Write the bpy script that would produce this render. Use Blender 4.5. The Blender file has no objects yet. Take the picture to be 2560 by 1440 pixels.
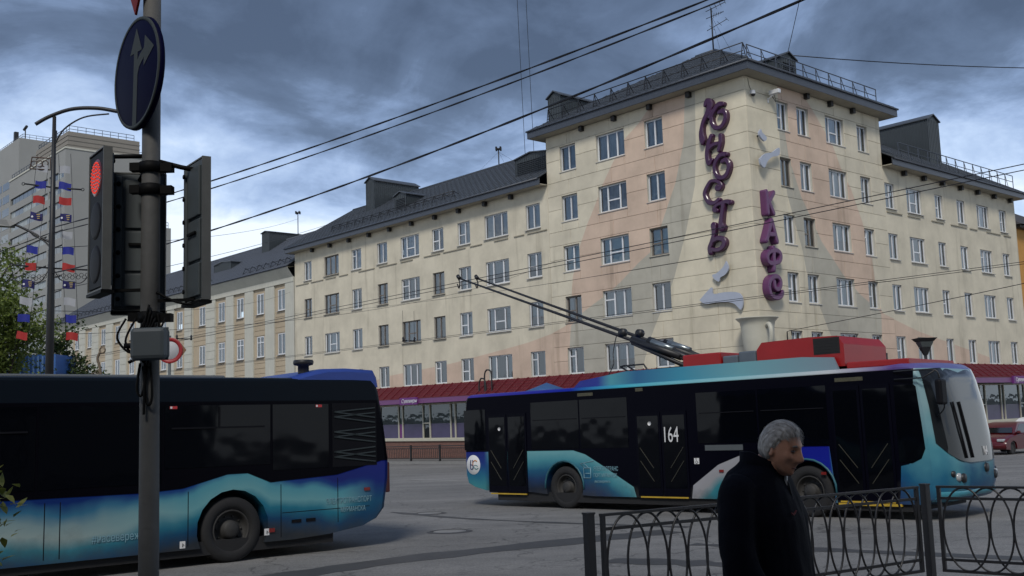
import bpy, bmesh, math, random
from mathutils import Vector, Matrix, noise as mnoise
from math import sin, cos, pi, radians, sqrt, atan2
SC = bpy.context.scene
COL = SC.collection
random.seed(7)

# ------------------------------------------------------------------ camera
cam_d = bpy.data.cameras.new('camera'); cam = bpy.data.objects.new('camera', cam_d); COL.objects.link(cam)
cam_d.sensor_width = 36.0
cam_d.lens = 2605.83 / 2560.0 * 36.0
cam_d.clip_start = 0.1; cam_d.clip_end = 6000
cam.matrix_world = Matrix.Translation((0, 0, 1.6)) @ Matrix.Rotation(radians(90 + 6.9733), 4, 'X') @ Matrix.Rotation(radians(-1.9487), 4, 'Z')
SC.camera = cam

# ------------------------------------------------------------------ sky, sun, exposure
SUN_EL, SUN_AZ = 44.0, 190.0          # azimuth clockwise from +Y (away from the camera)
w = bpy.data.worlds.new('World'); SC.world = w; w.use_nodes = True
nt = w.node_tree; nt.nodes.clear()
def N(nt, t, **kw):
    n = nt.nodes.new(t)
    for k, v in kw.items():
        if k.startswith('i_'):
            key = k[2:]; key = int(key) if key.isdigit() else key.replace('_', ' ')
            n.inputs[key].default_value = v
        else: setattr(n, k, v)
    return n
def math_n(nt, op, a, b=None, c=None, clamp=False):
    n = nt.nodes.new('ShaderNodeMath'); n.operation = op; n.use_clamp = clamp
    for i, v in enumerate((a, b, c)):
        if v is None: continue
        if isinstance(v, (int, float)): n.inputs[i].default_value = v
        else: nt.links.new(v, n.inputs[i])
    return n.outputs[0]
def mixc(nt, fac, a, b, mode='MIX'):
    n = nt.nodes.new('ShaderNodeMix'); n.data_type = 'RGBA'; n.blend_type = mode
    for idx, v in ((0, fac), (6, a), (7, b)):
        if isinstance(v, (int, float)): n.inputs[idx].default_value = v
        elif isinstance(v, (tuple, list)): n.inputs[idx].default_value = (*v[:3], 1)
        else: nt.links.new(v, n.inputs[idx])
    return n.outputs[2]
def ramp(nt, fac, stops, interp='LINEAR'):
    n = nt.nodes.new('ShaderNodeValToRGB'); n.color_ramp.interpolation = interp
    el = n.color_ramp.elements
    while len(el) < len(stops): el.new(0.5)
    for e, (p, c) in zip(el, stops):
        e.position = p; e.color = (*c[:3], 1) if isinstance(c, (tuple, list)) else (c, c, c, 1)
    nt.links.new(fac, n.inputs[0]); return n.outputs[0]
sky = N(nt, 'ShaderNodeTexSky', sky_type='NISHITA', sun_disc=False, sun_elevation=radians(SUN_EL), sun_rotation=radians(SUN_AZ))
tc = N(nt, 'ShaderNodeTexCoord')
sep = N(nt, 'ShaderNodeSeparateXYZ'); nt.links.new(tc.outputs['Generated'], sep.inputs[0])
zc = math_n(nt, 'MAXIMUM', sep.outputs[2], 0.0)
den = math_n(nt, 'ADD', zc, 0.26)
cx_ = math_n(nt, 'DIVIDE', sep.outputs[0], den); cy_ = math_n(nt, 'DIVIDE', sep.outputs[1], den)
comb = N(nt, 'ShaderNodeCombineXYZ'); nt.links.new(cx_, comb.inputs[0]); nt.links.new(cy_, comb.inputs[1])
mp = N(nt, 'ShaderNodeMapping'); mp.inputs['Location'].default_value = (38.6225, 17.2662, 0.0)
mp.inputs['Scale'].default_value = (1.0, 0.85, 1.0); nt.links.new(comb.outputs[0], mp.inputs[0])
n1 = N(nt, 'ShaderNodeTexNoise', i_Scale=1.05, i_Detail=10.0, i_Roughness=0.56, i_Distortion=0.35); nt.links.new(mp.outputs[0], n1.inputs['Vector'])
n2 = N(nt, 'ShaderNodeTexNoise', i_Scale=3.6, i_Detail=10.0, i_Roughness=0.6, i_Distortion=0.4); nt.links.new(mp.outputs[0], n2.inputs['Vector'])
cl = math_n(nt, 'ADD', math_n(nt, 'MULTIPLY', n1.outputs[0], 0.64), math_n(nt, 'MULTIPLY', n2.outputs[0], 0.36))
# clouds thin out towards the horizon, where the bright sky shows under them
thin = math_n(nt, 'MULTIPLY', math_n(nt, 'SUBTRACT', 0.33, zc, clamp=True), 1.30)
cl = math_n(nt, 'SUBTRACT', cl, math_n(nt, 'MULTIPLY', thin, 1.0))
ccol = ramp(nt, cl, [(0.28, (9.0, 9.9, 11.0)), (0.36, (5.4, 6.8, 9.2)), (0.42, (3.5, 4.7, 7.1)), (0.465, (2.1, 2.95, 4.7)), (0.515, (1.15, 1.62, 2.6)), (0.59, (0.66, 0.94, 1.55))])
skyc = mixc(nt, 0.86, sky.outputs[0], ccol)
bg = N(nt, 'ShaderNodeBackground', i_Strength=0.072); nt.links.new(skyc, bg.inputs[0])
wo = N(nt, 'ShaderNodeOutputWorld'); nt.links.new(bg.outputs[0], wo.inputs[0])

sun_d = bpy.data.lights.new('sun', 'SUN'); sun = bpy.data.objects.new('sun', sun_d); COL.objects.link(sun)
sun_d.energy = 1.5; sun_d.angle = radians(14); sun_d.color = (1.0, 0.955, 0.88)
_d = Vector((sin(radians(SUN_AZ)) * cos(radians(SUN_EL)), cos(radians(SUN_AZ)) * cos(radians(SUN_EL)), sin(radians(SUN_EL))))
sun.rotation_euler = _d.to_track_quat('Z', 'Y').to_euler()
sun.location = (0, -30, 60)
vs = SC.view_settings; vs.view_transform = 'Standard'; vs.look = 'None'; vs.exposure = 0.66; vs.gamma = 1.0; vs.use_curve_mapping = False
SC.cycles.max_bounces = 6; SC.cycles.transparent_max_bounces = 12

# ------------------------------------------------------------------ helpers
MATS = {}
def new_mat(name):
    m = bpy.data.materials.new(name); m.use_nodes = True
    nt = m.node_tree; b = nt.nodes['Principled BSDF']; MATS[name] = m
    return m, nt, b
def mat(name, col, rough=0.6, metal=0.0, var=0.15, scale=3.0, bump=0.0, bscale=40.0, spec=0.5, coat=0.0, rnd=0.0, streak=0.0, coord='Object', emit=None, es=0.0):
    if name in MATS: return MATS[name]
    m, nt, b = new_mat(name)
    tcn = N(nt, 'ShaderNodeTexCoord'); vec = tcn.outputs[coord]
    n = N(nt, 'ShaderNodeTexNoise', i_Scale=scale, i_Detail=6.0, i_Roughness=0.6); nt.links.new(vec, n.inputs['Vector'])
    f = math_n(nt, 'MULTIPLY_ADD', n.outputs[0], 2 * var, 1 - var)
    if rnd:
        oi = N(nt, 'ShaderNodeObjectInfo')
        f = math_n(nt, 'MULTIPLY', f, math_n(nt, 'MULTIPLY_ADD', oi.outputs['Random'], 2 * rnd, 1 - rnd))
    if streak:
        mp = N(nt, 'ShaderNodeMapping'); mp.inputs['Scale'].default_value = (9, 9, 0.7); nt.links.new(vec, mp.inputs[0])
        s = N(nt, 'ShaderNodeTexNoise', i_Scale=1.0, i_Detail=4.0); nt.links.new(mp.outputs[0], s.inputs['Vector'])
        f = math_n(nt, 'MULTIPLY', f, math_n(nt, 'MULTIPLY_ADD', s.outputs[0], 2 * streak, 1 - streak))
    c = N(nt, 'ShaderNodeVectorMath', operation='SCALE'); c.inputs[0].default_value = col[:3]; nt.links.new(f, c.inputs['Scale'])
    nt.links.new(c.outputs[0], b.inputs['Base Color'])
    b.inputs['Roughness'].default_value = rough; b.inputs['Metallic'].default_value = metal
    b.inputs['Specular IOR Level'].default_value = spec; b.inputs['Coat Weight'].default_value = coat
    if bump:
        n2 = N(nt, 'ShaderNodeTexNoise', i_Scale=bscale, i_Detail=4.0); nt.links.new(vec, n2.inputs['Vector'])
        bp = N(nt, 'ShaderNodeBump', i_Strength=bump, i_Distance=0.02); nt.links.new(n2.outputs[0], bp.inputs['Height']); nt.links.new(bp.outputs[0], b.inputs['Normal'])
    if emit:
        b.inputs['Emission Color'].default_value = (*emit, 1); b.inputs['Emission Strength'].default_value = es
    return m
def fcurve(nt, val, pts, x0, x1, y0, y1):
    """piecewise linear y(x) of a node socket"""
    n = nt.nodes.new('ShaderNodeFloatCurve'); cu = n.mapping.curves[0]
    q = [((x - x0) / (x1 - x0), (y - y0) / (y1 - y0)) for x, y in sorted(pts)]
    if q[0][0] > 0.002: q.insert(0, (0.0, q[0][1]))
    if q[-1][0] < 0.998: q.append((1.0, q[-1][1]))
    q[0] = (0.0, q[0][1]); q[-1] = (1.0, q[-1][1])
    cu.points[0].location = q[0]; cu.points[1].location = q[-1]
    for p in q[1:-1]: cu.points.new(*p)
    for p in cu.points: p.handle_type = 'VECTOR'
    n.mapping.use_clip = True; n.mapping.update()
    nt.links.new(math_n(nt, 'MULTIPLY_ADD', val, 1 / (x1 - x0), -x0 / (x1 - x0), clamp=True), n.inputs['Value'])
    return math_n(nt, 'MULTIPLY_ADD', n.outputs[0], (y1 - y0), y0)

class MB:
    """collects faces; build() links them as one mesh object"""
    def __init__(s): s.v = []; s.f = []; s.m = []; s.mi = 0; s.sm = []
    def add(s, vs, fs, smooth=False):
        o = len(s.v); s.v += [tuple(p) for p in vs]
        for f in fs: s.f.append(tuple(i + o for i in f)); s.m.append(s.mi); s.sm.append(smooth)
    def box(s, x0, x1, y0, y1, z0, z1, bev=0.0):
        if bev <= 0:
            s.add([(x0, y0, z0), (x1, y0, z0), (x1, y1, z0), (x0, y1, z0), (x0, y0, z1), (x1, y0, z1), (x1, y1, z1), (x0, y1, z1)],
                  [(0, 3, 2, 1), (4, 5, 6, 7), (0, 1, 5, 4), (1, 2, 6, 5), (2, 3, 7, 6), (3, 0, 4, 7)])
        else:
            bm = bmesh.new(); r = bmesh.ops.create_cube(bm, size=1)
            bmesh.ops.scale(bm, vec=(x1 - x0, y1 - y0, z1 - z0), verts=bm.verts)
            bmesh.ops.translate(bm, vec=((x0 + x1) / 2, (y0 + y1) / 2, (z0 + z1) / 2), verts=bm.verts)
            bmesh.ops.bevel(bm, geom=list(bm.edges), offset=bev, segments=2, profile=0.5, affect='EDGES')
            s.bm(bm)
        return s
    def bm(s, bm, smooth=False, M=None):
        bm.verts.index_update(); vs = [(M @ v.co if M else v.co) for v in bm.verts]
        s.add(vs, [[v.index for v in f.verts] for f in bm.faces], smooth); bm.free(); return s
    def bar(s, a, b, w, h=None, up=(0, 0, 1)):
        """rectangular bar from a to b"""
        h = h or w; a = Vector(a); b = Vector(b); d = (b - a).normalized(); u = Vector(up)
        if abs(d.dot(u)) > 0.98: u = Vector((0, 1, 0))
        r = d.cross(u).normalized(); u = r.cross(d)
        r *= w / 2; u *= h / 2
        s.add([a - r - u, a + r - u, a + r + u, a - r + u, b - r - u, b + r - u, b + r + u, b - r + u],
              [(0, 1, 2, 3), (7, 6, 5, 4), (0, 4, 5, 1), (1, 5, 6, 2), (2, 6, 7, 3), (3, 7, 4, 0)]); return s
    def tube(s, pts, r, n=8, cap=True, closed=False):
        pts = [Vector(p) for p in pts]; rs = r if isinstance(r, (list, tuple)) else [r] * len(pts)
        k = len(pts); vs = []; prev = None
        for i, p in enumerate(pts):
            if closed: d = (pts[(i + 1) % k] - pts[i - 1])
            else: d = (pts[min(i + 1, k - 1)] - pts[max(i - 1, 0)])
            if d.length < 1e-9: d = Vector((0, 0, 1))
            d.normalize()
            if prev is None:
                u = Vector((0, 0, 1)) if abs(d.z) < 0.95 else Vector((1, 0, 0))
                a = d.cross(u).normalized()
            else:
                a = (prev - d * prev.dot(d))
                a = a.normalized() if a.length > 1e-6 else d.orthogonal().normalized()
            prev = a; b = d.cross(a)
            for j in range(n):
                t = 2 * pi * j / n; vs.append(p + (a * cos(t) + b * sin(t)) * rs[i])
        fs = []
        for i in range(k if closed else k - 1):
            i2 = (i + 1) % k
            for j in range(n): fs.append((i * n + j, i * n + (j + 1) % n, i2 * n + (j + 1) % n, i2 * n + j))
        s.add(vs, fs, True)
        if cap and not closed:
            o = len(s.v) - k * n
            s.f.append(tuple(o + j for j in reversed(range(n)))); s.m.append(s.mi); s.sm.append(False)
            s.f.append(tuple(o + (k - 1) * n + j for j in range(n))); s.m.append(s.mi); s.sm.append(False)
        return s
    def lathe(s, prof, n=24, M=None, smooth=True, a0=0, a1=2 * pi):
        """prof: (r, z) pairs round the local Z axis"""
        vs = []; full = abs(a1 - a0 - 2 * pi) < 1e-6; m = n if full else n + 1
        for r, z in prof:
            for j in range(m):
                t = a0 + (a1 - a0) * j / n; p = Vector((r * cos(t), r * sin(t), z)); vs.append(M @ p if M else p)
        fs = []
        for i in range(len(prof) - 1):
            for j in range(n):
                j2 = (j + 1) % m; fs.append((i * m + j, i * m + j2, (i + 1) * m + j2, (i + 1) * m + j))
        s.add(vs, fs, smooth); return s
    def prism(s, poly, fn0, fn1, smooth=False):
        """poly 2-D outline; fn0 / fn1 map a 2-D point to the back / front 3-D point"""
        n = len(poly); s.add([fn0(p) for p in poly] + [fn1(p) for p in poly],
              [tuple(reversed(range(n))), tuple(range(n, 2 * n))] + [(i, (i + 1) % n, n + (i + 1) % n, n + i) for i in range(n)], smooth); return s
    def mesh(s, name, mats, recalc=True):
        me = bpy.data.meshes.new(name); me.from_pydata(s.v, [], s.f)
        for mm in (mats if isinstance(mats, (list, tuple)) else [mats]): me.materials.append(mm)
        me.polygons.foreach_set('material_index', s.m); me.polygons.foreach_set('use_smooth', s.sm)
        if recalc:
            bm = bmesh.new(); bm.from_mesh(me); bmesh.ops.recalc_face_normals(bm, faces=bm.faces); bm.to_mesh(me); bm.free()
        me.update(); return me
    def build(s, name, mats, parent=None, loc=None, rz=0.0, world=False, kind=None):
        if world and parent is not None:
            Mi = PM[parent.name].inverted(); s.v = [tuple(Mi @ Vector(p)) for p in s.v]
        return inst(name, s.mesh(name, mats), parent, loc, rz, kind)
PM = {}          # world matrix of each top-level empty
def inst(name, me, parent=None, loc=None, rz=0.0, kind=None):
    o = bpy.data.objects.new(name, me); COL.objects.link(o)
    if parent is not None: o.parent = parent
    if loc is not None: o.location = loc
    if rz: o.rotation_euler = (0, 0, rz)
    if kind: o['kind'] = kind
    return o
def tag(o, label, cat, group=None):
    o['label'] = label; o['category'] = cat
    if group: o['group'] = group
    return o
def thing(name, label, cat, loc=(0, 0, 0), rz=0.0, group=None, M=None):
    o = bpy.data.objects.new(name, None); COL.objects.link(o); o.empty_display_size = 0.2
    Mx = M if M is not None else Matrix.Translation(loc) @ Matrix.Rotation(rz, 4, 'Z')
    o.matrix_world = Mx; PM[o.name] = Mx.copy()
    return tag(o, label, cat, group)
def struct(o): o['kind'] = 'structure'; return o
TMP = bpy.data.scenes.new('workbench')          # evaluates modifiers and text away from the big scene
def evaluated(ob):
    TMP.collection.objects.link(ob); TMP.view_layers[0].update(); dg = TMP.view_layers[0].depsgraph
    me = bpy.data.meshes.new_from_object(ob.evaluated_get(dg)); bpy.data.objects.remove(ob); return me
def text_mesh(body, size, mt, extrude=0.0, align='LEFT', shear=0.0, sx=1.0):
    cu = bpy.data.curves.new('lettering', 'FONT'); cu.body = body; cu.size = size; cu.extrude = extrude; cu.align_x = align; cu.shear = shear
    cu.resolution_u = 3; me = evaluated(bpy.data.objects.new('lettering', cu))
    me.name = 'lettering'; me.materials.clear(); me.materials.append(mt)
    if sx != 1: me.transform(Matrix.Diagonal((sx, 1, 1, 1)))
    return me
def smooth_pts(pts, n=6):
    """Catmull-Rom through tuples"""
    P = [Vector(p) for p in pts]; out = []
    for i in range(len(P) - 1):
        p0, p1, p2, p3 = P[max(i - 1, 0)], P[i], P[i + 1], P[min(i + 2, len(P) - 1)]
        for k in range(n):
            t = k / n
            out.append(0.5 * ((2 * p1) + (p2 - p0) * t + (2 * p0 - 5 * p1 + 4 * p2 - p3) * t * t + (3 * p1 - p0 - 3 * p2 + p3) * t ** 3))
    out.append(P[-1]); return out

# the ground falls gently away from the camera
G0, GS = -0.19, -0.015
def gz(Y): return G0 + GS * min(max(Y, 0.0), 90.0)

# frame of the street corner: local x runs along the left facade towards the corner, y runs along the right facade away from us
CX, CY = 12.028, 50.832
AL = radians(48.168)
BM = Matrix.Translation((CX, CY, -1.2)) @ Matrix.Rotation(-AL, 4, 'Z')
BM0 = Matrix.Translation((CX, CY, 0)) @ Matrix.Rotation(-AL, 4, 'Z')
def bw(x, y, z=0): return BM0 @ Vector((x, y, z))
# ------------------------------------------------------------------ ground
def asphalt():
    m, nt, b = new_mat('asphalt')
    tcn = N(nt, 'ShaderNodeNewGeometry'); P = tcn.outputs['Position']
    big = N(nt, 'ShaderNodeTexNoise', i_Scale=0.16, i_Detail=5.0, i_Roughness=0.6); nt.links.new(P, big.inputs['Vector'])
    mp = N(nt, 'ShaderNodeMapping'); mp.inputs['Rotation'].default_value = (0, 0, AL); mp.inputs['Scale'].default_value = (0.12, 0.75, 1); nt.links.new(P, mp.inputs[0])
    st = N(nt, 'ShaderNodeTexNoise', i_Scale=0.9, i_Detail=7.0, i_Roughness=0.62); nt.links.new(mp.outputs[0], st.inputs['Vector'])
    fine = N(nt, 'ShaderNodeTexNoise', i_Scale=38.0, i_Detail=4.0, i_Roughness=0.7); nt.links.new(P, fine.inputs['Vector'])
    mid = N(nt, 'ShaderNodeTexNoise', i_Scale=3.2, i_Detail=6.0, i_Roughness=0.7); nt.links.new(P, mid.inputs['Vector'])
    f = math_n(nt, 'ADD', math_n(nt, 'MULTIPLY', big.outputs[0], 0.5), math_n(nt, 'MULTIPLY', st.outputs[0], 0.5))
    c = ramp(nt, f, [(0.36, (0.115, 0.113, 0.110)), (0.5, (0.158, 0.155, 0.150)), (0.62, (0.205, 0.200, 0.193))])
    c = mixc(nt, 0.75, c, ramp(nt, fine.outputs[0], [(0.3, (0.40, 0.40, 0.40)), (0.7, (1.55, 1.55, 1.55))]), 'MULTIPLY')
    c = mixc(nt, 0.8, c, ramp(nt, mid.outputs[0], [(0.30, (0.66, 0.66, 0.67)), (0.44, (0.97, 0.97, 0.97)), (0.7, (1.12, 1.11, 1.10))]), 'MULTIPLY')
    # hairline cracks
    vo = N(nt, 'ShaderNodeTexVoronoi', feature='DISTANCE_TO_EDGE', i_Scale=0.33); 
    wv = N(nt, 'ShaderNodeVectorMath', operation='ADD'); nt.links.new(P, wv.inputs[0])
    wn = N(nt, 'ShaderNodeTexNoise', i_Scale=1.4, i_Detail=5.0); nt.links.new(P, wn.inputs['Vector'])
    ws = N(nt, 'ShaderNodeVectorMath', operation='SCALE'); ws.inputs['Scale'].default_value = 1.5; nt.links.new(wn.outputs['Color'], ws.inputs[0]); nt.links.new(ws.outputs[0], wv.inputs[1])
    nt.links.new(wv.outputs[0], vo.inputs['Vector'])
    cr = ramp(nt, vo.outputs['Distance'], [(0.0, (0.38, 0.38, 0.38)), (0.010, (1, 1, 1))])
    c = mixc(nt, 1.0, c, cr, 'MULTIPLY')
    nt.links.new(c, b.inputs['Base Color']); b.inputs['Roughness'].default_value = 0.78
    bp = N(nt, 'ShaderNodeBump', i_Strength=0.5, i_Distance=0.01); nt.links.new(fine.outputs[0], bp.inputs['Height']); nt.links.new(bp.outputs[0], b.inputs['Normal'])
    return m
M_ASPH = asphalt()
M_PAVE = mat('paving', (0.14, 0.137, 0.13), 0.85, var=0.2, scale=1.2, bump=0.3)
M_KERB = mat('kerb_stone', (0.20, 0.195, 0.185), 0.8, var=0.25, scale=2.5, bump=0.3)
M_TAR = mat('tar', (0.055, 0.054, 0.054), 0.6, var=0.35, scale=2.0)
M_PAINTLINE = mat('road_paint', (0.33, 0.33, 0.32), 0.7, var=0.45, scale=3.0)
g = MB(); xs = [-2500, -60, -20, 0, 20, 60, 2500]; ys = [-400, 0, 30, 60, 90, 3500]
g.add([(x, y, gz(y)) for y in ys for x in xs], [(j * 7 + i, j * 7 + i + 1, (j + 1) * 7 + i + 1, (j + 1) * 7 + i) for j in range(5) for i in range(6)])
struct(g.build('ground', M_ASPH))

def sheet(name, poly, mt, dz, kind='structure'):
    m = MB(); m.add([(x, y, gz(y) + dz) for x, y in poly], [tuple(range(len(poly)))])
    o = m.build(name, mt)
    if kind: o['kind'] = kind
    return o
def strip_poly(pts, w, jitter=0.0):
    l, r = [], []
    for i, p in enumerate(pts):
        a = Vector(pts[max(i - 1, 0)]); b = Vector(pts[min(i + 1, len(pts) - 1)]); d = (b - a).normalized(); n = Vector((-d.y, d.x))
        ww = w * (1 + random.uniform(-jitter, jitter)) / 2
        l.append(tuple(Vector(p) + n * ww)); r.append(tuple(Vector(p) - n * ww))
    return l + r[::-1]
def line_pts(pts, n=5): return [tuple(v[:2]) for v in smooth_pts([(x, y, 0) for x, y in pts], n)]
sheet('road_patch', strip_poly(line_pts([(-5.8, 11.9), (-3.3, 13.95), (-1.6, 15.6), (0.97, 17.3), (2.6, 18.3)], 6), 0.75, 0.22), M_TAR, 0.004)
sheet('road_patch', strip_poly(line_pts([(-3.0, 25.0), (-1.2, 22.5), (0.93, 20.5), (3.0, 18.9)], 6), 0.22, 0.6), M_TAR, 0.004)
sheet('road_patch', strip_poly(line_pts([(1.2, 14.6), (2.1, 14.1), (2.9, 13.6)], 5), 0.5, 0.5), M_TAR, 0.004)
sheet('road_patch', strip_poly(line_pts([(2.6, 16.2), (4.2, 15.0), (6.5, 13.2)], 5), 0.35, 0.5), M_TAR, 0.004)
# painted lane dashes of the far street
dL = Vector((-cos(AL), sin(AL))); dR = Vector((sin(AL), cos(AL)))
for k in range(-2, 6):
    p = bw(-14 - k * 6.0, -17.5); q = bw(-17 - k * 6.0, -17.5)
    if q.y > 89: break
    sheet('lane_marking', strip_poly([(p.x, p.y), (q.x, q.y)], 0.13), M_PAINTLINE, 0.004)

# pavement round the corner building, with a kerb
def pavement(name, outer, inner, h, kerbname):
    m = MB(); n = len(outer)
    for i in range(n - 1):
        q = [outer[i], outer[i + 1], inner[i + 1], inner[i]]
        m.add([(x, y, gz(y) + h) for x, y in q], [(0, 1, 2, 3)])
    struct(m.build(name, M_PAVE))
    k = MB()
    for i in range(n - 1):
        a = Vector(outer[i]); b = Vector(outer[i + 1]); ia = a + (Vector(inner[i]) - a).normalized() * 0.15; ib = b + (Vector(inner[i + 1]) - b).normalized() * 0.15
        L = [(a.x, a.y, gz(a.y) - 0.05), (b.x, b.y, gz(b.y) - 0.05), (b.x, b.y, gz(b.y) + h + 0.012), (a.x, a.y, gz(a.y) + h + 0.012), (ia.x, ia.y, gz(ia.y) + h + 0.012), (ib.x, ib.y, gz(ib.y) + h + 0.012)]
        k.add(L, [(0, 1, 2, 3), (3, 2, 5, 4)])
    struct(k.build(kerbname, M_KERB))
o_, i_ = [], []
for u in (112, 90, 70, 57, 50, 40, 30, 20, 10, 4): o_.append(bw(-u, -4.1)); i_.append(bw(-u, 0.4))
for k in range(9):
    t = -pi / 2 + (pi / 2) * k / 8; o_.append(bw(-2 + 8 * cos(t), 3.9 + 8 * sin(t))); i_.append(bw(-0.4, 0.4))
for v in (10, 20, 28, 34, 45, 53, 70): o_.append(bw(6, v)); i_.append(bw(-0.4, v))
pavement('pavement', [tuple(p[:2]) for p in o_], [tuple(p[:2]) for p in i_], 0.15, 'kerb')
# our own pavement, inside the black railing
F1, F2, F3 = Vector((0.56, 8.66)), Vector((4.18, 10.93)), Vector((6.93, 8.46))
d12 = (F2 - F1).normalized(); d23 = (F3 - F2).normalized(); n12 = Vector((-d12.y, d12.x)); n23 = Vector((-d23.y, d23.x))
ko = [F1 - d12 * 18 + n12 * 0.4, F1 + n12 * 0.4, F2 - d12 * 0.9 + n12 * 0.4, F2 + (n12 + n23).normalized() * 0.42, F2 + d23 * 0.9 + n23 * 0.4, F3 + n23 * 0.4, F3 + d23 * 14 + n23 * 0.4]
ki = [Vector((-14, -7.9)), Vector((-6, -7.9)), Vector((-1, -7.9)), Vector((1, -7.9)), Vector((4, -7.9)), Vector((9, -7.9)), Vector((18, -7.9))]
pavement('pavement', [tuple(p) for p in ko], [tuple(p) for p in ki], 0.12, 'kerb')

# ------------------------------------------------------------------ facade materials
CREAM, PINK, GREY, CREAM2 = (0.59, 0.535, 0.42), (0.56, 0.425, 0.33), (0.415, 0.39, 0.325), (0.605, 0.545, 0.42)
def mural(name, side, b1, b2, b3):
    """painted swooshes: cream / pink / grey / cream bounded by curves of height"""
    m, nt, b = new_mat(name)
    ge = N(nt, 'ShaderNodeNewGeometry'); P = ge.outputs['Position']
    d = (-cos(AL), sin(AL), 0) if side == 'L' else (sin(AL), cos(AL), 0)
    sb = N(nt, 'ShaderNodeVectorMath', operation='SUBTRACT'); nt.links.new(P, sb.inputs[0]); sb.inputs[1].default_value = (CX, CY, 0)
    dt = N(nt, 'ShaderNodeVectorMath', operation='DOT_PRODUCT'); nt.links.new(sb.outputs[0], dt.inputs[0]); dt.inputs[1].default_value = d
    u = dt.outputs['Value']
    sz = N(nt, 'ShaderNodeSeparateXYZ'); nt.links.new(P, sz.inputs[0]); z = sz.outputs[2]
    def step(pts):
        c = fcurve(nt, z, [(q[1], q[0]) for q in pts], 3.0, 19.0, 0.0, 40.0)
        return math_n(nt, 'MULTIPLY', math_n(nt, 'SUBTRACT', u, c), 60.0, clamp=True)
    col = mixc(nt, step(b3), CREAM2, GREY); col = mixc(nt, step(b2), col, PINK); col = mixc(nt, step(b1), col, CREAM)
    n1 = N(nt, 'ShaderNodeTexNoise', i_Scale=0.7, i_Detail=7.0, i_Roughness=0.62); nt.links.new(P, n1.inputs['Vector'])
    mp = N(nt, 'ShaderNodeMapping'); mp.inputs['Scale'].default_value = (1.8, 1.8, 0.14); nt.links.new(P, mp.inputs[0])
    n2 = N(nt, 'ShaderNodeTexNoise', i_Scale=1.0, i_Detail=5.0, i_Roughness=0.6); nt.links.new(mp.outputs[0], n2.inputs['Vector'])
    col = mixc(nt, 1.0, col, ramp(nt, n1.outputs[0], [(0.3, (0.84, 0.84, 0.83)), (0.65, (1.06, 1.06, 1.05))]), 'MULTIPLY')
    col = mixc(nt, 1.0, col, ramp(nt, n2.outputs[0], [(0.27, (0.76, 0.75, 0.73)), (0.42, (1, 1, 1)), (0.7, (1.03, 1.03, 1.03))]), 'MULTIPLY')
    oi = N(nt, 'ShaderNodeObjectInfo')
    col = mixc(nt, 1.0, col, ramp(nt, oi.outputs['Random'], [(0.0, (0.94, 0.94, 0.94)), (1.0, (1.04, 1.04, 1.03))]), 'MULTIPLY')
    nt.links.new(col, b.inputs['Base Color']); b.inputs['Roughness'].default_value = 0.85
    n3 = N(nt, 'ShaderNodeTexNoise', i_Scale=9.0, i_Detail=6.0); nt.links.new(P, n3.inputs['Vector'])
    bp = N(nt, 'ShaderNodeBump', i_Strength=0.15, i_Distance=0.03); nt.links.new(n3.outputs[0], bp.inputs['Height']); nt.links.new(bp.outputs[0], b.inputs['Normal'])
    return m
M_WL = mural('painted_panel_left', 'L',
  [(6.16, 18.11), (7.08, 17.35), (8.11, 16.75), (9.1, 15.58), (9.99, 14.44), (10.58, 13.46), (11.3, 12.4), (11.91, 11.33), (12.64, 9.51), (12.8, 8.48), (13.1, 6.95), (13.38, 6.7), (14.48, 6.37), (16.75, 5.97), (19.42, 5.67), (24.26, 5.15), (31.64, 4.68), (39, 3.6)],
  [(3.75, 18.16), (4.01, 15.61), (4.69, 13.58), (5.8, 11.5), (6.68, 10.11), (7.54, 9.66), (9.02, 8.71), (10.02, 8.17), (11.15, 7.71), (11.98, 7.35), (12.96, 6.66), (13.14, 5.44), (13.2, 3.6)],
  [(3.08, 18.13), (3.24, 14.94), (3.42, 13.2), (4.04, 11.25), (4.17, 10.84), (5.1, 8.59), (5.3, 8.2), (6.58, 6.14), (6.99, 5.42), (7.6, 4)])
M_WR = mural('painted_panel_right', 'R',
  [(5.02, 18.26), (5.95, 17.54), (7.84, 15.76), (8.61, 14.44), (9.45, 13.48), (10.38, 11.75), (11.12, 9.76), (11.26, 8.83), (11.3, 8.2), (11.67, 6.89), (11.95, 6.61), (16.05, 5.71), (25.12, 4.3)],
  [(2.83, 17.5), (3.25, 15.86), (3.46, 14.53), (4.38, 12.5), (6.07, 10.21), (6.97, 9.45), (8.0, 8.54), (9.58, 7.58), (11.7, 6.65), (11.5, 4.36)],
  [(2.87, 17.79), (2.69, 16.76), (2.76, 15.78), (2.75, 14.64), (3.13, 12.4), (4.18, 9.57), (4.41, 8.51), (5.49, 6.62), (6.09, 5.56), (7.05, 4.3)])
M_JOINT = mat('joint_mortar', (0.33, 0.30, 0.23), 0.9, var=0.2)
M_REVEAL = mat('reveal_plaster', (0.46, 0.44, 0.38), 0.85, var=0.2)
M_FRAME = mat('white_frame', (0.60, 0.61, 0.62), 0.45, var=0.12, rnd=0.12)
M_FRAMED = mat('old_wood_frame', (0.16, 0.14, 0.12), 0.7, var=0.4, scale=8)
M_SILL = mat('sill_metal', (0.36, 0.36, 0.36), 0.5, var=0.2, rnd=0.3)
M_SILLD = mat('sill_dark', (0.05, 0.05, 0.05), 0.6, var=0.3)
M_ROOF = mat('roof_metal', (0.060, 0.068, 0.080), 0.42, var=0.2, scale=1.0, spec=0.4)
M_CLAD = mat('dark_cladding', (0.035, 0.042, 0.046), 0.5, var=0.2, scale=1.5)
M_SOFFIT = mat('soffit', (0.34, 0.315, 0.25), 0.85, var=0.25, scale=1.2)
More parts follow.
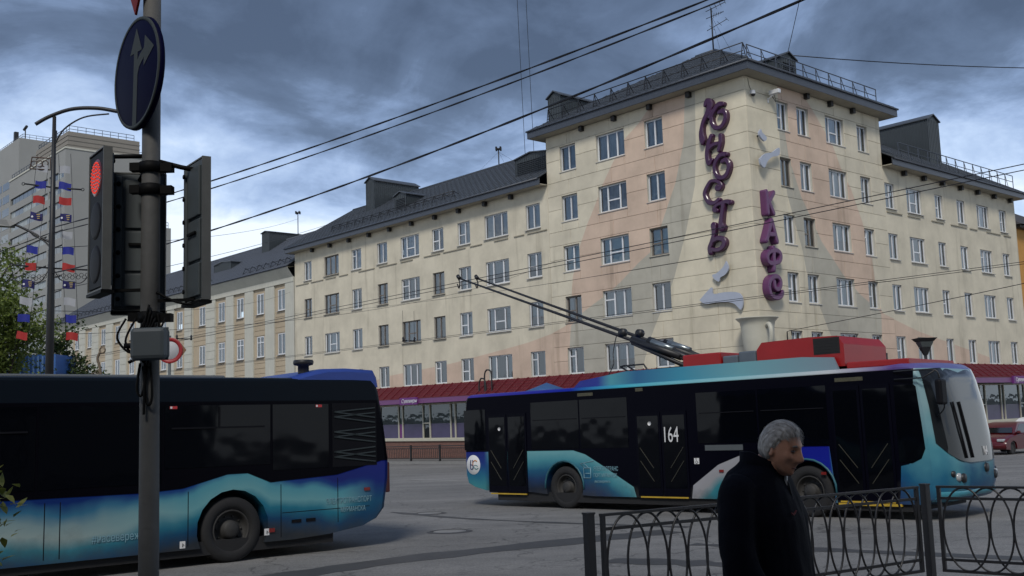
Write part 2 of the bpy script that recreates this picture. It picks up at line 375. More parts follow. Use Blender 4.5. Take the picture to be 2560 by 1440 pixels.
M_FASCIA = mat('fascia_metal', (0.045, 0.052, 0.066), 0.45, var=0.2)
M_IRON = mat('black_iron', (0.012, 0.012, 0.014), 0.5, var=0.3, scale=6)
M_IRONG = mat('grey_rail', (0.05, 0.06, 0.08), 0.5, var=0.3, scale=6)
M_RED = mat('red_canopy', (0.105, 0.008, 0.013), 0.5, var=0.25, scale=1.3)
M_PURPLE = mat('purple_band', (0.15, 0.05, 0.15), 0.5, var=0.12)
M_PURPLED = mat('purple_sign', (0.12, 0.02, 0.15), 0.5, var=0.1)
M_CREAMF = mat('cream_frame', (0.42, 0.40, 0.32), 0.5, var=0.12)
def brick_mat():
    m, nt, b = new_mat('brick_plinth'); tcn = N(nt, 'ShaderNodeTexCoord')
    mp = N(nt, 'ShaderNodeMapping'); mp.inputs['Rotation'].default_value = (pi / 2, 0, 0); nt.links.new(tcn.outputs['Object'], mp.inputs[0])
    br = N(nt, 'ShaderNodeTexBrick', i_Color1=(0.13, 0.05, 0.035, 1), i_Color2=(0.18, 0.075, 0.05, 1), i_Mortar=(0.12, 0.11, 0.1, 1), i_Scale=4.0, i_Mortar_Size=0.02); nt.links.new(mp.outputs[0], br.inputs[0])
    nt.links.new(br.outputs[0], b.inputs['Base Color']); b.inputs['Roughness'].default_value = 0.85; return m
M_BRICK = brick_mat()
def glass_mat(name, tint=(0.55, 0.62, 0.65), ior=1.75, rough=0.02):
    m, nt, b = new_mat(name); nt.nodes.remove(b)
    tr = N(nt, 'ShaderNodeBsdfTransparent'); tr.inputs[0].default_value = (*tint, 1)
    gl = N(nt, 'ShaderNodeBsdfGlossy', i_Roughness=rough); gl.inputs[0].default_value = (0.9, 0.95, 1.0, 1)
    ge = N(nt, 'ShaderNodeTexCoord'); nz = N(nt, 'ShaderNodeTexNoise', i_Scale=1.3, i_Detail=2.0); nt.links.new(ge.outputs['Object'], nz.inputs['Vector'])
    bp = N(nt, 'ShaderNodeBump', i_Strength=0.06, i_Distance=0.2); nt.links.new(nz.outputs[0], bp.inputs['Height']); nt.links.new(bp.outputs[0], gl.inputs['Normal'])
    fr = N(nt, 'ShaderNodeFresnel', i_IOR=ior)
    mx = N(nt, 'ShaderNodeMixShader'); nt.links.new(fr.outputs[0], mx.inputs[0]); nt.links.new(tr.outputs[0], mx.inputs[1]); nt.links.new(gl.outputs[0], mx.inputs[2])
    nt.links.new(mx.outputs[0], nt.nodes['Material Output'].inputs[0]); return m
M_GLASS = glass_mat('window_glass', (0.62, 0.70, 0.74), 2.0)
M_CURT = [mat('curtain_a', (0.60, 0.64, 0.65), 0.9, var=0.2, scale=4, streak=0.3), mat('curtain_b', (0.40, 0.48, 0.52), 0.9, var=0.2, scale=4, streak=0.35),  # pale cloth colours are brightened to stand in for sky reflections on the panes
          mat('curtain_c', (0.12, 0.13, 0.13), 0.9, var=0.3, scale=4, streak=0.3), mat('curtain_d', (0.36, 0.32, 0.25), 0.9, var=0.3, scale=4, streak=0.4), mat('blind_teal', (0.34, 0.58, 0.60), 0.9, var=0.1, scale=2)]

# ------------------------------------------------------------------ wall and window builders (facade frame: x right, y inward, z up)
def wall_mesh(x0, x1, z0, z1, ops, rev, y=0.0):
    """wall face with rectangular openings (x0,x1,z0,z1) and reveals 'rev' deep; slot 1 = reveal"""
    m = MB(); xs = sorted({x0, x1, *[o[0] for o in ops], *[o[1] for o in ops]}); zs = sorted({z0, z1, *[o[2] for o in ops], *[o[3] for o in ops]})
    idx = {}
    def vid(i, j):
        if (i, j) not in idx: idx[(i, j)] = len(m.v); m.v.append((xs[i], y, zs[j]))
        return idx[(i, j)]
    for i in range(len(xs) - 1):
        for j in range(len(zs) - 1):
            cx, cz = (xs[i] + xs[i + 1]) / 2, (zs[j] + zs[j + 1]) / 2
            if any(o[0] < cx < o[1] and o[2] < cz < o[3] for o in ops): continue
            m.f.append((vid(i, j), vid(i + 1, j), vid(i + 1, j + 1), vid(i, j + 1))); m.m.append(0); m.sm.append(False)
    m.mi = 1
    for a, b, c, d in ops:
        m.add([(a, y, c), (b, y, c), (b, y, d), (a, y, d), (a, y + rev, c), (b, y + rev, c), (b, y + rev, d), (a, y + rev, d)],
              [(0, 4, 5, 1), (1, 5, 6, 2), (2, 6, 7, 3), (3, 7, 4, 0)])
    return m
WCACHE = {}
def window_meshes(w, h, cols, transoms, dark):
    """frame with mullions at fractions 'cols'; transoms {pane: fraction}"""
    key = (w, h, tuple(cols), tuple(sorted(transoms.items())), dark)
    if key in WCACHE: return WCACHE[key]
    t = 0.075; f = MB(); f.box(0, w, 0.13, 0.20, 0, t); f.box(0, w, 0.13, 0.20, h - t, h); f.box(0, t, 0.13, 0.20, t, h - t); f.box(w - t, w, 0.13, 0.20, t, h - t)
    edges = [t] + [c * w for c in cols] + [w - t]; panes = []
    for c in cols: f.box(c * w - t * 0.6, c * w + t * 0.6, 0.125, 0.198, t, h - t)
    for i in range(len(edges) - 1):
        a = edges[i] + (t * 0.6 if i else 0); b = edges[i + 1] - (t * 0.6 if i < len(edges) - 2 else 0)
        if i in transoms:
            zt = h * transoms[i]; f.box(a, b, 0.128, 0.196, zt - t * 0.5, zt + t * 0.5)
            panes += [(a, b, t, zt - t * 0.5), (a, b, zt + t * 0.5, h - t)]
        else: panes.append((a, b, t, h - t))
    fm = f.mesh('window', M_FRAMED if dark else M_FRAME)
    pms = []
    for a, b, c, d in panes:
        p = MB(); p.add([(a, 0.165, c), (b, 0.165, c), (b, 0.165, d), (a, 0.165, d)], [(0, 1, 2, 3)]); pms.append(p.mesh('pane', M_GLASS, False))
    s = MB(); s.add([(-0.06, -0.07, -0.05), (w + 0.06, -0.07, -0.05), (w + 0.06, 0.14, 0.0), (-0.06, 0.14, 0.0), (-0.06, -0.07, -0.075), (w + 0.06, -0.07, -0.075), (w + 0.06, 0.14, -0.07), (-0.06, 0.14, -0.07)],
                     [(0, 1, 2, 3), (7, 6, 5, 4), (0, 4, 5, 1), (1, 5, 6, 2), (3, 7, 4, 0)])
    sm = s.mesh('sill', M_SILLD if dark else M_SILL)
    WCACHE[key] = (fm, pms, sm); return WCACHE[key]
CCACHE = {}
def curtain_mesh(x0, x1, z0, z1, k):
    key = (round(x0, 2), round(x1, 2), round(z0, 2), round(z1, 2), k)
    if key in CCACHE: return CCACHE[key]
    m = MB(); n = max(6, int((x1 - x0) * 14)); vs = []
    for i in range(n + 1):
        x = x0 + (x1 - x0) * i / n; y = 0.30 + 0.022 * (1 if i % 2 else -1); vs += [(x, y, z0), (x, y, z1)]
    m.add(vs, [(2 * i, 2 * i + 2, 2 * i + 3, 2 * i + 1) for i in range(n)], True)
    CCACHE[key] = m.mesh('curtain', M_CURT[k]); return CCACHE[key]
rw = random.Random(11)
def put_window(par, M2, x, z, w, h, cols, tr=None, dark=False, cur=None):
    """M2 = (rot, function mapping facade point to parent coordinates)"""
    rot, fn = M2; fm, pms, sm = window_meshes(w, h, cols, tr or {}, dark)
    o = inst('window', fm, par, fn(x, 0, z), rot)
    for p in pms: inst('pane', p, o)
    inst('sill', sm, o)
    if cur is None:
        q = rw.random()
        cur = 'full_a' if q < 0.26 else 'full_b' if q < 0.50 else 'sides' if q < 0.66 else 'half' if q < 0.80 else 'dark' if q < 0.92 else 'warm'
    if cur == 'full_a': inst('curtain', curtain_mesh(0.02, w - 0.02, 0.02, h, 0), o)
    elif cur == 'full_b': inst('curtain', curtain_mesh(0.02, w - 0.02, 0.02, h, 1), o)
    elif cur == 'teal': inst('curtain', curtain_mesh(0.02, w - 0.02, 0.02, h, 4), o)
    elif cur == 'warm': inst('curtain', curtain_mesh(0.02, w - 0.02, 0.02, h, 3), o)
    elif cur == 'dark': inst('curtain', curtain_mesh(0.02, w - 0.02, 0.02, h, 2), o)
    elif cur == 'sides':
        inst('curtain', curtain_mesh(0.02, w * 0.3, 0.02, h, 0), o); inst('curtain', curtain_mesh(w * 0.72, w - 0.02, 0.02, h, 1), o)
    elif cur == 'half': inst('curtain', curtain_mesh(0.02, w - 0.02, h * 0.42, h, 1), o)
    return o
# stroke tables of the wall lettering: metres along the facade, height, width
LETTERS_L = {'Yu_stem': [(2.33, 17.18, 0.15), (2.18, 17.36, 0.23), (2.02, 17.22, 0.28), (2.06, 16.98, 0.28), (2.22, 16.71, 0.23), (2.45, 16.42, 0.19), (2.6, 16.11, 0.17), (2.66, 15.74, 0.23), (2.62, 15.42, 0.27), (2.64, 15.26, 0.19)], 'Yu_o': [(1.22, 16.98, 0.18), (1.49, 17.0, 0.2), (1.75, 16.79, 0.18), (1.96, 16.46, 0.17), (1.92, 16.07, 0.17), (1.71, 15.83, 0.17), (1.39, 15.83, 0.18), (1.15, 16.07, 0.19), (1.08, 16.4, 0.18), (1.22, 16.61, 0.19), (1.49, 16.59, 0.15)], 'Yu_bar': [(2.07, 16.52, 0.19), (1.92, 16.75, 0.19)], 'N_l': [(2.05, 15.49, 0.18), (2.21, 15.18, 0.2), (2.33, 14.83, 0.21), (2.38, 14.46, 0.19), (2.29, 14.09, 0.19), (2.12, 14.25, 0.15)], 'N_bar': [(2.24, 14.88, 0.19), (1.95, 15.01, 0.16), (1.63, 15.01, 0.15)], 'N_r': [(1.47, 15.39, 0.17), (1.49, 15.02, 0.18), (1.63, 14.64, 0.16)], 'O': [(1.2, 14.35, 0.18), (1.54, 14.38, 0.19), (1.83, 14.15, 0.18), (1.97, 13.8, 0.16), (1.88, 13.41, 0.17), (1.62, 13.21, 0.17), (1.3, 13.26, 0.19), (1.1, 13.55, 0.18), (1.08, 13.85, 0.19), (1.25, 14.07, 0.17), (1.47, 14.02, 0.16)], 'S_top': [(1.85, 12.82, 0.15), (1.89, 12.71, 0.17), (1.71, 12.68, 0.18), (1.63, 12.83, 0.17), (1.77, 13.03, 0.14), (2.04, 13.14, 0.13), (2.31, 13.11, 0.15), (2.59, 12.86, 0.17)], 'S_bot': [(2.5, 12.98, 0.18), (2.65, 12.66, 0.18), (2.61, 12.35, 0.17), (2.42, 12.08, 0.18), (2.09, 12.0, 0.16), (1.82, 12.12, 0.16)], 'T_bar': [(1.97, 11.58, 0.17), (2.12, 11.65, 0.2), (2.01, 11.83, 0.14), (1.74, 11.91, 0.15), (1.36, 11.94, 0.16), (1.13, 11.86, 0.2)], 'T_stem': [(1.54, 11.87, 0.19), (1.66, 11.35, 0.19), (1.76, 10.88, 0.23), (1.71, 10.66, 0.32)], 'B_stem': [(2.23, 10.86, 0.26), (2.23, 10.47, 0.18), (2.38, 10.05, 0.19), (2.55, 9.74, 0.19), (2.51, 9.49, 0.21)], 'B_bowl': [(2.38, 10.05, 0.17), (2.02, 10.16, 0.19), (1.67, 10.04, 0.2), (1.63, 9.8, 0.21), (1.88, 9.6, 0.18), (2.2, 9.58, 0.16), (2.45, 9.67, 0.15)]}
LETTERS_R = {'K1': [(0.78, 12.26), (0.8, 11.16)], 'K2': [(1.4, 12.28), (0.89, 11.72)], 'K3': [(0.92, 11.77), (1.28, 11.19)], 'A1': [(1.06, 10.83), (0.52, 9.75)], 'A2': [(1.07, 10.83), (1.43, 9.77)], 'A3': [(0.73, 10.1), (1.29, 10.13)], 'F1': [(1.09, 9.44), (1.01, 8.32)], 'F2': [(0.74, 9.23), (1.32, 9.32), (1.63, 9.18), (1.6, 8.89), (1.29, 8.72), (0.68, 8.65), (0.5, 8.85), (0.54, 9.07), (0.74, 9.23)], 'E1': [(1.62, 7.25), (1.47, 7.05), (1.09, 6.94), (0.66, 7.03), (0.5, 7.35), (0.58, 7.73), (0.89, 7.96), (1.29, 7.99), (1.5, 7.79), (1.44, 7.5), (1.18, 7.37), (0.98, 7.47), (0.94, 7.75)]}
BOARDS = {'ST1': [(1.61, 8.95), (1.48, 8.67), (1.53, 8.44), (1.75, 8.25), (2.02, 8.16), (2.12, 7.96), (2.38, 8.11), (2.51, 8.34), (2.24, 8.4), (1.87, 8.62), (1.71, 8.79)], 'ST2': [(3.4, 7.15), (3.02, 7.45), (2.61, 7.72), (2.55, 7.55), (2.49, 7.37), (1.78, 7.39), (1.09, 7.31), (0.82, 7.14), (0.74, 6.92), (0.74, 6.69), (0.87, 6.42), (1.04, 6.53), (1.25, 6.74), (1.7, 6.88), (2.4, 6.93), (3.06, 6.92)], 'SR1': [(0.42, 13.89), (0.92, 14.22), (1.56, 14.39), (2.16, 14.71), (2.12, 14.32), (1.47, 14.12), (1.06, 13.84), (0.78, 13.48), (0.48, 13.61)], 'SR2': [(0.68, 15.45), (0.78, 15.28), (1.13, 15.08), (0.92, 14.86), (0.55, 15.06), (0.51, 15.28)]}
# ------------------------------------------------------------------ the corner building
BLD = thing('apartment_building', 'long cream corner building with pink and grey mural, taller five-storey corner block and dark roofs', 'building', M=BM)
Z0 = 1.2
FL = (0.0, lambda x, y, z: (x, y, z + Z0)); FR = (pi / 2, lambda x, y, z: (-y, x, z + Z0))
def part(mb, name, mt, F=FL, par=None, kind=None):
    return mb.build(name, mt, par or BLD, F[1](0, 0, 0), F[0], kind=kind)
TOPS = [5.38 + 3 * r for r in range(5)]; WH = 1.5
colsL = [(-13.35, 1.3), (-10.35, 2.15), (-6.69, 1.27)]
colsR = [(2.67, 1.02), (4.5, 1.1), (7.27, 1.85), (10.55, 1.1)]
colsWL = [(-16.57, 1.27), (-20.52, 2.25), (-23.29, 1.28), (-26.11, 1.28), (-29.76, 2.16), (-32.71, 1.27), (-36.1, 1.3), (-40.0, 2.1), (-43.04, 1.15)]
colsWR = [(13.3, 1.1), (15.82, 1.85), (19.39, 1.0), (22.34, 1.1), (25.14, 1.75), (28.53, 1.1)]
def openings(cols, rows): return [(x, x + w, TOPS[r] - WH, TOPS[r]) for r in rows for x, w in cols]
part(wall_mesh(-14.5, 0, 3.3, 18.2, openings(colsL, range(5)), 0.24), 'wall', [M_JOINT, M_REVEAL])
part(wall_mesh(0, 13.1, 3.3, 18.2, openings(colsR, range(5)), 0.24), 'wall', [M_JOINT, M_REVEAL], FR)
part(wall_mesh(-44.5, -14.5, 3.3, 15.36, openings(colsWL, range(4)), 0.24, 0.03), 'wall', [M_WL, M_REVEAL])
part(wall_mesh(13.1, 31.1, 3.3, 15.36, openings(colsWR, range(4)), 0.24, 0.03), 'wall', [M_WR, M_REVEAL], FR)
M_CREAMW = mat('cream_plaster', CREAM, 0.85, var=0.15, scale=0.8, streak=0.1)
sw = MB(); sw.add([(-14.5, -0.03, -1.3), (-14.5, 13.1, -1.3), (-14.5, 13.1, 18.2), (-14.5, -0.03, 18.2)], [(0, 1, 2, 3)]); sw.add([(-14.5, 13.1, -1.3), (0, 13.1, -1.3), (0.03, 13.1, 18.2), (-14.5, 13.1, 18.2)], [(0, 1, 2, 3)])
part(sw, 'wall', M_CREAMW)
bk = MB()
for q in ([(-44.5, 0.03), (-44.5, 12)], [(-44.5, 12), (-14.5, 12)], [(-12, 13.1), (-12, 31.1)], [(-12, 31.1), (-0.03, 31.1)]):
    (a, b), (c, d) = q; bk.add([(a, b, -1.3), (c, d, -1.3), (c, d, 15.36), (a, b, 15.36)], [(0, 1, 2, 3)])
bk.add([(-44.5, 0.03, 15.36), (-44.5, 12, 15.36), (-44.5, 6, 19.3)], [(0, 1, 2)])
bk.add([(-0.03, 31.1, 15.36), (-12, 31.1, 15.36), (-6, 31.1, 19.3)], [(0, 1, 2)])
part(bk, 'wall', M_CREAMW)
# cladding panels of the corner block: three courses to a storey, joints recessed 3 cm
PC = {}
def panel(x0, x1, z0, z1, mt, F):
    g_ = 0.016; w, h = round(x1 - x0 - g_, 3), round(z1 - z0 - g_, 3)
    if w < 0.08 or h < 0.08: return
    key = (w, h, mt.name)
    if key not in PC:
        m = MB(); c = 0.012
        m.add([(0, 0, 0), (w, 0, 0), (w, 0, h), (0, 0, h), (0, -0.02, 0), (w, -0.02, 0), (w, -0.02, h), (0, -0.02, h), (c, -0.03, c), (w - c, -0.03, c), (w - c, -0.03, h - c), (c, -0.03, h - c)],
              [(0, 1, 5, 4), (1, 2, 6, 5), (2, 3, 7, 6), (3, 0, 4, 7), (4, 5, 9, 8), (5, 6, 10, 9), (6, 7, 11, 10), (7, 4, 8, 11), (8, 9, 10, 11)])
        PC[key] = m.mesh('facade_panel', mt)
    inst('facade_panel', PC[key], BLD, F[1](x0 + g_ / 2, 0, z0 + g_ / 2), F[0])
def clad(xa, xb, cols, mt, F, extra):
    cs = sorted(cols)
    for r, T in enumerate(TOPS):
        top = 18.19 if r == 4 else T + 0.93
        # spandrel course
        ed = [xa] + [x + w / 2 for x, w in cs] + extra + [xb]; ed = sorted(ed)
        for a, b in zip(ed, ed[1:]): panel(a, b, T + 0.1 if r < 4 else T + 0.1, top, mt, F)
        lo = T - 2.07 if r else 3.35
        piers = []; e = xa
        for x, w in cs: piers.append((e, x)); e = x + w
        last = sorted([e] + [q for q in extra if q > e + 0.6] + [xb]) if extra else [e, xb]
        piers_l = [p for p in piers if p[1] - p[0] > 0.05]
        tail = list(zip(last, last[1:]))
        if extra and xa > -1:      # right facade: corner strip is at the start
            tail = [(e, xb)]
        for a, b in piers_l + tail:
            panel(a, b, T - 0.75, T + 0.1, mt, F); panel(a, b, lo, T - 0.75, mt, F)
        for x, w in cs:
            panel(x, x + w, T, T + 0.1, mt, F); panel(x, x + w, lo, T - WH, mt, F)
clad(-14.5, 0.03, colsL, M_WL, FL, [-2.4])
clad(0, 13.1, colsR, M_WR, FR, [])
# windows
def layout(w, side, seed):
    r = random.Random(seed)
    if w > 1.6:
        k = r.random()
        if k < 0.5: return [0.29, 0.72], ({1: 0.42} if r.random() < 0.5 else {})
        return [0.36, 0.70], ({0: 0.66} if r.random() < 0.4 else {})
    k = r.random()
    if k < 0.34: return [0.55], {0: 0.45}
    if k < 0.46: return [0.4], {0: 0.68}
    return [0.5], {}
OLD = {(0, 2, 2), (0, 1, 0), ('w', 2, 5), ('w', 2, 3), ('w', 3, 7), ('w', 2, 8), ('w', 1, 4), ('w', 1, 5), ('w', 2, 7), ('w', 1, 3), (1, 3, 0), (1, 2, 1)}
CUR = {(0, 4, 1): 'full_a', (0, 4, 2): 'full_a', (0, 3, 0): 'full_b', (0, 2, 0): 'teal', (0, 2, 1): 'teal', (0, 2, 2): 'teal', (0, 3, 2): 'full_b', (0, 1, 1): 'full_a', (0, 1, 2): 'dark', (0, 0, 0): 'sides', (0, 0, 1): 'half',
       ('w', 0, 0): 'sides', ('w', 0, 2): 'dark', ('w', 1, 1): 'sides', ('w', 2, 1): 'half', ('w', 3, 0): 'full_b', ('w', 3, 3): 'dark', ('w', 1, 3): 'warm', ('w', 1, 5): 'dark', ('w', 1, 4): 'full_b', ('w', 0, 3): 'dark', ('w', 0, 5): 'dark'}
for code, F, cols, rows in ((0, FL, colsL, range(5)), ('w', FL, colsWL, range(4)), (1, FR, colsR, range(5)), ('v', FR, colsWR, range(4))):
    for r in rows:
        for i, (x, w_) in enumerate(cols):
            cl_, tr = layout(w_, code, hash((str(code) == 'w', r * 31 + i * 7 + ord(str(code)[0]))) & 0xffff)
            dk = (code, r - 1 if code == 0 and False else r, i) in OLD
            put_window(BLD, F, x, TOPS[r] - WH, w_, WH, cl_, tr, dk, CUR.get((code, r, i)))
# eaves
def eave(F, x0, x1, y0, y1, zs, zf, open_sides=''):
    s = MB(); s.box(x0 + 0.03, x1 - 0.03, y0 + 0.03, y1, zs, zs + 0.05); part(s, 'soffit', M_SOFFIT, F)
eave(FL, -15.3, 0.8, -0.8, 13.9, 18.2, 18.7)
eave(FL, -44.9, -14.51, -0.7, 1.0, 15.30, 15.7)
eave(FR, 13.11, 31.4, -0.7, 1.0, 15.30, 15.7)
f = MB(); f.box(-15.3, 0.8, -0.8, -0.74, 18.2, 18.66); f.box(0.74, 0.8, -0.739, 13.9, 18.201, 18.661); f.box(-15.3, -15.24, -0.739, 13.9, 18.201, 18.661); part(f, 'fascia', M_FASCIA)
f = MB(); f.box(-44.9, -14.51, -0.7, -0.64, 15.28, 15.68); f.box(-44.9, -44.84, -0.639, 1.0, 15.281, 15.70); part(f, 'fascia', M_FASCIA)
f = MB(); f.box(13.11, 31.4, -0.7, -0.64, 15.28, 15.68); part(f, 'fascia', M_FASCIA, FR)
# gutters: a lighter metal line on the lower lip
for F, x0, x1, y, z in ((FL, -15.35, 0.85, -0.84, 18.64), (FR, -0.8, 13.95, -0.84, 18.64), (FL, -44.95, -14.6, -0.74, 15.66), (FR, 13.2, 31.45, -0.74, 15.66)):
    t = MB(); t.tube([(x0, y, z), (x1, y, z)], 0.06, 8); part(t, 'gutter', M_FASCIA, F)
# roofs with standing seams
def slope_seams(m, fn, x0, x1, run, step=0.5, hipl=False, hipr=False):
    n = int((x1 - x0) / step)
    for i in range(n + 1):
        x = x0 + i * (x1 - x0) / n; r = run
        if hipl: r = min(r, x - x0)
        if hipr: r = min(r, x1 - x)
        if r < 0.25: continue
        a, b = Vector(fn(x, 0.02)), Vector(fn(x, r)); m.bar(a, b, 0.045, 0.05)
    k = 1
    while k * 0.38 < run:      # tile steps across the slope
        r = k * 0.38; a = fn(x0 + (r if hipl else 0), r); b = fn(x1 - (r if hipr else 0), r); m.bar(a, b, 0.05, 0.022); k += 1
r = MB(); x0, x1, y0, y1, zb, s = -15.36, 0.86, -0.86, 13.96, 18.68, 0.56
hh = (y1 - y0) / 2; ra, rb = (x0 + hh, y0 + hh, zb + s * hh), (x1 - hh, y0 + hh, zb + s * hh)
r.add([(x0, y0, zb), (x1, y0, zb), (x1, y1, zb), (x0, y1, zb), ra, rb], [(0, 1, 5, 4), (1, 2, 5), (2, 3, 4, 5), (3, 0, 4)])
slope_seams(r, lambda x, t: (x, y0 + t, zb + s * t + 0.01), x0, x1, hh, 0.5, True, True)
slope_seams(r, lambda x, t: (x1 - t, x, zb + s * t + 0.01), y0, y1, hh, 0.5, True, True)
r.tube([(x1, y0, zb + .02), Vector(rb) + Vector((0, 0, .03))], 0.07, 6); r.tube([ra, rb], 0.07, 6)
ROOF_T = part(r, 'roof', M_ROOF)
def gable(F, xa, xb, name='roof', zb=15.7, s=0.58, half=6.75, par=None, y0=-0.76):
    r = MB(); zr = zb + s * half
    r.add([(xa, y0, zb), (xb, y0, zb), (xb, y0 + half, zr), (xa, y0 + half, zr), (xb, y0 + 2 * half, zb), (xa, y0 + 2 * half, zb)], [(0, 1, 2, 3), (3, 2, 4, 5)])
    r.add([(xa, y0, zb - 0.09), (xb, y0, zb - 0.09), (xb, y0 + half, zr - 0.09), (xa, y0 + half, zr - 0.09)], [(0, 1, 2, 3)])
    slope_seams(r, lambda x, t: (x, y0 + t, zb + s * t + 0.01), xa, xb, half, 0.5)
    r.tube([(xa, y0 + half, zr + 0.02), (xb, y0 + half, zr + 0.02)], 0.08, 6)
    return r
ROOF_L = part(gable(FL, -44.9, -14.52), 'roof', M_ROOF)
ROOF_R = part(gable(FR, 13.12, 31.45), 'roof', M_ROOF, FR)
def roof_box(F, x0, x1, y0, y1, z0, z1, rise=0.35, louvre=False, over=0.12, par=None):
    m = MB(); m.box(x0, x1, y0, y1, z0, z1)
    n = max(3, int((x1 - x0) / 0.2))
    for i in range(n + 1): m.box(x0 + (x1 - x0) * i / n - 0.02, x0 + (x1 - x0) * i / n + 0.02, y0 - 0.02, y0, z0, z1)
    n = max(3, int((y1 - y0) / 0.2))
    for i in range(n + 1):
        y = y0 + (y1 - y0) * i / n; m.box(x1, x1 + 0.02, y - 0.02, y + 0.02, z0, z1); m.box(x0 - 0.02, x0, y - 0.02, y + 0.02, z0, z1)
    xm = (x0 + x1) / 2
    m.add([(x0, y0, z1), (x1, y0, z1), (xm, y0, z1 + rise * 0.9), (x0, y1, z1), (x1, y1, z1), (xm, y1, z1 + rise * 0.9)], [(0, 1, 2), (3, 4, 5)])
    o = part(m, 'vent_shaft', M_CLAD, F, par)
    c = MB(); a, b = x0 - over, x1 + over; ya, yb = y0 - over, y1 + over
    for sgn in (0, 1):
        e = a if sgn == 0 else b
        c.add([(e, ya, z1 - 0.03), (xm, ya, z1 + rise), (xm, yb, z1 + rise), (e, yb, z1 - 0.03), (e, ya, z1 + 0.04), (xm, ya, z1 + rise + 0.07), (xm, yb, z1 + rise + 0.07), (e, yb, z1 + 0.04)],
              [(0, 1, 2, 3), (7, 6, 5, 4), (0, 4, 5, 1), (2, 6, 7, 3), (3, 7, 4, 0)])
    c.build('shaft_cap', M_ROOF, o)
    if louvre:
        l = MB()
        k = int((z1 - z0 - 0.3) / 0.12)
        for i in range(k): l.bar((x0 + 0.15, y0 - 0.03, z0 + 0.2 + i * 0.12), (x1 - 0.15, y0 - 0.03, z0 + 0.2 + i * 0.12), 0.05, 0.03)
        l.build('louvre', M_IRON, o)
    return o
roof_box(FL, -39.75, -38.55, 3.9, 8.3, 17.6, 20.75)
roof_box(FL, -15.2, -14.1, 1.0, 4.4, 18.8, 21.0)
roof_box(FL, -18.3, -15.4, 0.9, 3.6, 16.3, 17.75, 0.2, True)
roof_box(FL, -32.4, -31.0, 1.5, 4.0, 16.9, 18.0, 0.25, True)
roof_box(FR, 24.6, 26.2, 2.6, 9.5, 16.9, 20.7, 0.4)
roof_box(FR, 5.9, 7.3, 1.6, 7.0, 19.3, 20.9, 0.35, True)
h_ = MB(); h_.box(8.3, 9.6, 0.1, 0.9, 19.15, 19.3, 0.03); h_.bar((8.5, 0.3, 18.8), (8.5, 0.3, 19.2), 0.06); h_.bar((9.4, 0.3, 18.8), (9.4, 0.3, 19.2), 0.06); part(h_, 'roof_hatch', M_CLAD, FR)
# roof railings
def railing(F, x0, x1, y, z0, z1, n, style, mt, par=None):
    m = MB(); m.tube([(x0, y, z1), (x1, y, z1)], 0.028, 6); m.tube([(x0, y, (z0 + z1) / 2 + 0.05), (x1, y, (z0 + z1) / 2 + 0.05)], 0.022, 6)
    o = part(m, 'roof_railing', mt, F, par)
    for i in range(n + 1):
        x = x0 + (x1 - x0) * i / n; p = MB()
        if style == 'A':
            p.bar((x - 0.16, y, z0), (x, y, z1), 0.035); p.bar((x + 0.16, y, z0), (x, y, z1), 0.035); p.bar((x, y + 0.55, z0 + 0.3), (x, y, z1), 0.03)
            p.bar((x - 0.1, y, z0 + 0.35), (x + 0.1, y, z0 + 0.35), 0.03)
        else:
            p.bar((x, y, z0), (x, y, z1), 0.04)
            if i < n: p.bar((x, y, z1), (x + (x1 - x0) / n * 0.55, y + 0.1, z0 + 0.05), 0.028)
        p.build('railing_post', mt, o)
railing(FL, -13.9, 0.25, -0.3, 18.85, 19.78, 11, 'A', M_IRON)
railing(FR, 0.0, 12.6, -0.25, 18.85, 19.75, 10, 'Z', M_IRONG)
railing(FR, 15.2, 31.2, 0.0, 16.1, 17.05, 13, 'Z', M_IRONG)
railing(FL, -39.2, -24.0, 0.3, 16.3, 16.75, 14, 'A', M_IRON)
# beam ends under the eaves
for F, us, z in ((FL, [-3.44, -6.15, -8.79, -11.36], 18.2), (FL, [-17.72, -20.25, -22.94, -25.53, -28.21, -30.88, -33.5, -36.2, -38.9, -41.5], 15.3), (FR, [5.38, 7.72, 10.03], 18.2), (FR, [15.46, 17.89, 20.29, 22.78, 25.19, 27.64, 30.16], 15.3)):
    for u in us:
        m = MB(); m.box(u - 0.13, u + 0.13, -0.28, 0.0 - 0.031, z - 0.30, z - 0.005, 0.02); part(m, 'eave_vent', M_IRON, F)
# string course with patches of fallen plaster under the top wing windows
for F, x, b in ((FL, -44.3, -14.6), (FR, 13.3, 31.0)):
    while x < b - 1:
        l = rw.uniform(0.8, 2.4); sc = MB(); sc.box(x, min(x + l, b), -0.035, 0.028, 12.60, 12.66); part(sc, 'string_course', M_JOINT, F); x += l + rw.uniform(0.2, 1.5)
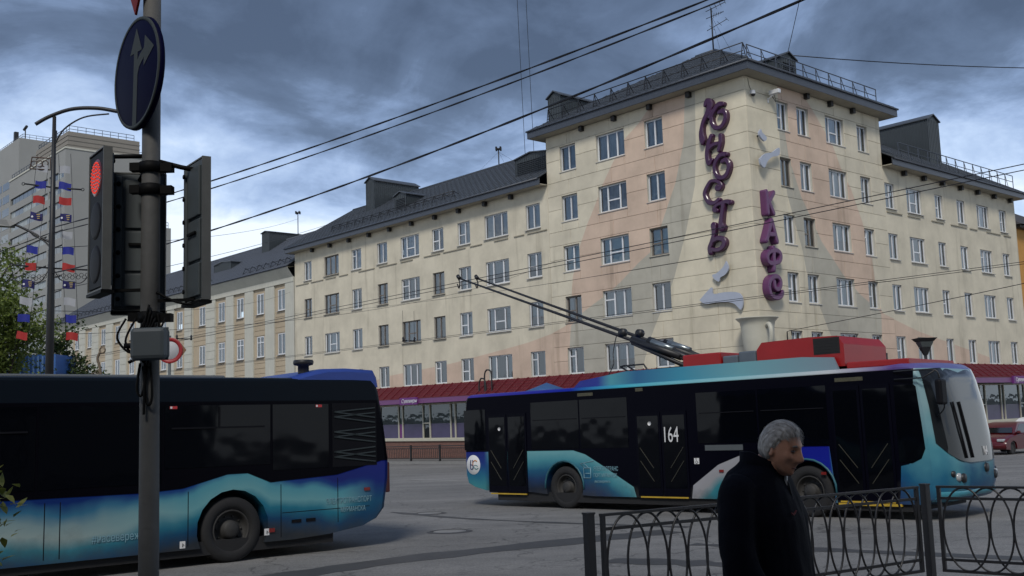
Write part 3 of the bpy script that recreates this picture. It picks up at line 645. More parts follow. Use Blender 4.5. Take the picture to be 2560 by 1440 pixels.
# ---- ground floor: shop glazing, plinth, red canopy with a purple band
M_SHOPG = glass_mat('shop_glass', (0.5, 0.58, 0.56), 1.7)
M_FILM = mat('purple_film', (0.045, 0.035, 0.09), 0.35, var=0.5, scale=1.2)
M_FILM2 = mat('magenta_film', (0.12, 0.02, 0.14), 0.35, var=0.2)
M_DARKIN = mat('dark_interior', (0.04, 0.045, 0.045), 0.9, var=0.4, scale=0.8)
M_SHOPIN = mat('shop_blind', (0.16, 0.20, 0.19), 0.8, var=0.35, scale=1.2)
SHC = {}
def shop_pane(w, z0, z1, mt, name='pane'):
    k = (round(w, 2), z0, z1, mt.name)
    if k not in SHC: m = MB(); m.add([(0, 0, z0), (w, 0, z0), (w, 0, z1), (0, 0, z1)], [(0, 1, 2, 3)]); SHC[k] = m.mesh(name, mt, False)
    return SHC[k]
def shopfront(F, xa, xb):
    m = MB(); m.box(xa, xb, -0.14, 0.1, -1.45, 0.08); part(m, 'plinth', M_BRICK, F)
    m = MB(); m.box(xa, xb, -0.24, 0.1, 0.083, 0.22, 0.02); part(m, 'ledge', M_CREAMF, F)
    m = MB(); m.box(xa, xb, 0.6, 0.64, 0.22, 3.25); part(m, 'shop_interior', M_SHOPIN, F)
    x = xa; k = 0; seq = [2.25, 0.48, 2.35, 0.78]
    while x < xb - 0.5:
        w = min(seq[k % 4], xb - x); fr = MB(); t = 0.1
        fr.box(0, t, -0.1, 0.02, 0.222, 2.6); fr.box(t, w, -0.09, 0.015, 2.5, 2.6); fr.box(t, w, -0.09, 0.015, 0.222, 0.30)
        if k % 4 == 3: fr.box(t, w, -0.09, 0.015, 1.25, 1.33)
        o = fr.build('shop_window', M_CREAMF, BLD, F[1](x, 0, 0), F[0])
        film = M_FILM2 if rw.random() < 0.25 else M_FILM
        if k % 4 == 3: inst('pane', shop_pane(w - t, 0.30, 1.25, M_SHOPG), o, (t, -0.03, 0)); inst('pane', shop_pane(w - t, 1.33, 2.5, M_SHOPG), o, (t, -0.03, 0))
        else: inst('pane', shop_pane(w - t, 1.25, 2.5, M_SHOPG), o, (t, -0.03, 0)); inst('window_film', shop_pane(w - t, 0.30, 1.249, film), o, (t, -0.03, 0))
        x += w; k += 1
shopfront(FL, -44.3, -0.3); shopfront(FR, 0.3, 31.0)
cs = MB(); W_ = 0.92
prof = [(-0.10, 3.84), (-0.13, 3.84), (-1.22, 2.98), (-1.22, 2.94)]
cs.add([(x, y, z) for y, z in prof for x in (0.0, W_)], [(0, 1, 3, 2), (2, 3, 5, 4), (4, 5, 7, 6)])
cs.bar((0.03, -0.13, 3.86), (0.03, -1.22, 3.01), 0.05, 0.07)
for k in range(1, 5): cs.bar((0.06, -0.13 - 1.09 * k / 5, 3.845 - 0.86 * k / 5), (W_, -0.13 - 1.09 * k / 5, 3.845 - 0.86 * k / 5), 0.06, 0.03)
for k in range(4): cs.bar((0.06 + 0.22 * k + 0.1, -0.13, 3.845), (0.06 + 0.22 * k + 0.1, -1.22, 2.985), 0.03, 0.03)
csm = cs.mesh('canopy_sheet', M_RED)
for i in range(48): inst('canopy_sheet', csm, BLD, FL[1](-44.3 + i * W_, 0, 0), 0)
for i in range(33): inst('canopy_sheet', csm, BLD, FR[1](0.0 + i * W_, 0, 0), pi / 2)
cc = MB(); cc.add([(-0.14, -0.13, 3.84), (0.13, -0.13, 3.84), (0.13, 0, 3.84), (1.22, 0, 2.98), (1.22, -1.22, 2.98), (-0.14, -1.22, 2.98)], [(0, 1, 4, 5), (1, 2, 3, 4)]); part(cc, 'canopy_sheet', M_RED)
for F, a, b in ((FL, -44.3, 1.2), (FR, -1.19, 31.0)):
    m = MB(); m.box(a, b, -1.21, -1.12, 2.62, 2.935); part(m, 'canopy_band', M_PURPLE, F)
    m = MB(); m.box(a + 0.1, b - (0.1 if F is FR else 1.3), -1.115, -0.15, 2.80, 2.84); part(m, 'canopy_soffit', M_SOFFIT, F)
M_WHITEP = mat('white_lettering', (0.62, 0.62, 0.64), 0.5, var=0.1)
for F, xs_ in ((FL, (-28.35,)), (FR, (25.2,))):
    for x in xs_:
        m = MB(); m.box(x, x + 1.95, -1.36, -1.212, 2.54, 3.03, 0.02); o = part(m, 'shop_sign', M_PURPLED, F); o['label'] = 'purple shop sign box with white script lettering'
        t = text_mesh('Сувениры', 0.36, M_WHITEP, 0.006, shear=0.25); l = inst('lettering', t, o, (x + 0.22, -1.37, 2.68)); l.rotation_euler = (pi / 2, 0, 0)

# ---- things fixed on the facade
LET = LETTERS_L
M_LET = mat('dark_magenta_sign', (0.042, 0.004, 0.038), 0.35, var=0.25, scale=3, coat=0.3)
M_LETL = mat('violet_sign', (0.105, 0.03, 0.10), 0.4, var=0.25, scale=3)
M_LETE = mat('violet_edge', (0.22, 0.09, 0.21), 0.4, var=0.2)
M_NEON = mat('neon_tube_off', (0.075, 0.02, 0.085), 0.25, var=0.1)
def ribbon(m, pts, y0, y1, wmul=1.0):
    """stroke of varying width in the facade plane between depths y0 (wall) and y1 (front)"""
    P = smooth_pts([(-q[0], q[1], q[2] * wmul) for q in pts], 5); n = len(P); Lp, Rp = [], []
    for i, p in enumerate(P):
        d = (P[min(i + 1, n - 1)] - P[max(i - 1, 0)]); d = Vector((d.x, d.y)).normalized(); nn = Vector((-d.y, d.x)) * p.z / 2
        Lp.append((p.x + nn.x, p.y + nn.y)); Rp.append((p.x - nn.x, p.y - nn.y))
    # round the ends
    def cap(p, d, w): return [(p.x + d.x * w * 0.5 * cos(t) - d.y * w * 0.5 * sin(t), p.y + d.y * w * 0.5 * cos(t) + d.x * w * 0.5 * sin(t)) for t in (-pi / 3, 0, pi / 3)]
    vs = []; 
    for (a, b) in zip(Lp, Rp):
        c = ((a[0] + b[0]) / 2, (a[1] + b[1]) / 2)
        vs += [(a[0], y0, a[1]), (a[0], y1, a[1]), ((a[0] * 0.7 + c[0] * 0.3), y1 - 0.03, (a[1] * 0.7 + c[1] * 0.3)), ((b[0] * 0.7 + c[0] * 0.3), y1 - 0.03, (b[1] * 0.7 + c[1] * 0.3)), (b[0], y1, b[1]), (b[0], y0, b[1])]
    fs = []
    for i in range(n - 1):
        for j in range(5): fs.append((i * 6 + j, i * 6 + j + 1, (i + 1) * 6 + j + 1, (i + 1) * 6 + j))
    fs += [(0, 1, 2, 3, 4, 5), tuple((n - 1) * 6 + j for j in reversed(range(6)))]
    m.add(vs, fs, False)
    for p, q in ((P[0], P[1]), (P[-1], P[-2])):
        d = Vector((p.x - q.x, p.y - q.y)).normalized(); w_ = p.z * 0.98
        m.lathe([(0.001, y1 - 0.02), (w_ * 0.4, y1 - 0.015), (w_ * 0.5, y1 + 0.01), (w_ * 0.5, y0)], 12, Matrix.Translation((p.x, 0, p.y)) @ Matrix.Rotation(pi / 2, 4, 'X') @ Matrix.Scale(-1, 4, (0, 0, 1)))
    return P
SIGN1 = thing('wall_sign', 'tall dark purple wall sign of swirling letters reading downwards on the left facade', 'sign', M=BM)
groups = [['Yu_stem', 'Yu_o', 'Yu_bar'], ['N_l', 'N_bar', 'N_r'], ['O'], ['S_top', 'S_bot'], ['T_bar', 'T_stem'], ['B_stem', 'B_bowl']]
for gi, gr in enumerate(groups):
    m = MB(); tubes = MB()
    for k, nm in enumerate(gr):
        pts = LET[nm]
        if nm == 'S_top': pts = LET['S_top'][:-1] + LET['S_bot'][1:]
        if nm == 'S_bot': continue
        P = ribbon(m, pts, -0.03 - 0.002 * k, -0.26 - 0.006 * k, 1.38)
        tubes.tube([(p.x, -0.27 - 0.006 * k, p.y) for p in P[2:-2]] or [(P[0].x, -0.27, P[0].y), (P[-1].x, -0.27, P[-1].y)], 0.018, 6)
    o = m.build('letter', M_LET, SIGN1, (0, 0, Z0)); tubes.build('neon_tube', M_NEON, o)
KAF = LETTERS_R
SIGN2 = thing('cafe_sign', 'violet box-letter café sign reading downwards on the right facade, beside the corner', 'sign', M=BM)
for gr in (['K1', 'K2', 'K3'], ['A1', 'A2', 'A3'], ['F1', 'F2'], ['E1']):
    m = MB(); e = MB()
    for k, nm in enumerate(gr):
        pts = [(-p[0], p[1], 0.25) for p in KAF[nm]]
        if len(pts) == 2: pts = [pts[0], tuple((a + b) / 2 for a, b in zip(*pts)), pts[1]]
        P = ribbon(m, pts, -0.04 - 0.002 * k, -0.38 - 0.004 * k)
        for s in (-1, 1):
            e.tube([(p.x + s * 0.0, -0.385 - 0.004 * k, p.y) for p in P], 0.02, 6)
    o = m.build('letter', M_LETL, SIGN2, (0, 0, Z0), pi / 2); e.build('neon_tube', M_LETE, o, None, 0)
M_STEAM = mat('pale_steam_board', (0.36, 0.39, 0.46), 0.5, var=0.12)
def board(name, pts, F, sgn, d0, d1, label):
    poly = [tuple(p[:2]) for p in smooth_pts([(sgn * x, z, 0) for x, z in pts + pts[:1]], 3)][:-1]
    t = thing(name, label, 'sign', M=BM); m = MB(); m.prism(poly, lambda p: (p[0], -d0, p[1]), lambda p: (p[0], -d1, p[1]))
    bm = bmesh.new(); me = m.mesh('panel', M_STEAM); bm.from_mesh(me); bmesh.ops.triangulate(bm, faces=[f for f in bm.faces if len(f.verts) > 4]); bm.to_mesh(me); bm.free()
    inst('panel', me, t, (0, 0, Z0), F[0])
    b = MB(); cx = sum(p[0] for p in poly) / len(poly); cz = sum(p[1] for p in poly) / len(poly)
    b.bar((cx, 0, cz), (cx, -d0 + 0.005, cz), 0.07); b.build('bracket', M_IRON, t, (0, 0, Z0), F[0]); return t
board('steam_ornament', BOARDS['ST1'], FL, -1, 0.14, 0.22, 'small pale blue steam-curl ornament above the large curl, left facade')
board('steam_ornament', BOARDS['ST2'], FL, -1, 0.14, 0.22, 'large pale blue steam-curl ornament below the purple letters, left facade')
board('steam_ornament', BOARDS['SR1'], FR, 1, 0.26, 0.36, 'larger pale steam-curl ornament above the café sign, right facade')
board('steam_ornament', BOARDS['SR2'], FR, 1, 0.26, 0.36, 'smaller upper pale steam-curl ornament high on the right facade')
# big cup on the corner
CUPM = Matrix.Translation((11.80, 50.30, 3.7)); CUP = thing('cup_sculpture', 'oversized cream coffee cup fixed to the corner above the canopy', 'sculpture', M=CUPM)
M_CUP = mat('cup_cream', (0.47, 0.45, 0.37), 0.5, var=0.12, scale=1.5)
m = MB(); m.lathe([(0.001, 0), (0.52, 0.0), (0.60, 0.25), (0.70, 0.75), (0.77, 1.3), (0.80, 1.75), (0.84, 1.98), (0.98, 2.12), (1.03, 2.16), (1.02, 2.19), (0.94, 2.17), (0.80, 2.0), (0.74, 1.6), (0.6, 0.6), (0.4, 0.2), (0.001, 0.15)], 40); m.build('bowl', M_CUP, CUP)
m = MB(); hp = smooth_pts([(0.26, -0.72, 1.72), (0.30, -1.02, 1.80), (0.34, -1.22, 1.55), (0.34, -1.18, 1.1), (0.30, -0.95, 0.7), (0.24, -0.60, 0.45)], 6); m.tube(hp, 0.105, 12); m.build('handle', M_CUP, CUP)
# cameras and a wire bracket
def wall_camera(x, z, label, kind):
    t = thing('security_camera', label, 'camera', M=BM0 @ Matrix.Translation((0.03, x, z)))
    m = MB()
    if kind == 0:
        m.box(0.0, 0.05, -0.08, 0.08, -0.05, 0.12); m.lathe([(0.11, 0.1), (0.12, 0.02), (0.12, -0.08)], 16, Matrix.Translation((0.14, 0, 0))); m.build('housing', M_FRAME, t)
        d = MB(); d.lathe([(0.11, -0.08), (0.10, -0.14), (0.06, -0.19), (0.001, -0.21)], 16, Matrix.Translation((0.14, 0, 0))); d.build('dome', M_IRON, t)
        c = MB(); c.tube(smooth_pts([(0.06, 0, 0.1), (0.02, -0.12, 0.35), (0.01, -0.2, 0.75)], 5), 0.012, 5); c.build('cable', M_IRON, t)
    else:
        m.bar((0, 0, 0), (0.45, -0.05, 0.22), 0.05); m.bar((0, 0, -0.15), (0, 0, 0.1), 0.08); m.build('bracket', M_FRAME, t)
        b = MB(); b.box(0.15, 0.75, -0.12, 0.12, 0.2, 0.42, 0.03); b.build('housing', M_FRAME, t)
        c = MB(); c.tube(smooth_pts([(0.2, 0.1, 0.2), (0.25, 0.35, -0.1), (0.1, 0.55, 0.1), (0.02, 0.6, 0.5)], 5), 0.014, 5); c.build('cable', M_IRON, t)
wall_camera(0.45, 17.35, 'small white dome security camera high at the building corner', 0)
wall_camera(1.9, 17.25, 'white box security camera on a bracket under the right eave', 1)
# roof aerials
def aerial(loc, h, label, kind, guys=()):
    t = thing('roof_aerial', label, 'antenna', M=BM0 @ Matrix.Translation(loc)); m = MB(); m.tube([(0, 0, -0.2), (0, 0, h)], 0.045, 6); m.build('mast', M_IRON, t)
    if kind == 'yagi':
        for k, (z, a, l, n) in enumerate(((h - 0.05, 0.5, 0.9, 4), (h * 0.80, 0.7, 0.75, 6), (h * 0.53, 0.3, 1.0, 3))):
            y = MB(); d = Vector((cos(a), sin(a), 0.35)).normalized(); p = Vector((0, 0, z)); y.tube([p - d * 0.35, p + d * l], 0.022, 5)
            c = d.cross(Vector((0, 0, 1))).normalized()
            for i in range(n): q = p + d * (l * i / max(n - 1, 1)); hw = 0.34 - 0.05 * i; y.tube([q - c * hw * 1.3, q + c * hw * 1.3], 0.016, 4)
            y.build('yagi', M_IRON, t)
    else:
        c = MB(); c.tube([(0, 0, h - 0.1), (0, 0, h)], 0.16, 8)
        for k in range(4): a = k * pi / 2; c.box(0.22 * cos(a) - 0.05, 0.22 * cos(a) + 0.05, 0.22 * sin(a) - 0.05, 0.22 * sin(a) + 0.05, h - 0.15, h + 0.1)
        c.build('head', M_IRON, t)
    for gx, gy, gzz in guys:
        q = MB(); q.tube([(0, 0, h * 0.8), (gx, gy, gzz)], 0.008, 4); q.build('guy_wire', M_IRON, t)
aerial((-6.6, 6.55, 22.85), 2.6, 'television aerial mast on the ridge of the corner block', 'yagi', [(0.9, -0.6, -0.3), (1.1, 0.2, -0.3)])
aerial((-25.7, 6.0, 19.6), 1.3, 'short aerial mast with guy wires on the long left roof ridge', 'head', [(-2.6, 0, -0.1), (1.6, 0.4, -0.1), (1.4, -0.6, -0.3)])
aerial((-54.2, 6.0, 19.0), 2.0, 'aerial mast beside the vent shaft on the pilastered building roof', 'head', [])
# ------------------------------------------------------------------ the pilastered building further along the left street
M_TAN = mat('tan_render', (0.40, 0.325, 0.225), 0.85, var=0.15, scale=1.0, streak=0.12, rnd=0.06)
M_PIL = mat('pale_pilaster', (0.46, 0.45, 0.385), 0.8, var=0.15, scale=1.0, streak=0.12)
PB = thing('pilastered_building', 'tan building with tall white pilasters and low grey roof, left of the cream building', 'building', M=BM0 @ Matrix.Translation((-44.6, 0, -1.2)))
PX = -44.6
FP = (0.0, lambda x, y, z: (x - PX, y, z + Z0))
wu = [47.44, 51.08, 54.72, 58.3, 62.26, 67.2, 70.9, 74.6, 78.93, 82.85, 87.0, 91.18, 95.24, 99.2]
wins = [(-u, 1.25) for u in wu]
rows_p = [(10.9, 12.65), (7.25, 9.0), (3.6, 5.35)]
ops = [(x, x + w_, a, b) for a, b in rows_p for x, w_ in wins]
part(wall_mesh(-101.4, -44.62, -1.4, 13.05, ops, 0.2, 0.12), 'wall', [M_TAN, M_REVEAL], FP, PB)
m = MB(); m.add([(-101.4, 0.12, -1.4), (-101.4, 12, -1.4), (-101.4, 12, 13.5), (-101.4, 0.12, 13.5)], [(0, 1, 2, 3)]); m.add([(-101.4, 12, -1.4), (-44.6, 12, -1.4), (-44.6, 12, 13.5), (-101.4, 12, 13.5)], [(0, 1, 2, 3)])
m.add([(-101.4, 0.12, 13.5), (-101.4, 12, 13.5), (-101.4, 6, 18.4)], [(0, 1, 2)]); part(m, 'wall', M_PIL, FP, PB)
for k, (a, b) in enumerate(rows_p):
    for i, (x, w_) in enumerate(wins):
        if a < 5 and i > 8: continue
        put_window(PB, FP, x, a, w_, b - a, [0.5], {0: 0.7, 1: 0.7} if (k == 1 and 0 < i < 4) else {}, False, ['full_a', 'half', 'dark', 'full_b', 'sides', 'warm'][(i * 5 + k * 3) % 6])
edges = [(44.62, 46.05)] + [(wu[i] + 0.45 if wu[i + 1] - wu[i] < 4.2 else wu[i] + 1.2, wu[i + 1] - 1.25 - 0.42 if wu[i + 1] - wu[i] < 4.2 else wu[i + 1] - 2.0) for i in range(len(wu) - 1)] + [(99.9, 101.4)]
for a, b in edges:
    wide = b - a > 1.6 or a < 45
    m = MB()
    m.box(-b, -a, -0.02, 0.11, -1.4, 13.05)
    part(m, 'pilaster', M_PIL, FP, PB)
    if wide and a > 45:      # rusticated blocks on the broad ones
        for k in range(13):
            q = MB(); q.box(-b + 0.03, -a - 0.03, -0.06, -0.022, 3.2 + k * 0.74, 3.2 + k * 0.74 + 0.70); part(q, 'block', M_PIL, FP, PB)
CO = {}
for i, u in enumerate(wu):     # grooved courses between the windows
    a = edges[i][1]; b = edges[i + 1][0]; w_ = round(b - a, 2)
    for z0, z1 in ((9.05, 10.8), (5.4, 7.15)):
        n = 4
        for k in range(n):
            h = (z1 - z0) / n
            if (w_, h) not in CO: q = MB(); q.box(0.02, w_ - 0.02, 0.085, 0.118, 0.02, h - 0.02); CO[(w_, h)] = q.mesh('wall_course', M_TAN)
            inst('wall_course', CO[(w_, h)], PB, FP[1](-b, 0, z0 + k * h))
m = MB(); m.box(-101.6, -44.62, -0.06, 0.3, 13.05, 13.45); part(m, 'frieze', M_PIL, FP, PB)
m = MB(); m.add([(-101.8, -0.06, 13.45), (-44.6, -0.06, 13.45), (-44.6, -0.55, 14.1), (-101.8, -0.55, 14.1), (-101.8, -0.6, 14.25), (-44.6, -0.6, 14.25), (-101.8, 0.2, 14.3), (-44.6, 0.2, 14.3)], [(0, 1, 2, 3), (3, 2, 5, 4), (4, 5, 7, 6), (0, 3, 4, 6)]); part(m, 'cornice', M_PIL, FP, PB)
PROOF = part(gable(FP, -101.9, -44.6, 'roof', 14.3, 0.66, 6.7, y0=-0.68), 'roof', mat('roof_metal_pale', (0.085, 0.095, 0.115), 0.5, var=0.2, scale=1.0), FP, PB)
roof_box(FP, -57.7, -56.3, 4.2, 8.0, 16.6, 19.35, 0.12, par=PB)
roof_box(FP, -63.5, -60.0, 2.2, 5.0, 16.0, 16.9, 0.15, par=PB)
roof_box(FP, -88.0, -86.8, 2.4, 4.6, 16.0, 18.2, 0.12, par=PB)
br = MB()
br.bar((0, -0.1, 0), (0, 0.15, 0.55), 0.04); br.bar((0, 0.15, 0.55), (0, 0.55, 0.35), 0.04); br.bar((0, -0.1, 0), (0, 0.55, 0.35), 0.035)
brm = br.mesh('snow_guard', M_IRON)
for i in range(46):
    u = 45.6 + i * 1.2
    if 53.6 < u < 60 or 70.5 < u < 75: continue
    inst('snow_guard', brm, PB, FP[1](-u, -0.2, 14.6))
m = MB(); m.tube([(-101.5, 0.0, 15.05), (-60.5, 0.0, 15.05)], 0.025, 5); part(m, 'snow_rail', M_IRON, FP, PB)
m = MB(); m.tube([(-53, 0.0, 15.05), (-45, 0.0, 15.05)], 0.025, 5); part(m, 'snow_rail', M_IRON, FP, PB)

# ------------------------------------------------------------------ hotel tower far behind, left
M_HOT = mat('hotel_panels', (0.25, 0.25, 0.235), 0.85, var=0.12, scale=0.15, streak=0.0)
M_HOTT = mat('hotel_attic', (0.22, 0.20, 0.17), 0.85, var=0.12, scale=0.3)
M_HGL = mat('hotel_glass', (0.05, 0.06, 0.065), 0.12, var=0.5, scale=0.6)
M_HGLB = mat('hotel_blind', (0.30, 0.33, 0.33), 0.6, var=0.4, scale=0.5)
HM = Matrix.Translation((-86.9, 200.0, -1.7)) @ Matrix.Rotation(-AL, 4, 'Z')
HT = thing('hotel_tower', 'tall grey hotel tower with long window bands rising behind the flag mast', 'building', M=HM)
HZ = 58.5; LL, RR = 36.0, 18.0
def hb(m, *a): m.box(*a)
def hwall(xa, xb, z0, z1, ops, rot, name, mt=M_HOT):
    mm = wall_mesh(xa, xb, z0, z1, ops, 0.5); return mm.build(name, [mt, M_HOT], HT, None, rot)
bands = [(54.4 - 2.98 * k) for k in range(18)]
opsL = []
for z in bands: opsL += [(-LL + 1.0, -10.2, z - 1.5, z), (-9.4, -0.8, z - 1.5, z)]
hwall(-LL, 0, 0, HZ, opsL, 0, 'wall')
opsR = [(7.6, 8.8, z - 1.1, z + 0.25) for z in bands]
hwall(0, RR, 0, HZ, opsR, pi / 2, 'wall')
m = MB(); m.add([(-LL, 0, 0), (-LL, RR, 0), (-LL, RR, HZ), (-LL, 0, HZ)], [(0, 1, 2, 3)]); m.add([(-LL, RR, 0), (0, RR, 0), (0, RR, HZ), (-LL, RR, HZ)], [(0, 1, 2, 3)]); m.add([(-LL, 0, HZ), (0, 0, HZ), (0, RR, HZ), (-LL, RR, HZ)], [(0, 1, 2, 3)]); m.build('wall', M_HOT, HT)
pc = {}
hr = random.Random(5)
for z in bands:
    for a, b in ((-LL + 1.0, -10.2), (-9.4, -0.8)):
        n = 9 if b < -10 else 4; w_ = (b - a) / n
        for i in range(n):
            k = (round(w_, 2), hr.random() < 0.3)
            if k not in pc: q = MB(); q.box(0.06, w_ - 0.06, 0.3, 0.36, 0.08, 1.46); pc[k] = q.mesh('pane', M_HGLB if k[1] else M_HGL)
            inst('pane', pc[k], HT, (a + i * w_, 0, z - 1.5))
for z in bands:
    if 's' not in pc: q = MB(); q.box(0.1, 1.1, 0.3, 0.36, 0.08, 1.3); pc['s'] = q.mesh('pane', mat('hotel_stair_glass', (0.06, 0.10, 0.14), 0.2))
    o = inst('pane', pc['s'], HT, (0, 7.6, z - 1.1), pi / 2)
m = MB(); m.box(-LL - 0.15, 0.15, -0.15, RR + 0.15, HZ, HZ + 0.35); m.build('cornice', M_PIL, HT)
m = MB(); m.box(-LL + 16, -0.6, 0.6, RR - 3, HZ + 0.352, HZ + 3.7); m.build('attic', M_HOTT, HT)
m = MB()
for k in range(3): m.box(-LL + 15.9, -0.5, 0.5, RR - 2.9, HZ + 1.0 + k * 0.9, HZ + 1.12 + k * 0.9)
m.build('attic_rail', M_HOTT, HT)
def hrail(pts, z, par):
    m = MB(); 
    for (x0, y0), (x1, y1) in zip(pts, pts[1:]):
        for h in (0.6, 1.25): m.bar((x0, y0, z + h), (x1, y1, z + h), 0.09)
        n = max(1, int(Vector((x1 - x0, y1 - y0)).length / 1.6))
        for i in range(n + 1): m.bar((x0 + (x1 - x0) * i / n, y0 + (y1 - y0) * i / n, z), (x0 + (x1 - x0) * i / n, y0 + (y1 - y0) * i / n, z + 1.25), 0.08)
    m.build('roof_railing', M_IRONG, par)
hrail([(-LL + 16.5, RR - 4), (-LL + 16.5, 1.0), (-1.0, 1.0), (-1.0, RR - 4)], HZ + 3.7, HT)
hrail([(-1.2, RR - 2.8), (-0.4, RR - 0.4)], HZ + 0.35, HT)
hrail([(-LL + 0.5, 0.4), (-LL + 15.5, 0.4)], HZ + 0.35, HT)
# lower wing on the right and rear slab on the left
opsw = [(0.9, 2.2, z - 1.4, z) for z in (38.2, 34.6, 31.0, 27.4)] 
q = wall_mesh(0, 3.6, 0, 44.5, opsw, 0.4); q.build('wall', [M_HOT, M_HOT], HT, (0, RR, 0), pi / 2)
for z in (38.2, 34.6, 31.0, 27.4): g_ = MB(); g_.box(0.9, 2.2, 0.25, 0.3, z - 1.4, z); g_.build('pane', M_HGL, HT, (0, RR, 0), pi / 2)
m = MB(); m.add([(0, RR + 3.6, 0), (-14, RR + 3.6, 0), (-14, RR + 3.6, 44.5), (0, RR + 3.6, 44.5)], [(0, 1, 2, 3)]); m.add([(0, RR, 44.5), (0, RR + 3.6, 44.5), (-14, RR + 3.6, 44.5), (-14, RR, 44.5)], [(0, 1, 2, 3)]); m.build('wall', M_HOT, HT)
hrail([(-6, RR + 2.2), (-0.5, RR + 2.2), (-0.5, RR + 3.2)], 44.5, HT)
SLM = HM @ Matrix.Translation((-33.5, 12.0, 0))
m = MB(); m.box(-40, 0, 0, 30, 0, 78.5); m.build('slab', M_HOT, HT, (-71.0, 12.0, 0))
for k in range(16):
    for i in range(2):
        g_ = MB(); g_.box(-22 + i * 9, -14 + i * 9, -0.05, 0.2, 66.5 - k * 3.5, 68.5 - k * 3.5); g_.build('pane', M_HGL, HT, (-71.0, 12.0, 0))
hrail([(-110.5, 13.0), (-71.5, 13.0), (-71.5, 41)], 78.5, HT)
m = MB(); m.tube([(-73, 14, 78.5), (-73, 14, 82)], 0.15, 6); m.tube([(-74, 14, 81.6), (-72, 14, 82)], 0.4, 6); m.build('roof_mast', M_IRON, HT)
for x, y in ((-79, 13.5), (-72, 21)): m = MB(); m.box(x - 0.5, x + 0.5, y - 0.5, y + 0.5, 78.5, 82); m.build('roof_stub', M_IRON, HT)

# ------------------------------------------------------------------ ochre house at the right edge
M_OCHRE = mat('ochre_render', (0.47, 0.235, 0.055), 0.85, var=0.2, scale=0.8, streak=0.12)
OB = thing('ochre_house', 'orange rendered house with dark brown roof past the right end of the cream building', 'building', M=BM0 @ Matrix.Translation((-2.0, 36.0, -1.2)))
oo = [(x, x + 1.2, z, z + 1.7) for z in (4.3, 7.6, 10.9) for x in (1.4, 4.4, 7.4, 10.4)]
o = wall_mesh(0, 14, -0.3, 15.6, oo, 0.25).build('wall', [M_OCHRE, M_REVEAL], OB, None, pi / 2)
o = wall_mesh(-12, 0, -0.3, 15.6, [(-4.2, -3.0, z, z + 1.7) for z in (7.6, 10.9)], 0.25).build('wall', [M_OCHRE, M_REVEAL], OB, None, 0)
for x, x1_, z, z1_ in oo: put_window(OB, (pi / 2, lambda a, b, c: (-b, a, c)), x, z, 1.2, 1.7, [0.5], {}, False)
for z in (7.6, 10.9): put_window(OB, (0, lambda a, b, c: (a, b, c)), -4.2, z, 1.2, 1.7, [0.5], {}, False)
m = MB(); m.add([(0.7, -0.7, 15.5), (0.7, 14.7, 15.5), (-12.7, 14.7, 15.5), (-12.7, -0.7, 15.5), (-6, 5, 19.2), (-6, 9, 19.2)], [(0, 1, 5, 4), (1, 2, 5), (2, 3, 4, 5), (3, 0, 4)]); m.box(-12.5, 0.5, -0.5, 14.5, 15.3, 15.49)
m.build('roof', mat('brown_roof', (0.045, 0.038, 0.033), 0.7, var=0.4, scale=1.5), OB)

# ------------------------------------------------------------------ block on our side of the street, behind the camera (it shades the near pavement and is mirrored in the buses)
NB = thing('opposite_block', 'grey block behind the viewpoint, seen only mirrored in the bus windows', 'building', (0, -8.0, -0.3), pi)
ow = [(x, x + 1.4, z, z + 1.5) for z in (4, 7, 10, 12.8) for x in range(-38, 30, 4)]
wall_mesh(-42, 32, 0, 15.4, ow, 0.25).build('wall', [mat('near_block_render', (0.30, 0.28, 0.25), 0.85, var=0.2), M_REVEAL], NB)
m = MB(); m.box(-42, 32, 0.8, 12, 0, 15.3); m.build('wall', mat('near_block_core', (0.06, 0.06, 0.06), 0.9), NB)
m = MB(); m.box(-42.5, 32.5, -0.5, 12.5, 15.4, 15.8); m.build('roof', M_ROOF, NB)
wmesh = window_meshes(1.4, 1.5, (0.5,), {}, False)
for x, _, z, _ in ow:
    o = inst('window', wmesh[0], NB, (x, 0, z))
    for p in wmesh[1]: inst('pane', p, o)
# ------------------------------------------------------------------ buses
W = 2.5
M_TYRE = mat('tyre', (0.010, 0.010, 0.011), 0.85, var=0.3, scale=12, bump=0.2, bscale=60)
M_RIM = mat('dusty_rim', (0.028, 0.027, 0.026), 0.7, metal=0.1, var=0.4, scale=10)
M_CHASS = mat('black_chassis', (0.008, 0.008, 0.009), 0.8, var=0.3)
M_RUB = mat('black_rubber', (0.004, 0.004, 0.006), 0.6, var=0.2, spec=0.15)
M_TLRED = mat('red_lens', (0.16, 0.012, 0.010), 0.25, var=0.1)
M_LENS = mat('clear_lens', (0.35, 0.37, 0.38), 0.12, var=0.1, spec=0.8)
M_STICK = mat('white_sticker', (0.62, 0.62, 0.62), 0.5, var=0.08)
M_GHOST = mat('pale_lettering', (0.16, 0.30, 0.36), 0.5, var=0.2, scale=20)
M_YEL = mat('yellow_sill', (0.42, 0.27, 0.02), 0.6, var=0.3)
M_REDBOX = mat('red_roof_box', (0.27, 0.006, 0.006), 0.45, var=0.2, scale=2)
M_GREYBOX = mat('grey_roof_box', (0.085, 0.105, 0.13), 0.6, var=0.25)
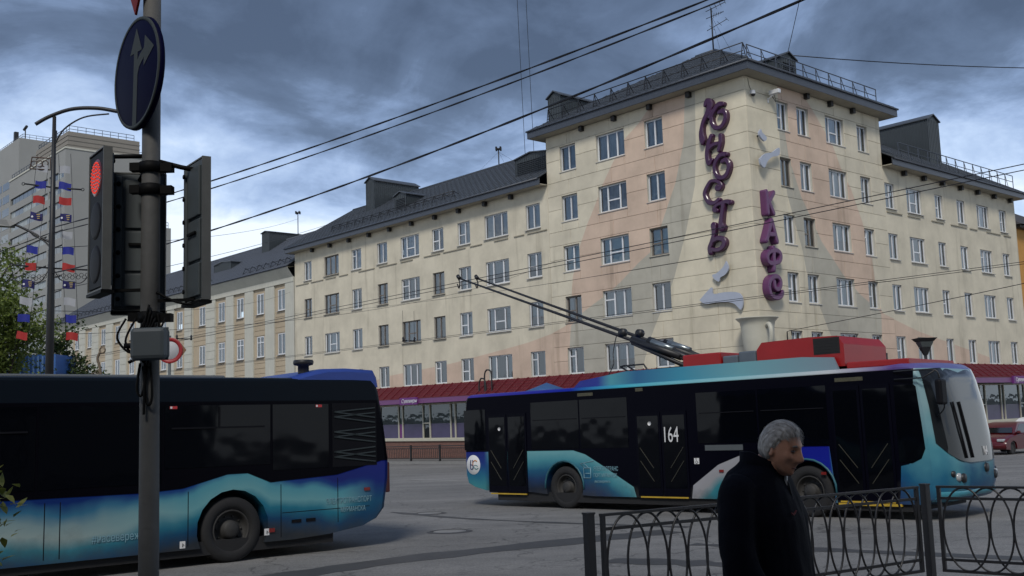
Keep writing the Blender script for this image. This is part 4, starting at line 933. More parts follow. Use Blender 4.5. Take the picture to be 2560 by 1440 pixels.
def busglass():
    m, nt, b = new_mat('tinted_bus_glass'); b.inputs['Base Color'].default_value = (0.0015, 0.002, 0.0035, 1); b.inputs['Roughness'].default_value = 0.05; b.inputs['Specular IOR Level'].default_value = 0.15
    t = N(nt, 'ShaderNodeTexCoord'); n = N(nt, 'ShaderNodeTexNoise', i_Scale=1.1, i_Detail=2.0); nt.links.new(t.outputs['Object'], n.inputs['Vector'])
    bp = N(nt, 'ShaderNodeBump', i_Strength=0.07, i_Distance=0.15); nt.links.new(n.outputs[0], bp.inputs['Height']); nt.links.new(bp.outputs[0], b.inputs['Normal']); return m
M_BGL = busglass()
def clearglass():
    m = glass_mat('windscreen_glass', (0.30, 0.34, 0.36), 1.65, 0.03); return m
def livery(name, Lx, cpts, kind):
    m, nt, b = new_mat(name); t = N(nt, 'ShaderNodeTexCoord'); P = t.outputs['Object']
    sp = N(nt, 'ShaderNodeSeparateXYZ'); nt.links.new(P, sp.inputs[0]); x, y, z = sp.outputs
    c = fcurve(nt, x, cpts, 0.0, Lx, 0.0, 3.0); d = math_n(nt, 'SUBTRACT', c, z)
    lo = N(nt, 'ShaderNodeTexNoise', i_Scale=0.9, i_Detail=3.0); nt.links.new(P, lo.inputs['Vector'])
    dirt = N(nt, 'ShaderNodeTexNoise', i_Scale=2.6, i_Detail=7.0, i_Roughness=0.65); nt.links.new(P, dirt.inputs['Vector'])
    w = math_n(nt, 'ADD', d, math_n(nt, 'MULTIPLY_ADD', lo.outputs[0], 0.5, -0.25))
    def xmask(a, bb, s=4.0):
        return math_n(nt, 'MULTIPLY', math_n(nt, 'MULTIPLY', math_n(nt, 'SUBTRACT', x, a), s, clamp=True), math_n(nt, 'MULTIPLY', math_n(nt, 'SUBTRACT', bb, x), s, clamp=True))
    if kind == 1:
        sh = fcurve(nt, x, [(0, -0.22), (0.9, -0.12), (1.6, 0.12), (2.3, 0.2), (2.9, 0.12), (3.6, 0.02), (5.0, -0.02), (12, 0.0)], 0, Lx, -1, 1)
        w = math_n(nt, 'ADD', w, sh)
        g_ = ramp(nt, w, [(0.0, (0.00432, 0.01296, 0.1368)), (0.07, (0.0072, 0.0432, 0.18)), (0.18, (0.072, 0.2592, 0.3168)), (0.36, (0.1224, 0.3024, 0.3312)), (0.50, (0.0144, 0.144, 0.2088)), (0.68, (0.00432, 0.0432, 0.108)), (0.90, (0.0102, 0.017, 0.0272))])
        g2 = ramp(nt, w, [(0.0, (0.00432, 0.0216, 0.1224)), (0.12, (0.036, 0.1368, 0.2232)), (0.24, (0.18, 0.2664, 0.2808)), (0.40, (0.2448, 0.3168, 0.3096)), (0.58, (0.036, 0.18, 0.2304)), (0.78, (0.00432, 0.0648, 0.1512)), (0.95, (0.0068, 0.017, 0.0425))])
        col = mixc(nt, math_n(nt, 'MULTIPLY', math_n(nt, 'SUBTRACT', x, 3.2), 0.6, clamp=True), g_, g2)
        rear = ramp(nt, math_n(nt, 'SUBTRACT', 1.5, z), [(0.0, (0.00432, 0.00864, 0.1584)), (0.45, (0.00432, 0.01584, 0.144)), (0.75, (0.00576, 0.0648, 0.1368)), (1.0, (0.0051, 0.0425, 0.102))])
        col = mixc(nt, math_n(nt, 'MULTIPLY', math_n(nt, 'SUBTRACT', 0.75, x), 1.6, clamp=True), col, rear)
        blk = mixc(nt, math_n(nt, 'MULTIPLY', math_n(nt, 'SUBTRACT', z, 2.38), 80, clamp=True), (0.002, 0.002, 0.004), (0.006, 0.009, 0.014))
    else:
        base = ramp(nt, math_n(nt, 'MULTIPLY', w, 1.1), [(0.0, (0.1152, 0.3024, 0.3312)), (0.22, (0.0504, 0.216, 0.2592)), (0.45, (0.0072, 0.0792, 0.1512)), (0.7, (0.0051, 0.02975, 0.0935)), (1.0, (0.0051, 0.0102, 0.0238))])
        rearp = ramp(nt, w, [(0.0, (0.00432, 0.00864, 0.144)), (0.35, (0.00432, 0.0288, 0.1728)), (0.62, (0.0108, 0.1152, 0.1944)), (0.9, (0.036, 0.1944, 0.216))])
        midw = ramp(nt, w, [(0.0, (0.288, 0.288, 0.3096)), (0.25, (0.2592, 0.2592, 0.2736)), (0.45, (0.0288, 0.1728, 0.2088)), (0.8, (0.00288, 0.072, 0.1152))])
        blu = ramp(nt, d, [(0.0, (0.00576, 0.01008, 0.216)), (0.42, (0.00576, 0.01296, 0.2304)), (0.55, (0.252, 0.2736, 0.3312)), (0.75, (0.072, 0.1944, 0.2016)), (0.95, (0.0068, 0.0255, 0.085))])
        frn = ramp(nt, math_n(nt, 'ADD', math_n(nt, 'MULTIPLY', lo.outputs[0], 0.8), math_n(nt, 'MULTIPLY', z, 0.25)), [(0.40, (0.00432, 0.036, 0.1368)), (0.55, (0.0108, 0.0936, 0.18)), (0.72, (0.0648, 0.2232, 0.2736)), (0.95, (0.1944, 0.3168, 0.3456))])
        col = mixc(nt, xmask(-1, 1.05), base, rearp); col = mixc(nt, xmask(6.6, 8.9), col, midw); col = mixc(nt, xmask(9.15, 10.1, 8), col, blu)
        col = mixc(nt, math_n(nt, 'MULTIPLY', math_n(nt, 'SUBTRACT', x, 11.1), 8, clamp=True), col, frn)
        blk = (0.0015, 0.0015, 0.005)
    col = mixc(nt, math_n(nt, 'MULTIPLY', d, -120, clamp=True), col, blk)
    if kind == 2:
        top = ramp(nt, math_n(nt, 'DIVIDE', x, Lx), [(0.0, (0.05, 0.04, 0.25)), (0.30, (0.008, 0.02, 0.26)), (0.42, (0.05, 0.33, 0.42)), (0.65, (0.22, 0.42, 0.45)), (0.82, (0.42, 0.44, 0.46)), (0.92, (0.10, 0.06, 0.2)), (1.0, (0.10, 0.14, 0.34))])
        col = mixc(nt, math_n(nt, 'MULTIPLY', math_n(nt, 'SUBTRACT', z, 2.655), 120, clamp=True), col, top)
    # road film towards the skirt, a stain with its own blotchy edge
    dm = math_n(nt, 'MULTIPLY', math_n(nt, 'SUBTRACT', math_n(nt, 'MULTIPLY_ADD', dirt.outputs[0], 1.1, 0.05), z), 2.2, clamp=True)
    col = mixc(nt, math_n(nt, 'MULTIPLY', dm, 0.55), col, (0.045, 0.045, 0.043))
    nt.links.new(col, b.inputs['Base Color']); b.inputs['Roughness'].default_value = 0.30
    nt.links.new(math_n(nt, 'MULTIPLY_ADD', math_n(nt, 'MULTIPLY', d, 120, clamp=True), 0.20, 0.045), b.inputs['Specular IOR Level'])
    return m
def arch(xc, R, zb, zc=0.50, n=12):
    a0 = math.asin(max(-1, min(1, (zb - zc) / R))); return [(xc + R * cos(t), zc + R * sin(t)) for t in [a0 + (pi - 2 * a0) * i / n for i in range(n + 1)]]
def shell(name, outline, Lx, cf, cr, mt, par, crown=0.03, fe=2.4):
    S = [-1, -0.985, -0.95, -0.88, -0.75, -0.5, 0, 0.5, 0.75, 0.88, 0.95, 0.985, 1]; I = {1: 0.055, 0.985: 0.022, 0.95: 0.006}
    m = MB(); n = len(outline); vs = []
    for s in S:
        ins = I.get(abs(s), 0.0)
        for x, z in outline:
            if z > 2.3: z = z - ins * 1.1 * min(1, (z - 2.3) / 0.3) + crown * (1 - s * s) * min(1, (z - 2.3) / 0.35)
            if x < 0.4: x = x + ins * (0.4 - x) / 0.4
            if x > Lx - 0.4: x = x - ins * min(1, (x - Lx + 0.4) / 0.4)
            wf = min(1, max(0, (x - (Lx - 1.2)) / 1.2)); x -= cf * wf * abs(s) ** fe
            wr = min(1, max(0, (0.9 - x) / 0.9)); x += cr * wr * abs(s) ** 2.4
            vs.append((x, s * W / 2, z))
    k = len(S); fs = [(j * n + i, j * n + (i + 1) % n, (j + 1) * n + (i + 1) % n, (j + 1) * n + i) for j in range(k - 1) for i in range(n)]
    m.add(vs, fs, True); m.add([vs[i] for i in range(n)], [tuple(range(n))]); m.add([vs[(k - 1) * n + i] for i in range(n)], [tuple(reversed(range(n)))])
    me = m.mesh(name, mt); bm = bmesh.new(); bm.from_mesh(me); bmesh.ops.triangulate(bm, faces=[f for f in bm.faces if len(f.verts) > 4]); bmesh.ops.remove_doubles(bm, verts=bm.verts, dist=1e-5); bm.to_mesh(me); bm.free()
    try: me.set_sharp_from_angle(angle=radians(35))
    except Exception: pass
    return inst(name, me, par)
def wheel(par, x, s, r=0.48):
    """s = side sign"""
    M = Matrix.Translation((x, s * (W / 2 - 0.04), r)) @ Matrix.Rotation(-s * pi / 2, 4, 'X')
    m = MB(); m.lathe([(0.29, -0.28), (0.44, -0.28), (r, -0.24), (r, -0.05), (0.455, -0.005), (0.36, 0.0), (0.295, -0.03), (0.29, -0.28)], 40, M); o = m.build('wheel', M_TYRE, par)
    m = MB(); m.lathe([(0.293, -0.035), (0.275, -0.02), (0.262, -0.05), (0.25, -0.13), (0.14, -0.15), (0.13, -0.04), (0.09, -0.01), (0.001, -0.005)], 32, M); m.build('rim', M_RIM, o)
    m = MB()
    for k in range(10):
        t = 2 * pi * k / 10; m.lathe([(0.001, -0.115), (0.014, -0.12), (0.016, -0.15)], 6, M @ Matrix.Translation((0.195 * cos(t), 0.195 * sin(t), 0)))
    m.build('wheel_nuts', M_RIM, o)
def plate(m, x0, x1, z0, z1, y0, y1): m.box(x0, x1, min(y0, y1), max(y0, y1), z0, z1)
def bus_matrix(corner, d, side):
    f = Vector((d[0], d[1], 0)).normalized(); l = Vector((-f.y, f.x, 0)); c = Vector((corner[0], corner[1], 0)) - l * side * W / 2
    c.z = gz(c.y); f3 = Vector((f.x, f.y, GS * f.y)).normalized(); l3 = Vector((l.x, l.y, GS * l.y)); l3 = (l3 - f3 * l3.dot(f3)).normalized(); u3 = f3.cross(l3)
    return Matrix(((f3.x, l3.x, u3.x, c.x), (f3.y, l3.y, u3.y, c.y), (f3.z, l3.z, u3.z, c.z), (0, 0, 0, 1)))
def lettering(par, body, size, mt, x, z, side, ysh=0.008, sx=1.0):
    me = text_mesh(body, size, mt, 0.002, sx=sx); o = inst('lettering', me, par, (x, side * (W / 2 + ysh), z))
    o.rotation_euler = (pi / 2, 0, 0 if side < 0 else pi); return o
# ---- diesel bus at the left
b1c = [(0, 1.38), (0.85, 1.19), (1.88, 1.14), (2.01, 1.13), (2.39, 1.29), (2.71, 1.29), (3.4, 1.12), (3.94, 1.09), (5.5, 1.10), (8.0, 1.12), (8.4, 1.28), (8.9, 1.28), (9.3, 1.1), (12, 1.1)]
BUS1 = thing('city_bus', 'dark blue and turquoise city bus without poles, rear end at the picture centre, left foreground', 'bus', M=bus_matrix((-2.26, 17.52), (-0.770, -0.638), 1))
LV1 = livery('bus_livery', 12.0, b1c, 1)
ol = [(-0.16, 0.62), (-0.24, 1.1), (-0.25, 1.42), (-0.17, 2.0), (-0.07, 2.55), (-0.02, 2.66), (0.08, 2.74)] + [(x, 2.75) for x in (0.5, 1, 1.5, 2, 3, 4, 6, 8, 10, 11.5)] + [(11.8, 2.70), (11.92, 2.5), (12.0, 1.4), (12.0, 0.6), (11.9, 0.32)] + [(x, 0.27) for x in (11.2, 10.4, 9.6)] + arch(8.72, 0.60, 0.27) + [(x, 0.25) for x in (7.6, 6.4, 5.2, 4.2)] + arch(2.62, 0.57, 0.25)[0:] + [(1.6, 0.25), (1.0, 0.28), (0.3, 0.36), (0.0, 0.46)]
shell('body', ol, 12.0, 0.3, 0.10, LV1, BUS1)
m = MB(); m.box(0.9, 11.6, -1.16, 1.19, 0.14, 0.34); m.box(1.0, 11.6, -0.95, 0.95, 0.341, 0.8); part_ = m.build('chassis', M_CHASS, BUS1)  # lower box is shaped wide and low to deepen the shade under the bus
for x in (2.62, 8.72):
    for s in (-1, 1): wheel(BUS1, x, s)
M_BLUEROOF = mat('blue_roof_cover', (0.018, 0.045, 0.23), 0.4, var=0.15)
m = MB(); prof_ = [(-0.10, 2.60), (-0.08, 2.78), (-0.01, 2.90), (0.5, 2.925), (1.0, 2.91), (1.3, 2.85), (1.62, 2.765)]
vs = []
for s in (-1.0, -0.97, -0.8, 0, 0.8, 0.97, 1.0):
    dz = {1.0: 0.07, 0.97: 0.015}.get(abs(s), 0)
    vs += [(x + (0.15 * abs(s) ** 3 if x < 0.6 else 0), s * (W / 2 - 0.015), z - dz * (1 if z > 2.7 else 0)) for x, z in prof_]
np_ = len(prof_); m.add(vs, [(j * np_ + i, j * np_ + i + 1, (j + 1) * np_ + i + 1, (j + 1) * np_ + i) for j in range(6) for i in range(np_ - 1)], True)
m.add([vs[i] for i in range(np_)], [tuple(range(np_))]); m.add([vs[6 * np_ + i] for i in range(np_)], [tuple(range(np_))]); m.build('engine_cover', M_BLUEROOF, BUS1)
m = MB(); m.lathe([(0.09, 2.84), (0.09, 2.96), (0.155, 2.975), (0.165, 3.0), (0.165, 3.035), (0.15, 3.055), (0.001, 3.06)], 20, Matrix.Translation((1.28, 0.95, 0))); m.build('air_intake', M_IRON, BUS1)
m = MB(); m.box(2.6, 6.2, -0.9, 0.9, 2.74, 2.80, 0.02); m.build('roof_unit', mat('roof_unit', (0.10, 0.11, 0.12), 0.6), BUS1)
# window panes, one beside another, slightly proud of the black side
for x0, x1, z0 in ((1.0, 1.98, 1.32), (2.02, 3.68, 1.42), (3.72, 5.4, 1.22), (5.44, 7.1, 1.22), (7.14, 8.7, 1.40), (8.74, 10.3, 1.22), (10.34, 11.2, 1.22)):
    for s in (1, -1):
        m = MB(); plate(m, x0, x1, z0, 2.33, s * W / 2, s * (W / 2 + 0.006)); m.build('window', M_BGL, BUS1)
        if x0 in (2.02, 5.44, 8.74) and s > 0:
            q = MB(); plate(q, x0 + 0.1, x1 - 0.1, 1.985, 2.01, s * (W / 2 + 0.006), s * (W / 2 + 0.018)); plate(q, (x0 + x1) / 2 - 0.012, (x0 + x1) / 2 + 0.012, 2.01, 2.3, s * (W / 2 + 0.006), s * (W / 2 + 0.017)); q.build('vent_bar', M_RUB, BUS1)
m = MB(); plate(m, 0.10, 0.93, 1.32, 2.34, W / 2 - 0.03, W / 2 + 0.004); o = m.build('grille', M_RUB, BUS1)
for k in range(12):
    z = 1.38 + k * 0.08; dz = 0.10 * (1 if k % 4 < 2 else -0.6)
    q = MB(); q.bar((0.13, W / 2 + 0.012, z), (0.90, W / 2 + 0.012, min(2.32, z + dz)), 0.014, 0.02); q.build('slat', mat('grille_slat', (0.018, 0.026, 0.028), 0.5), o)
for x, z0, z1 in ((1.84, 0.3, 1.1), (3.32, 0.3, 1.08), (5.1, 0.3, 1.05), (5.3, 0.3, 1.05), (0.84, 0.45, 1.15)):   # panel gaps
    q = MB(); plate(q, x - 0.006, x + 0.006, z0, z1, W / 2 - 0.01, W / 2 + 0.002); q.build('panel_gap', M_RUB, BUS1)
q = MB(); plate(q, 0.25, 1.82, 0.66, 0.67, W / 2 - 0.01, W / 2 + 0.002); q.build('panel_gap', M_RUB, BUS1)
for x, z, w_, h_ in ((0.30, 0.94, 0.10, 0.05), (2.0, 0.42, 0.09, 0.06)):
    q = MB(); plate(q, x - w_ / 2, x + w_ / 2, z - h_ / 2, z + h_ / 2, W / 2, W / 2 + 0.02); q.build('side_marker', M_TLRED, BUS1)
for x in (1.25, 1.5):
    q = MB(); plate(q, x, x + 0.16, 0.50, 0.55, W / 2, W / 2 + 0.012); q.build('latch', M_RUB, BUS1)
for x, z in ((3.40, 0.33), (2.08, 0.40)):
    q = MB(); plate(q, x - 0.04, x + 0.04, z - 0.05, z + 0.05, W / 2, W / 2 + 0.006); o = q.build('sticker', M_STICK, BUS1)
    q = MB(); q.tube([(x, W / 2 + 0.009, z - 0.03), (x, W / 2 + 0.009, z + 0.02), (x - 0.02, W / 2 + 0.009, z - 0.01)], 0.006, 5); q.build('pictogram', M_IRON, o)
for x in (1.12, 3.5):
    q = MB(); plate(q, x, x + 0.11, 2.28, 2.32, W / 2 + 0.006, W / 2 + 0.010); o = q.build('emergency_sticker', mat('red_sticker', (0.42, 0.03, 0.035), 0.5), BUS1)
    q = MB(); plate(q, x + 0.075, x + 0.105, 2.285, 2.315, W / 2 + 0.0105, W / 2 + 0.012); q.build('sticker_mark', M_STICK, o)
lettering(BUS1, '#насевережить', 0.155, M_GHOST, 4.68, 0.47, 1, sx=0.72)
lettering(BUS1, 'ЭЛЕКТРОТРАНСПОРТ', 0.125, M_GHOST, 1.06, 0.74, 1, sx=0.62)
lettering(BUS1, 'МУРМАНСКА', 0.115, M_GHOST, 0.80, 0.60, 1, sx=0.62)
for s in (-1, 1):
    q = MB(); q.box(-0.27, -0.1, s * 1.0 - 0.07, s * 1.0 + 0.07, 0.85, 1.35, 0.02); q.build('tail_light', M_TLRED, BUS1)
q = MB(); q.box(-0.22, -0.1, -0.85, 0.85, 1.6, 2.3, 0.02); q.build('rear_window', M_BGL, BUS1)

# ---- trolleybus
b2c = [(0, 1.31), (0.95, 1.31), (2.3, 1.31), (3.70, 1.31), (4.05, 1.22), (4.48, 1.0), (5.40, 0.5), (5.46, 0.2), (6.86, 0.2), (6.9, 0.55), (7.55, 0.98), (8.1, 1.17), (8.6, 1.26), (9.0, 1.31), (10.02, 1.31), (10.06, 0.2), (11.28, 0.2), (11.31, 0.94), (11.50, 0.98), (11.62, 1.10), (11.70, 2.9), (12.3, 3.0)]
BUS2 = thing('trolleybus', 'blue and turquoise trolleybus numbered 164 with red roof boxes and raised poles', 'trolleybus', M=bus_matrix((-1.41, 26.57), (0.723, -0.691), -1))
LX = 12.26
LV2 = livery('trolleybus_livery', 12.3, b2c, 2)
ol = [(0.10, 0.55), (0.02, 0.75), (0.0, 1.3), (0.03, 2.2), (0.07, 2.6), (0.14, 2.70), (0.25, 2.73)] + [(x, 2.735) for x in (0.5, 1.5, 3, 5, 7, 9, 10.5, 11.1)] + [(11.5, 2.76), (11.84, 2.74), (11.96, 2.66), (12.03, 2.5), (12.14, 2.0), (12.22, 1.4), (12.26, 1.0), (12.26, 0.6), (12.16, 0.36), (11.85, 0.28)] + [(x, 0.28) for x in (11.2, 10.6)] + arch(9.50, 0.56, 0.28) + [(x, 0.30) for x in (8.4, 7.2, 6.0, 4.8, 4.2)] + arch(3.40, 0.56, 0.32) + [(2.4, 0.36), (1.4, 0.36), (0.85, 0.38), (0.4, 0.46)]
shell('body', ol, LX, 0.34, 0.12, LV2, BUS2, fe=4.5)
m = MB(); m.box(1.2, 11.5, -1.20, 1.16, 0.15, 0.36); m.box(1.2, 11.4, -0.95, 0.95, 0.361, 0.8); m.build('chassis', M_CHASS, BUS2)  # wide low box blocks light, added width darkens the road beneath
for x in (3.40, 9.50):
    for s in (-1, 1): wheel(BUS2, x, s)
Y = -W / 2
for s in (-1, 1):       # arch lips
    for x in (3.40, 9.50):
        q = MB(); q.tube([(a, s * (W / 2 + 0.004), c) for a, c in arch(x, 0.585, 0.45)], 0.022, 6); q.build('arch_lip', mat('arch_lip', (0.02, 0.10, 0.13), 0.5), BUS2)
for x0, x1, z0, z1 in ((0.12, 0.88, 1.36, 2.35), (2.42, 3.9, 1.36, 2.45), (3.94, 5.3, 1.36, 2.45), (7.10, 8.5, 1.42, 2.45), (8.54, 10.0, 1.36, 2.45)):
    for s in (-1, 1):
        m = MB(); plate(m, x0, x1, z0, z1, s * W / 2, s * (W / 2 + 0.006)); m.build('window', M_BGL, BUS2)
        if x1 - x0 > 1:
            q = MB(); plate(q, x0 + 0.06, x1 - 0.06, 2.02, 2.04, s * (W / 2 + 0.006), s * (W / 2 + 0.016)); q.build('vent_bar', M_RUB, BUS2)
M_DOOR = mat('black_door', (0.0015, 0.0015, 0.005), 0.35, var=0.2, spec=0.06)
M_HANDR = mat('dim_handrail', (0.035, 0.033, 0.022), 0.4, var=0.1)
for x0, x1, zt in ((0.97, 2.26, 2.22), (5.52, 6.84, 2.10), (10.10, 11.24, 2.42)):
    xm = (x0 + x1) / 2
    for a, b in ((x0, xm - 0.01), (xm + 0.01, x1)):
        m = MB(); plate(m, a, b, 0.34, zt, Y, Y - 0.018); o = m.build('door', M_DOOR, BUS2)
        m = MB(); plate(m, a + 0.05, b - 0.05, 0.5, zt - 0.08, Y - 0.018, Y - 0.022); m.build('pane', M_BGL, o)
        m = MB(); k = 1 if a == x0 else -1; ca = a + 0.1 if k > 0 else b - 0.1
        for dz in (0, 0.28): m.bar((ca, Y - 0.026, 1.35 - dz), (ca + k * 0.34, Y - 0.026, 0.92 - dz), 0.012)
        m.build('handrail', M_HANDR, o)
    m = MB(); plate(m, x0 + 0.05, x1 - 0.05, 0.295, 0.325, Y - 0.012, Y + 0.1); m.build('door_sill', M_YEL, BUS2)
for x in (1.38, 5.9):
    m = MB(); m.lathe([(0.001, 0.0), (0.045, 0.0), (0.045, 0.006)], 16, Matrix.Translation((x, Y - 0.024, 1.86)) @ Matrix.Rotation(pi / 2, 4, 'X')); m.build('sticker', M_STICK, BUS2)
# driver's window and windscreen
m = MB(); dw = [(11.32, 1.02), (11.55, 1.0), (11.72, 1.08), (11.80, 1.25), (11.77, 1.7), (11.72, 2.34), (11.68, 2.38), (11.32, 2.38)]
def side_x(x, z):      # nose curvature at the side face
    wf = min(1, max(0, (x - (LX - 1.2)) / 1.2)); return x - 0.42 * wf
m.prism(dw, lambda p: (p[0], Y + 0.02, p[1]), lambda p: (p[0], Y - 0.008, p[1])); m.build('driver_window', M_BGL, BUS2)
def nose_x(z, s):
    pts = [(0.28, 11.85), (0.36, 12.16), (0.6, 12.26), (1.0, 12.26), (1.4, 12.22), (2.0, 12.14), (2.5, 12.03), (2.66, 11.96), (2.74, 11.84), (2.76, 11.5)]
    for (z0, x0), (z1, x1) in zip(pts, pts[1:]):
        if z <= z1: break
    x = x0 + (x1 - x0) * (z - z0) / (z1 - z0); wf = min(1, max(0, (x - (LX - 1.2)) / 1.2)); return x - 0.34 * wf * abs(s) ** 4.5
m = MB(); nu, nv = 24, 16; vs = []
for i in range(nu + 1):
    s = -0.955 + 1.91 * i / nu; zb = 0.98 + 0.36 * abs(s / 0.955) ** 5; zt = 2.67 - 0.05 * abs(s) ** 4
    for j in range(nv + 1):
        z = zb + (zt - zb) * j / nv; vs.append((nose_x(z, s) + 0.012, s * W / 2, z))
m.add(vs, [(i * (nv + 1) + j, (i + 1) * (nv + 1) + j, (i + 1) * (nv + 1) + j + 1, i * (nv + 1) + j + 1) for i in range(nu) for j in range(nv)], True)
M_WS = new_mat('windscreen')[0]; _b = M_WS.node_tree.nodes['Principled BSDF']; _b.inputs['Base Color'].default_value = (0.012, 0.014, 0.016, 1); _b.inputs['Roughness'].default_value = 0.05; _b.inputs['Specular IOR Level'].default_value = 0.38; _b.inputs['IOR'].default_value = 1.5
ws = m.build('windscreen', M_WS, BUS2)
m = MB()
for s0 in (-0.5, -0.3): m.tube(smooth_pts([(nose_x(1.06, s0) + 0.03, s0 * W / 2, 1.06), (nose_x(1.5, s0 - 0.02) + 0.03, s0 * W / 2 - 0.06, 1.5), (nose_x(2.05, s0 - 0.05) + 0.03, s0 * W / 2 - 0.1, 2.05)], 6), 0.018, 6)
m.build('wiper', M_RUB, BUS2)
t = text_mesh('164', 0.24, M_STICK, 0.003, sx=0.62); o = inst('number', t, ws); o.rotation_euler = (pi / 2 - 0.10, 0, pi / 2 + 0.06); o.location = (nose_x(1.08, 0.1) + 0.03, 0.16, 1.08)
m = MB(); m.box(0, 0, 0, 0, 0, 0) if False else None
for s in (-1, 1):
    for k, (yy, z, r_) in enumerate(((0.98, 0.80, 0.055), (0.87, 0.74, 0.075), (0.74, 0.72, 0.085))):
        m = MB(); m.lathe([(0.001, 0.02), (r_ * 0.9, 0.015), (r_, -0.03)], 16, Matrix.Translation((nose_x(z, yy / 1.25) + 0.005, s * yy, z)) @ Matrix.Rotation(pi / 2, 4, 'Y')); m.build('headlight', M_IRON if k != 1 else M_LENS, BUS2)
m = MB(); m.lathe([(0.001, 0.02), (0.08, 0.02), (0.09, -0.02)], 20, Matrix.Translation((nose_x(0.86, 0) + 0.006, 0.25, 0.86)) @ Matrix.Rotation(pi / 2, 4, 'Y')); m.build('badge', M_IRON, BUS2)
m = MB(); vs = []
for i in range(13):
    s = -0.98 + 1.96 * i / 12
    for z, o_x in ((0.50, 0.012), (0.44, 0.05), (0.33, 0.03)): vs.append((nose_x(z, s) + o_x, s * W / 2, z))
m.add(vs, [(i * 3 + j, (i + 1) * 3 + j, (i + 1) * 3 + j + 1, i * 3 + j + 1) for i in range(12) for j in range(2)], True); m.build('bumper', mat('teal_bumper', (0.05, 0.24, 0.31), 0.35, var=0.3), BUS2)
q = MB(); plate(q, 10.1, 11.3, 0.24, 0.285, Y - 0.004, Y + 0.15); q.build('sill_strip', M_YEL, BUS2)
# mirror on a looped arm
m = MB(); m.tube(smooth_pts([(11.35, Y - 0.02, 2.62), (11.8, Y - 0.10, 2.62), (12.12, Y - 0.08, 2.60), (12.18, Y - 0.06, 2.46)], 6), 0.016, 6); m.tube([(11.35, Y - 0.02, 2.48), (11.9, Y - 0.09, 2.48), (12.12, Y - 0.08, 2.60)], 0.014, 6); m.tube(smooth_pts([(12.2, Y - 0.04, 2.2), (12.16, Y + 0.08, 1.95), (12.0, Y + 0.15, 1.8)], 5), 0.012, 6)
o = m.build('mirror_arm', M_IRON, BUS2)
m = MB(); m.box(12.12, 12.24, Y - 0.18, Y + 0.08, 2.0, 2.44, 0.04); m.build('mirror', M_RUB, BUS2)
# roof equipment
m = MB(); fo = [(3.7, 2.72), (3.9, 2.88), (5.2, 3.02), (7.4, 3.02), (9.5, 3.02), (10.15, 2.97), (10.25, 2.72)]
m.prism(fo, lambda p: (p[0], Y + 0.16, p[1]), lambda p: (p[0], Y + 0.09 + (p[1] - 2.7) * 0.08, p[1])); 
def fairing_mat():
    mm, nt, b = new_mat('roof_fairing'); t = N(nt, 'ShaderNodeTexCoord'); sp = N(nt, 'ShaderNodeSeparateXYZ'); nt.links.new(t.outputs['Object'], sp.inputs[0])
    c = ramp(nt, math_n(nt, 'DIVIDE', sp.outputs[0], 12.0), [(0.31, (0.006, 0.012, 0.20)), (0.37, (0.008, 0.02, 0.22)), (0.40, (0.06, 0.27, 0.32)), (0.46, (0.012, 0.10, 0.22)), (0.56, (0.03, 0.22, 0.32)), (0.68, (0.12, 0.30, 0.34)), (0.85, (0.16, 0.22, 0.26))]); nt.links.new(c, b.inputs['Base Color']); b.inputs['Roughness'].default_value = 0.4; return mm
m.build('roof_fairing', fairing_mat(), BUS2)
for x0, x1, z0, z1, mt in ((6.65, 7.6, 2.78, 3.27, M_REDBOX), (7.64, 8.0, 2.78, 3.18, M_GREYBOX), (8.02, 8.42, 2.78, 3.24, M_GREYBOX)):
    m = MB(); m.box(x0, x1, -1.0, 0.6, z0, z1, 0.03); m.build('roof_box', mt, BUS2)
m = MB(); rb_ = [(8.46, 2.8), (8.46, 3.24), (8.58, 3.38), (9.6, 3.40), (10.2, 3.38), (10.32, 3.22), (10.32, 2.8)]
m.prism(rb_, lambda p: (p[0], 0.8, p[1]), lambda p: (p[0], -1.02, p[1])); o = m.build('roof_box', M_REDBOX, BUS2)
m = MB(); 
for k in range(5): m.box(9.75, 10.2, -1.03, -1.021, 3.08 + k * 0.055, 3.10 + k * 0.055)
m.box(9.7, 10.24, -1.026, -1.02, 3.05, 3.36); m.build('vent', M_CHASS, o)
m = MB(); m.box(10.36, 11.55, -1.05, 1.05, 2.74, 2.86, 0.02); m.build('roof_hatch', M_REDBOX, BUS2)
m = MB(); m.tube([(11.0, -0.7, 2.72), (11.0, -0.7, 3.0)], 0.015, 6); m.build('aerial', M_IRON, BUS2)
# trolley gear
m = MB(); m.box(5.2, 6.9, -0.95, 0.95, 2.80, 2.92); m.box(5.6, 6.4, -0.5, 0.5, 2.92, 3.08)
m.lathe([(0.28, 3.0), (0.22, 3.14), (0.16, 3.2), (0.001, 3.22)], 20, Matrix.Translation((6.15, 0, 0))); gear = m.build('pole_base', M_IRON, BUS2)
m = MB(); m.tube([(4.9, -0.9, 3.14), (5.0, -0.9, 3.16), (5.55, -0.9, 3.16), (5.75, -0.9, 2.9)], 0.02, 6); m.tube([(4.9, -0.9, 3.14), (5.35, -0.9, 2.92)], 0.02, 6); m.tube([(5.1, -0.9, 3.15), (5.5, -0.9, 2.92)], 0.02, 6); m.build('pole_rest', M_IRON, gear)
Mi = PM[BUS2.name].inverted()
hd = [Mi @ Vector((-1.50, 28.45, 5.42)), Mi @ Vector((-1.02, 28.9, 5.46))]
M_STEEL = mat('spring_steel', (0.25, 0.28, 0.29), 0.3, metal=0.7, var=0.2)
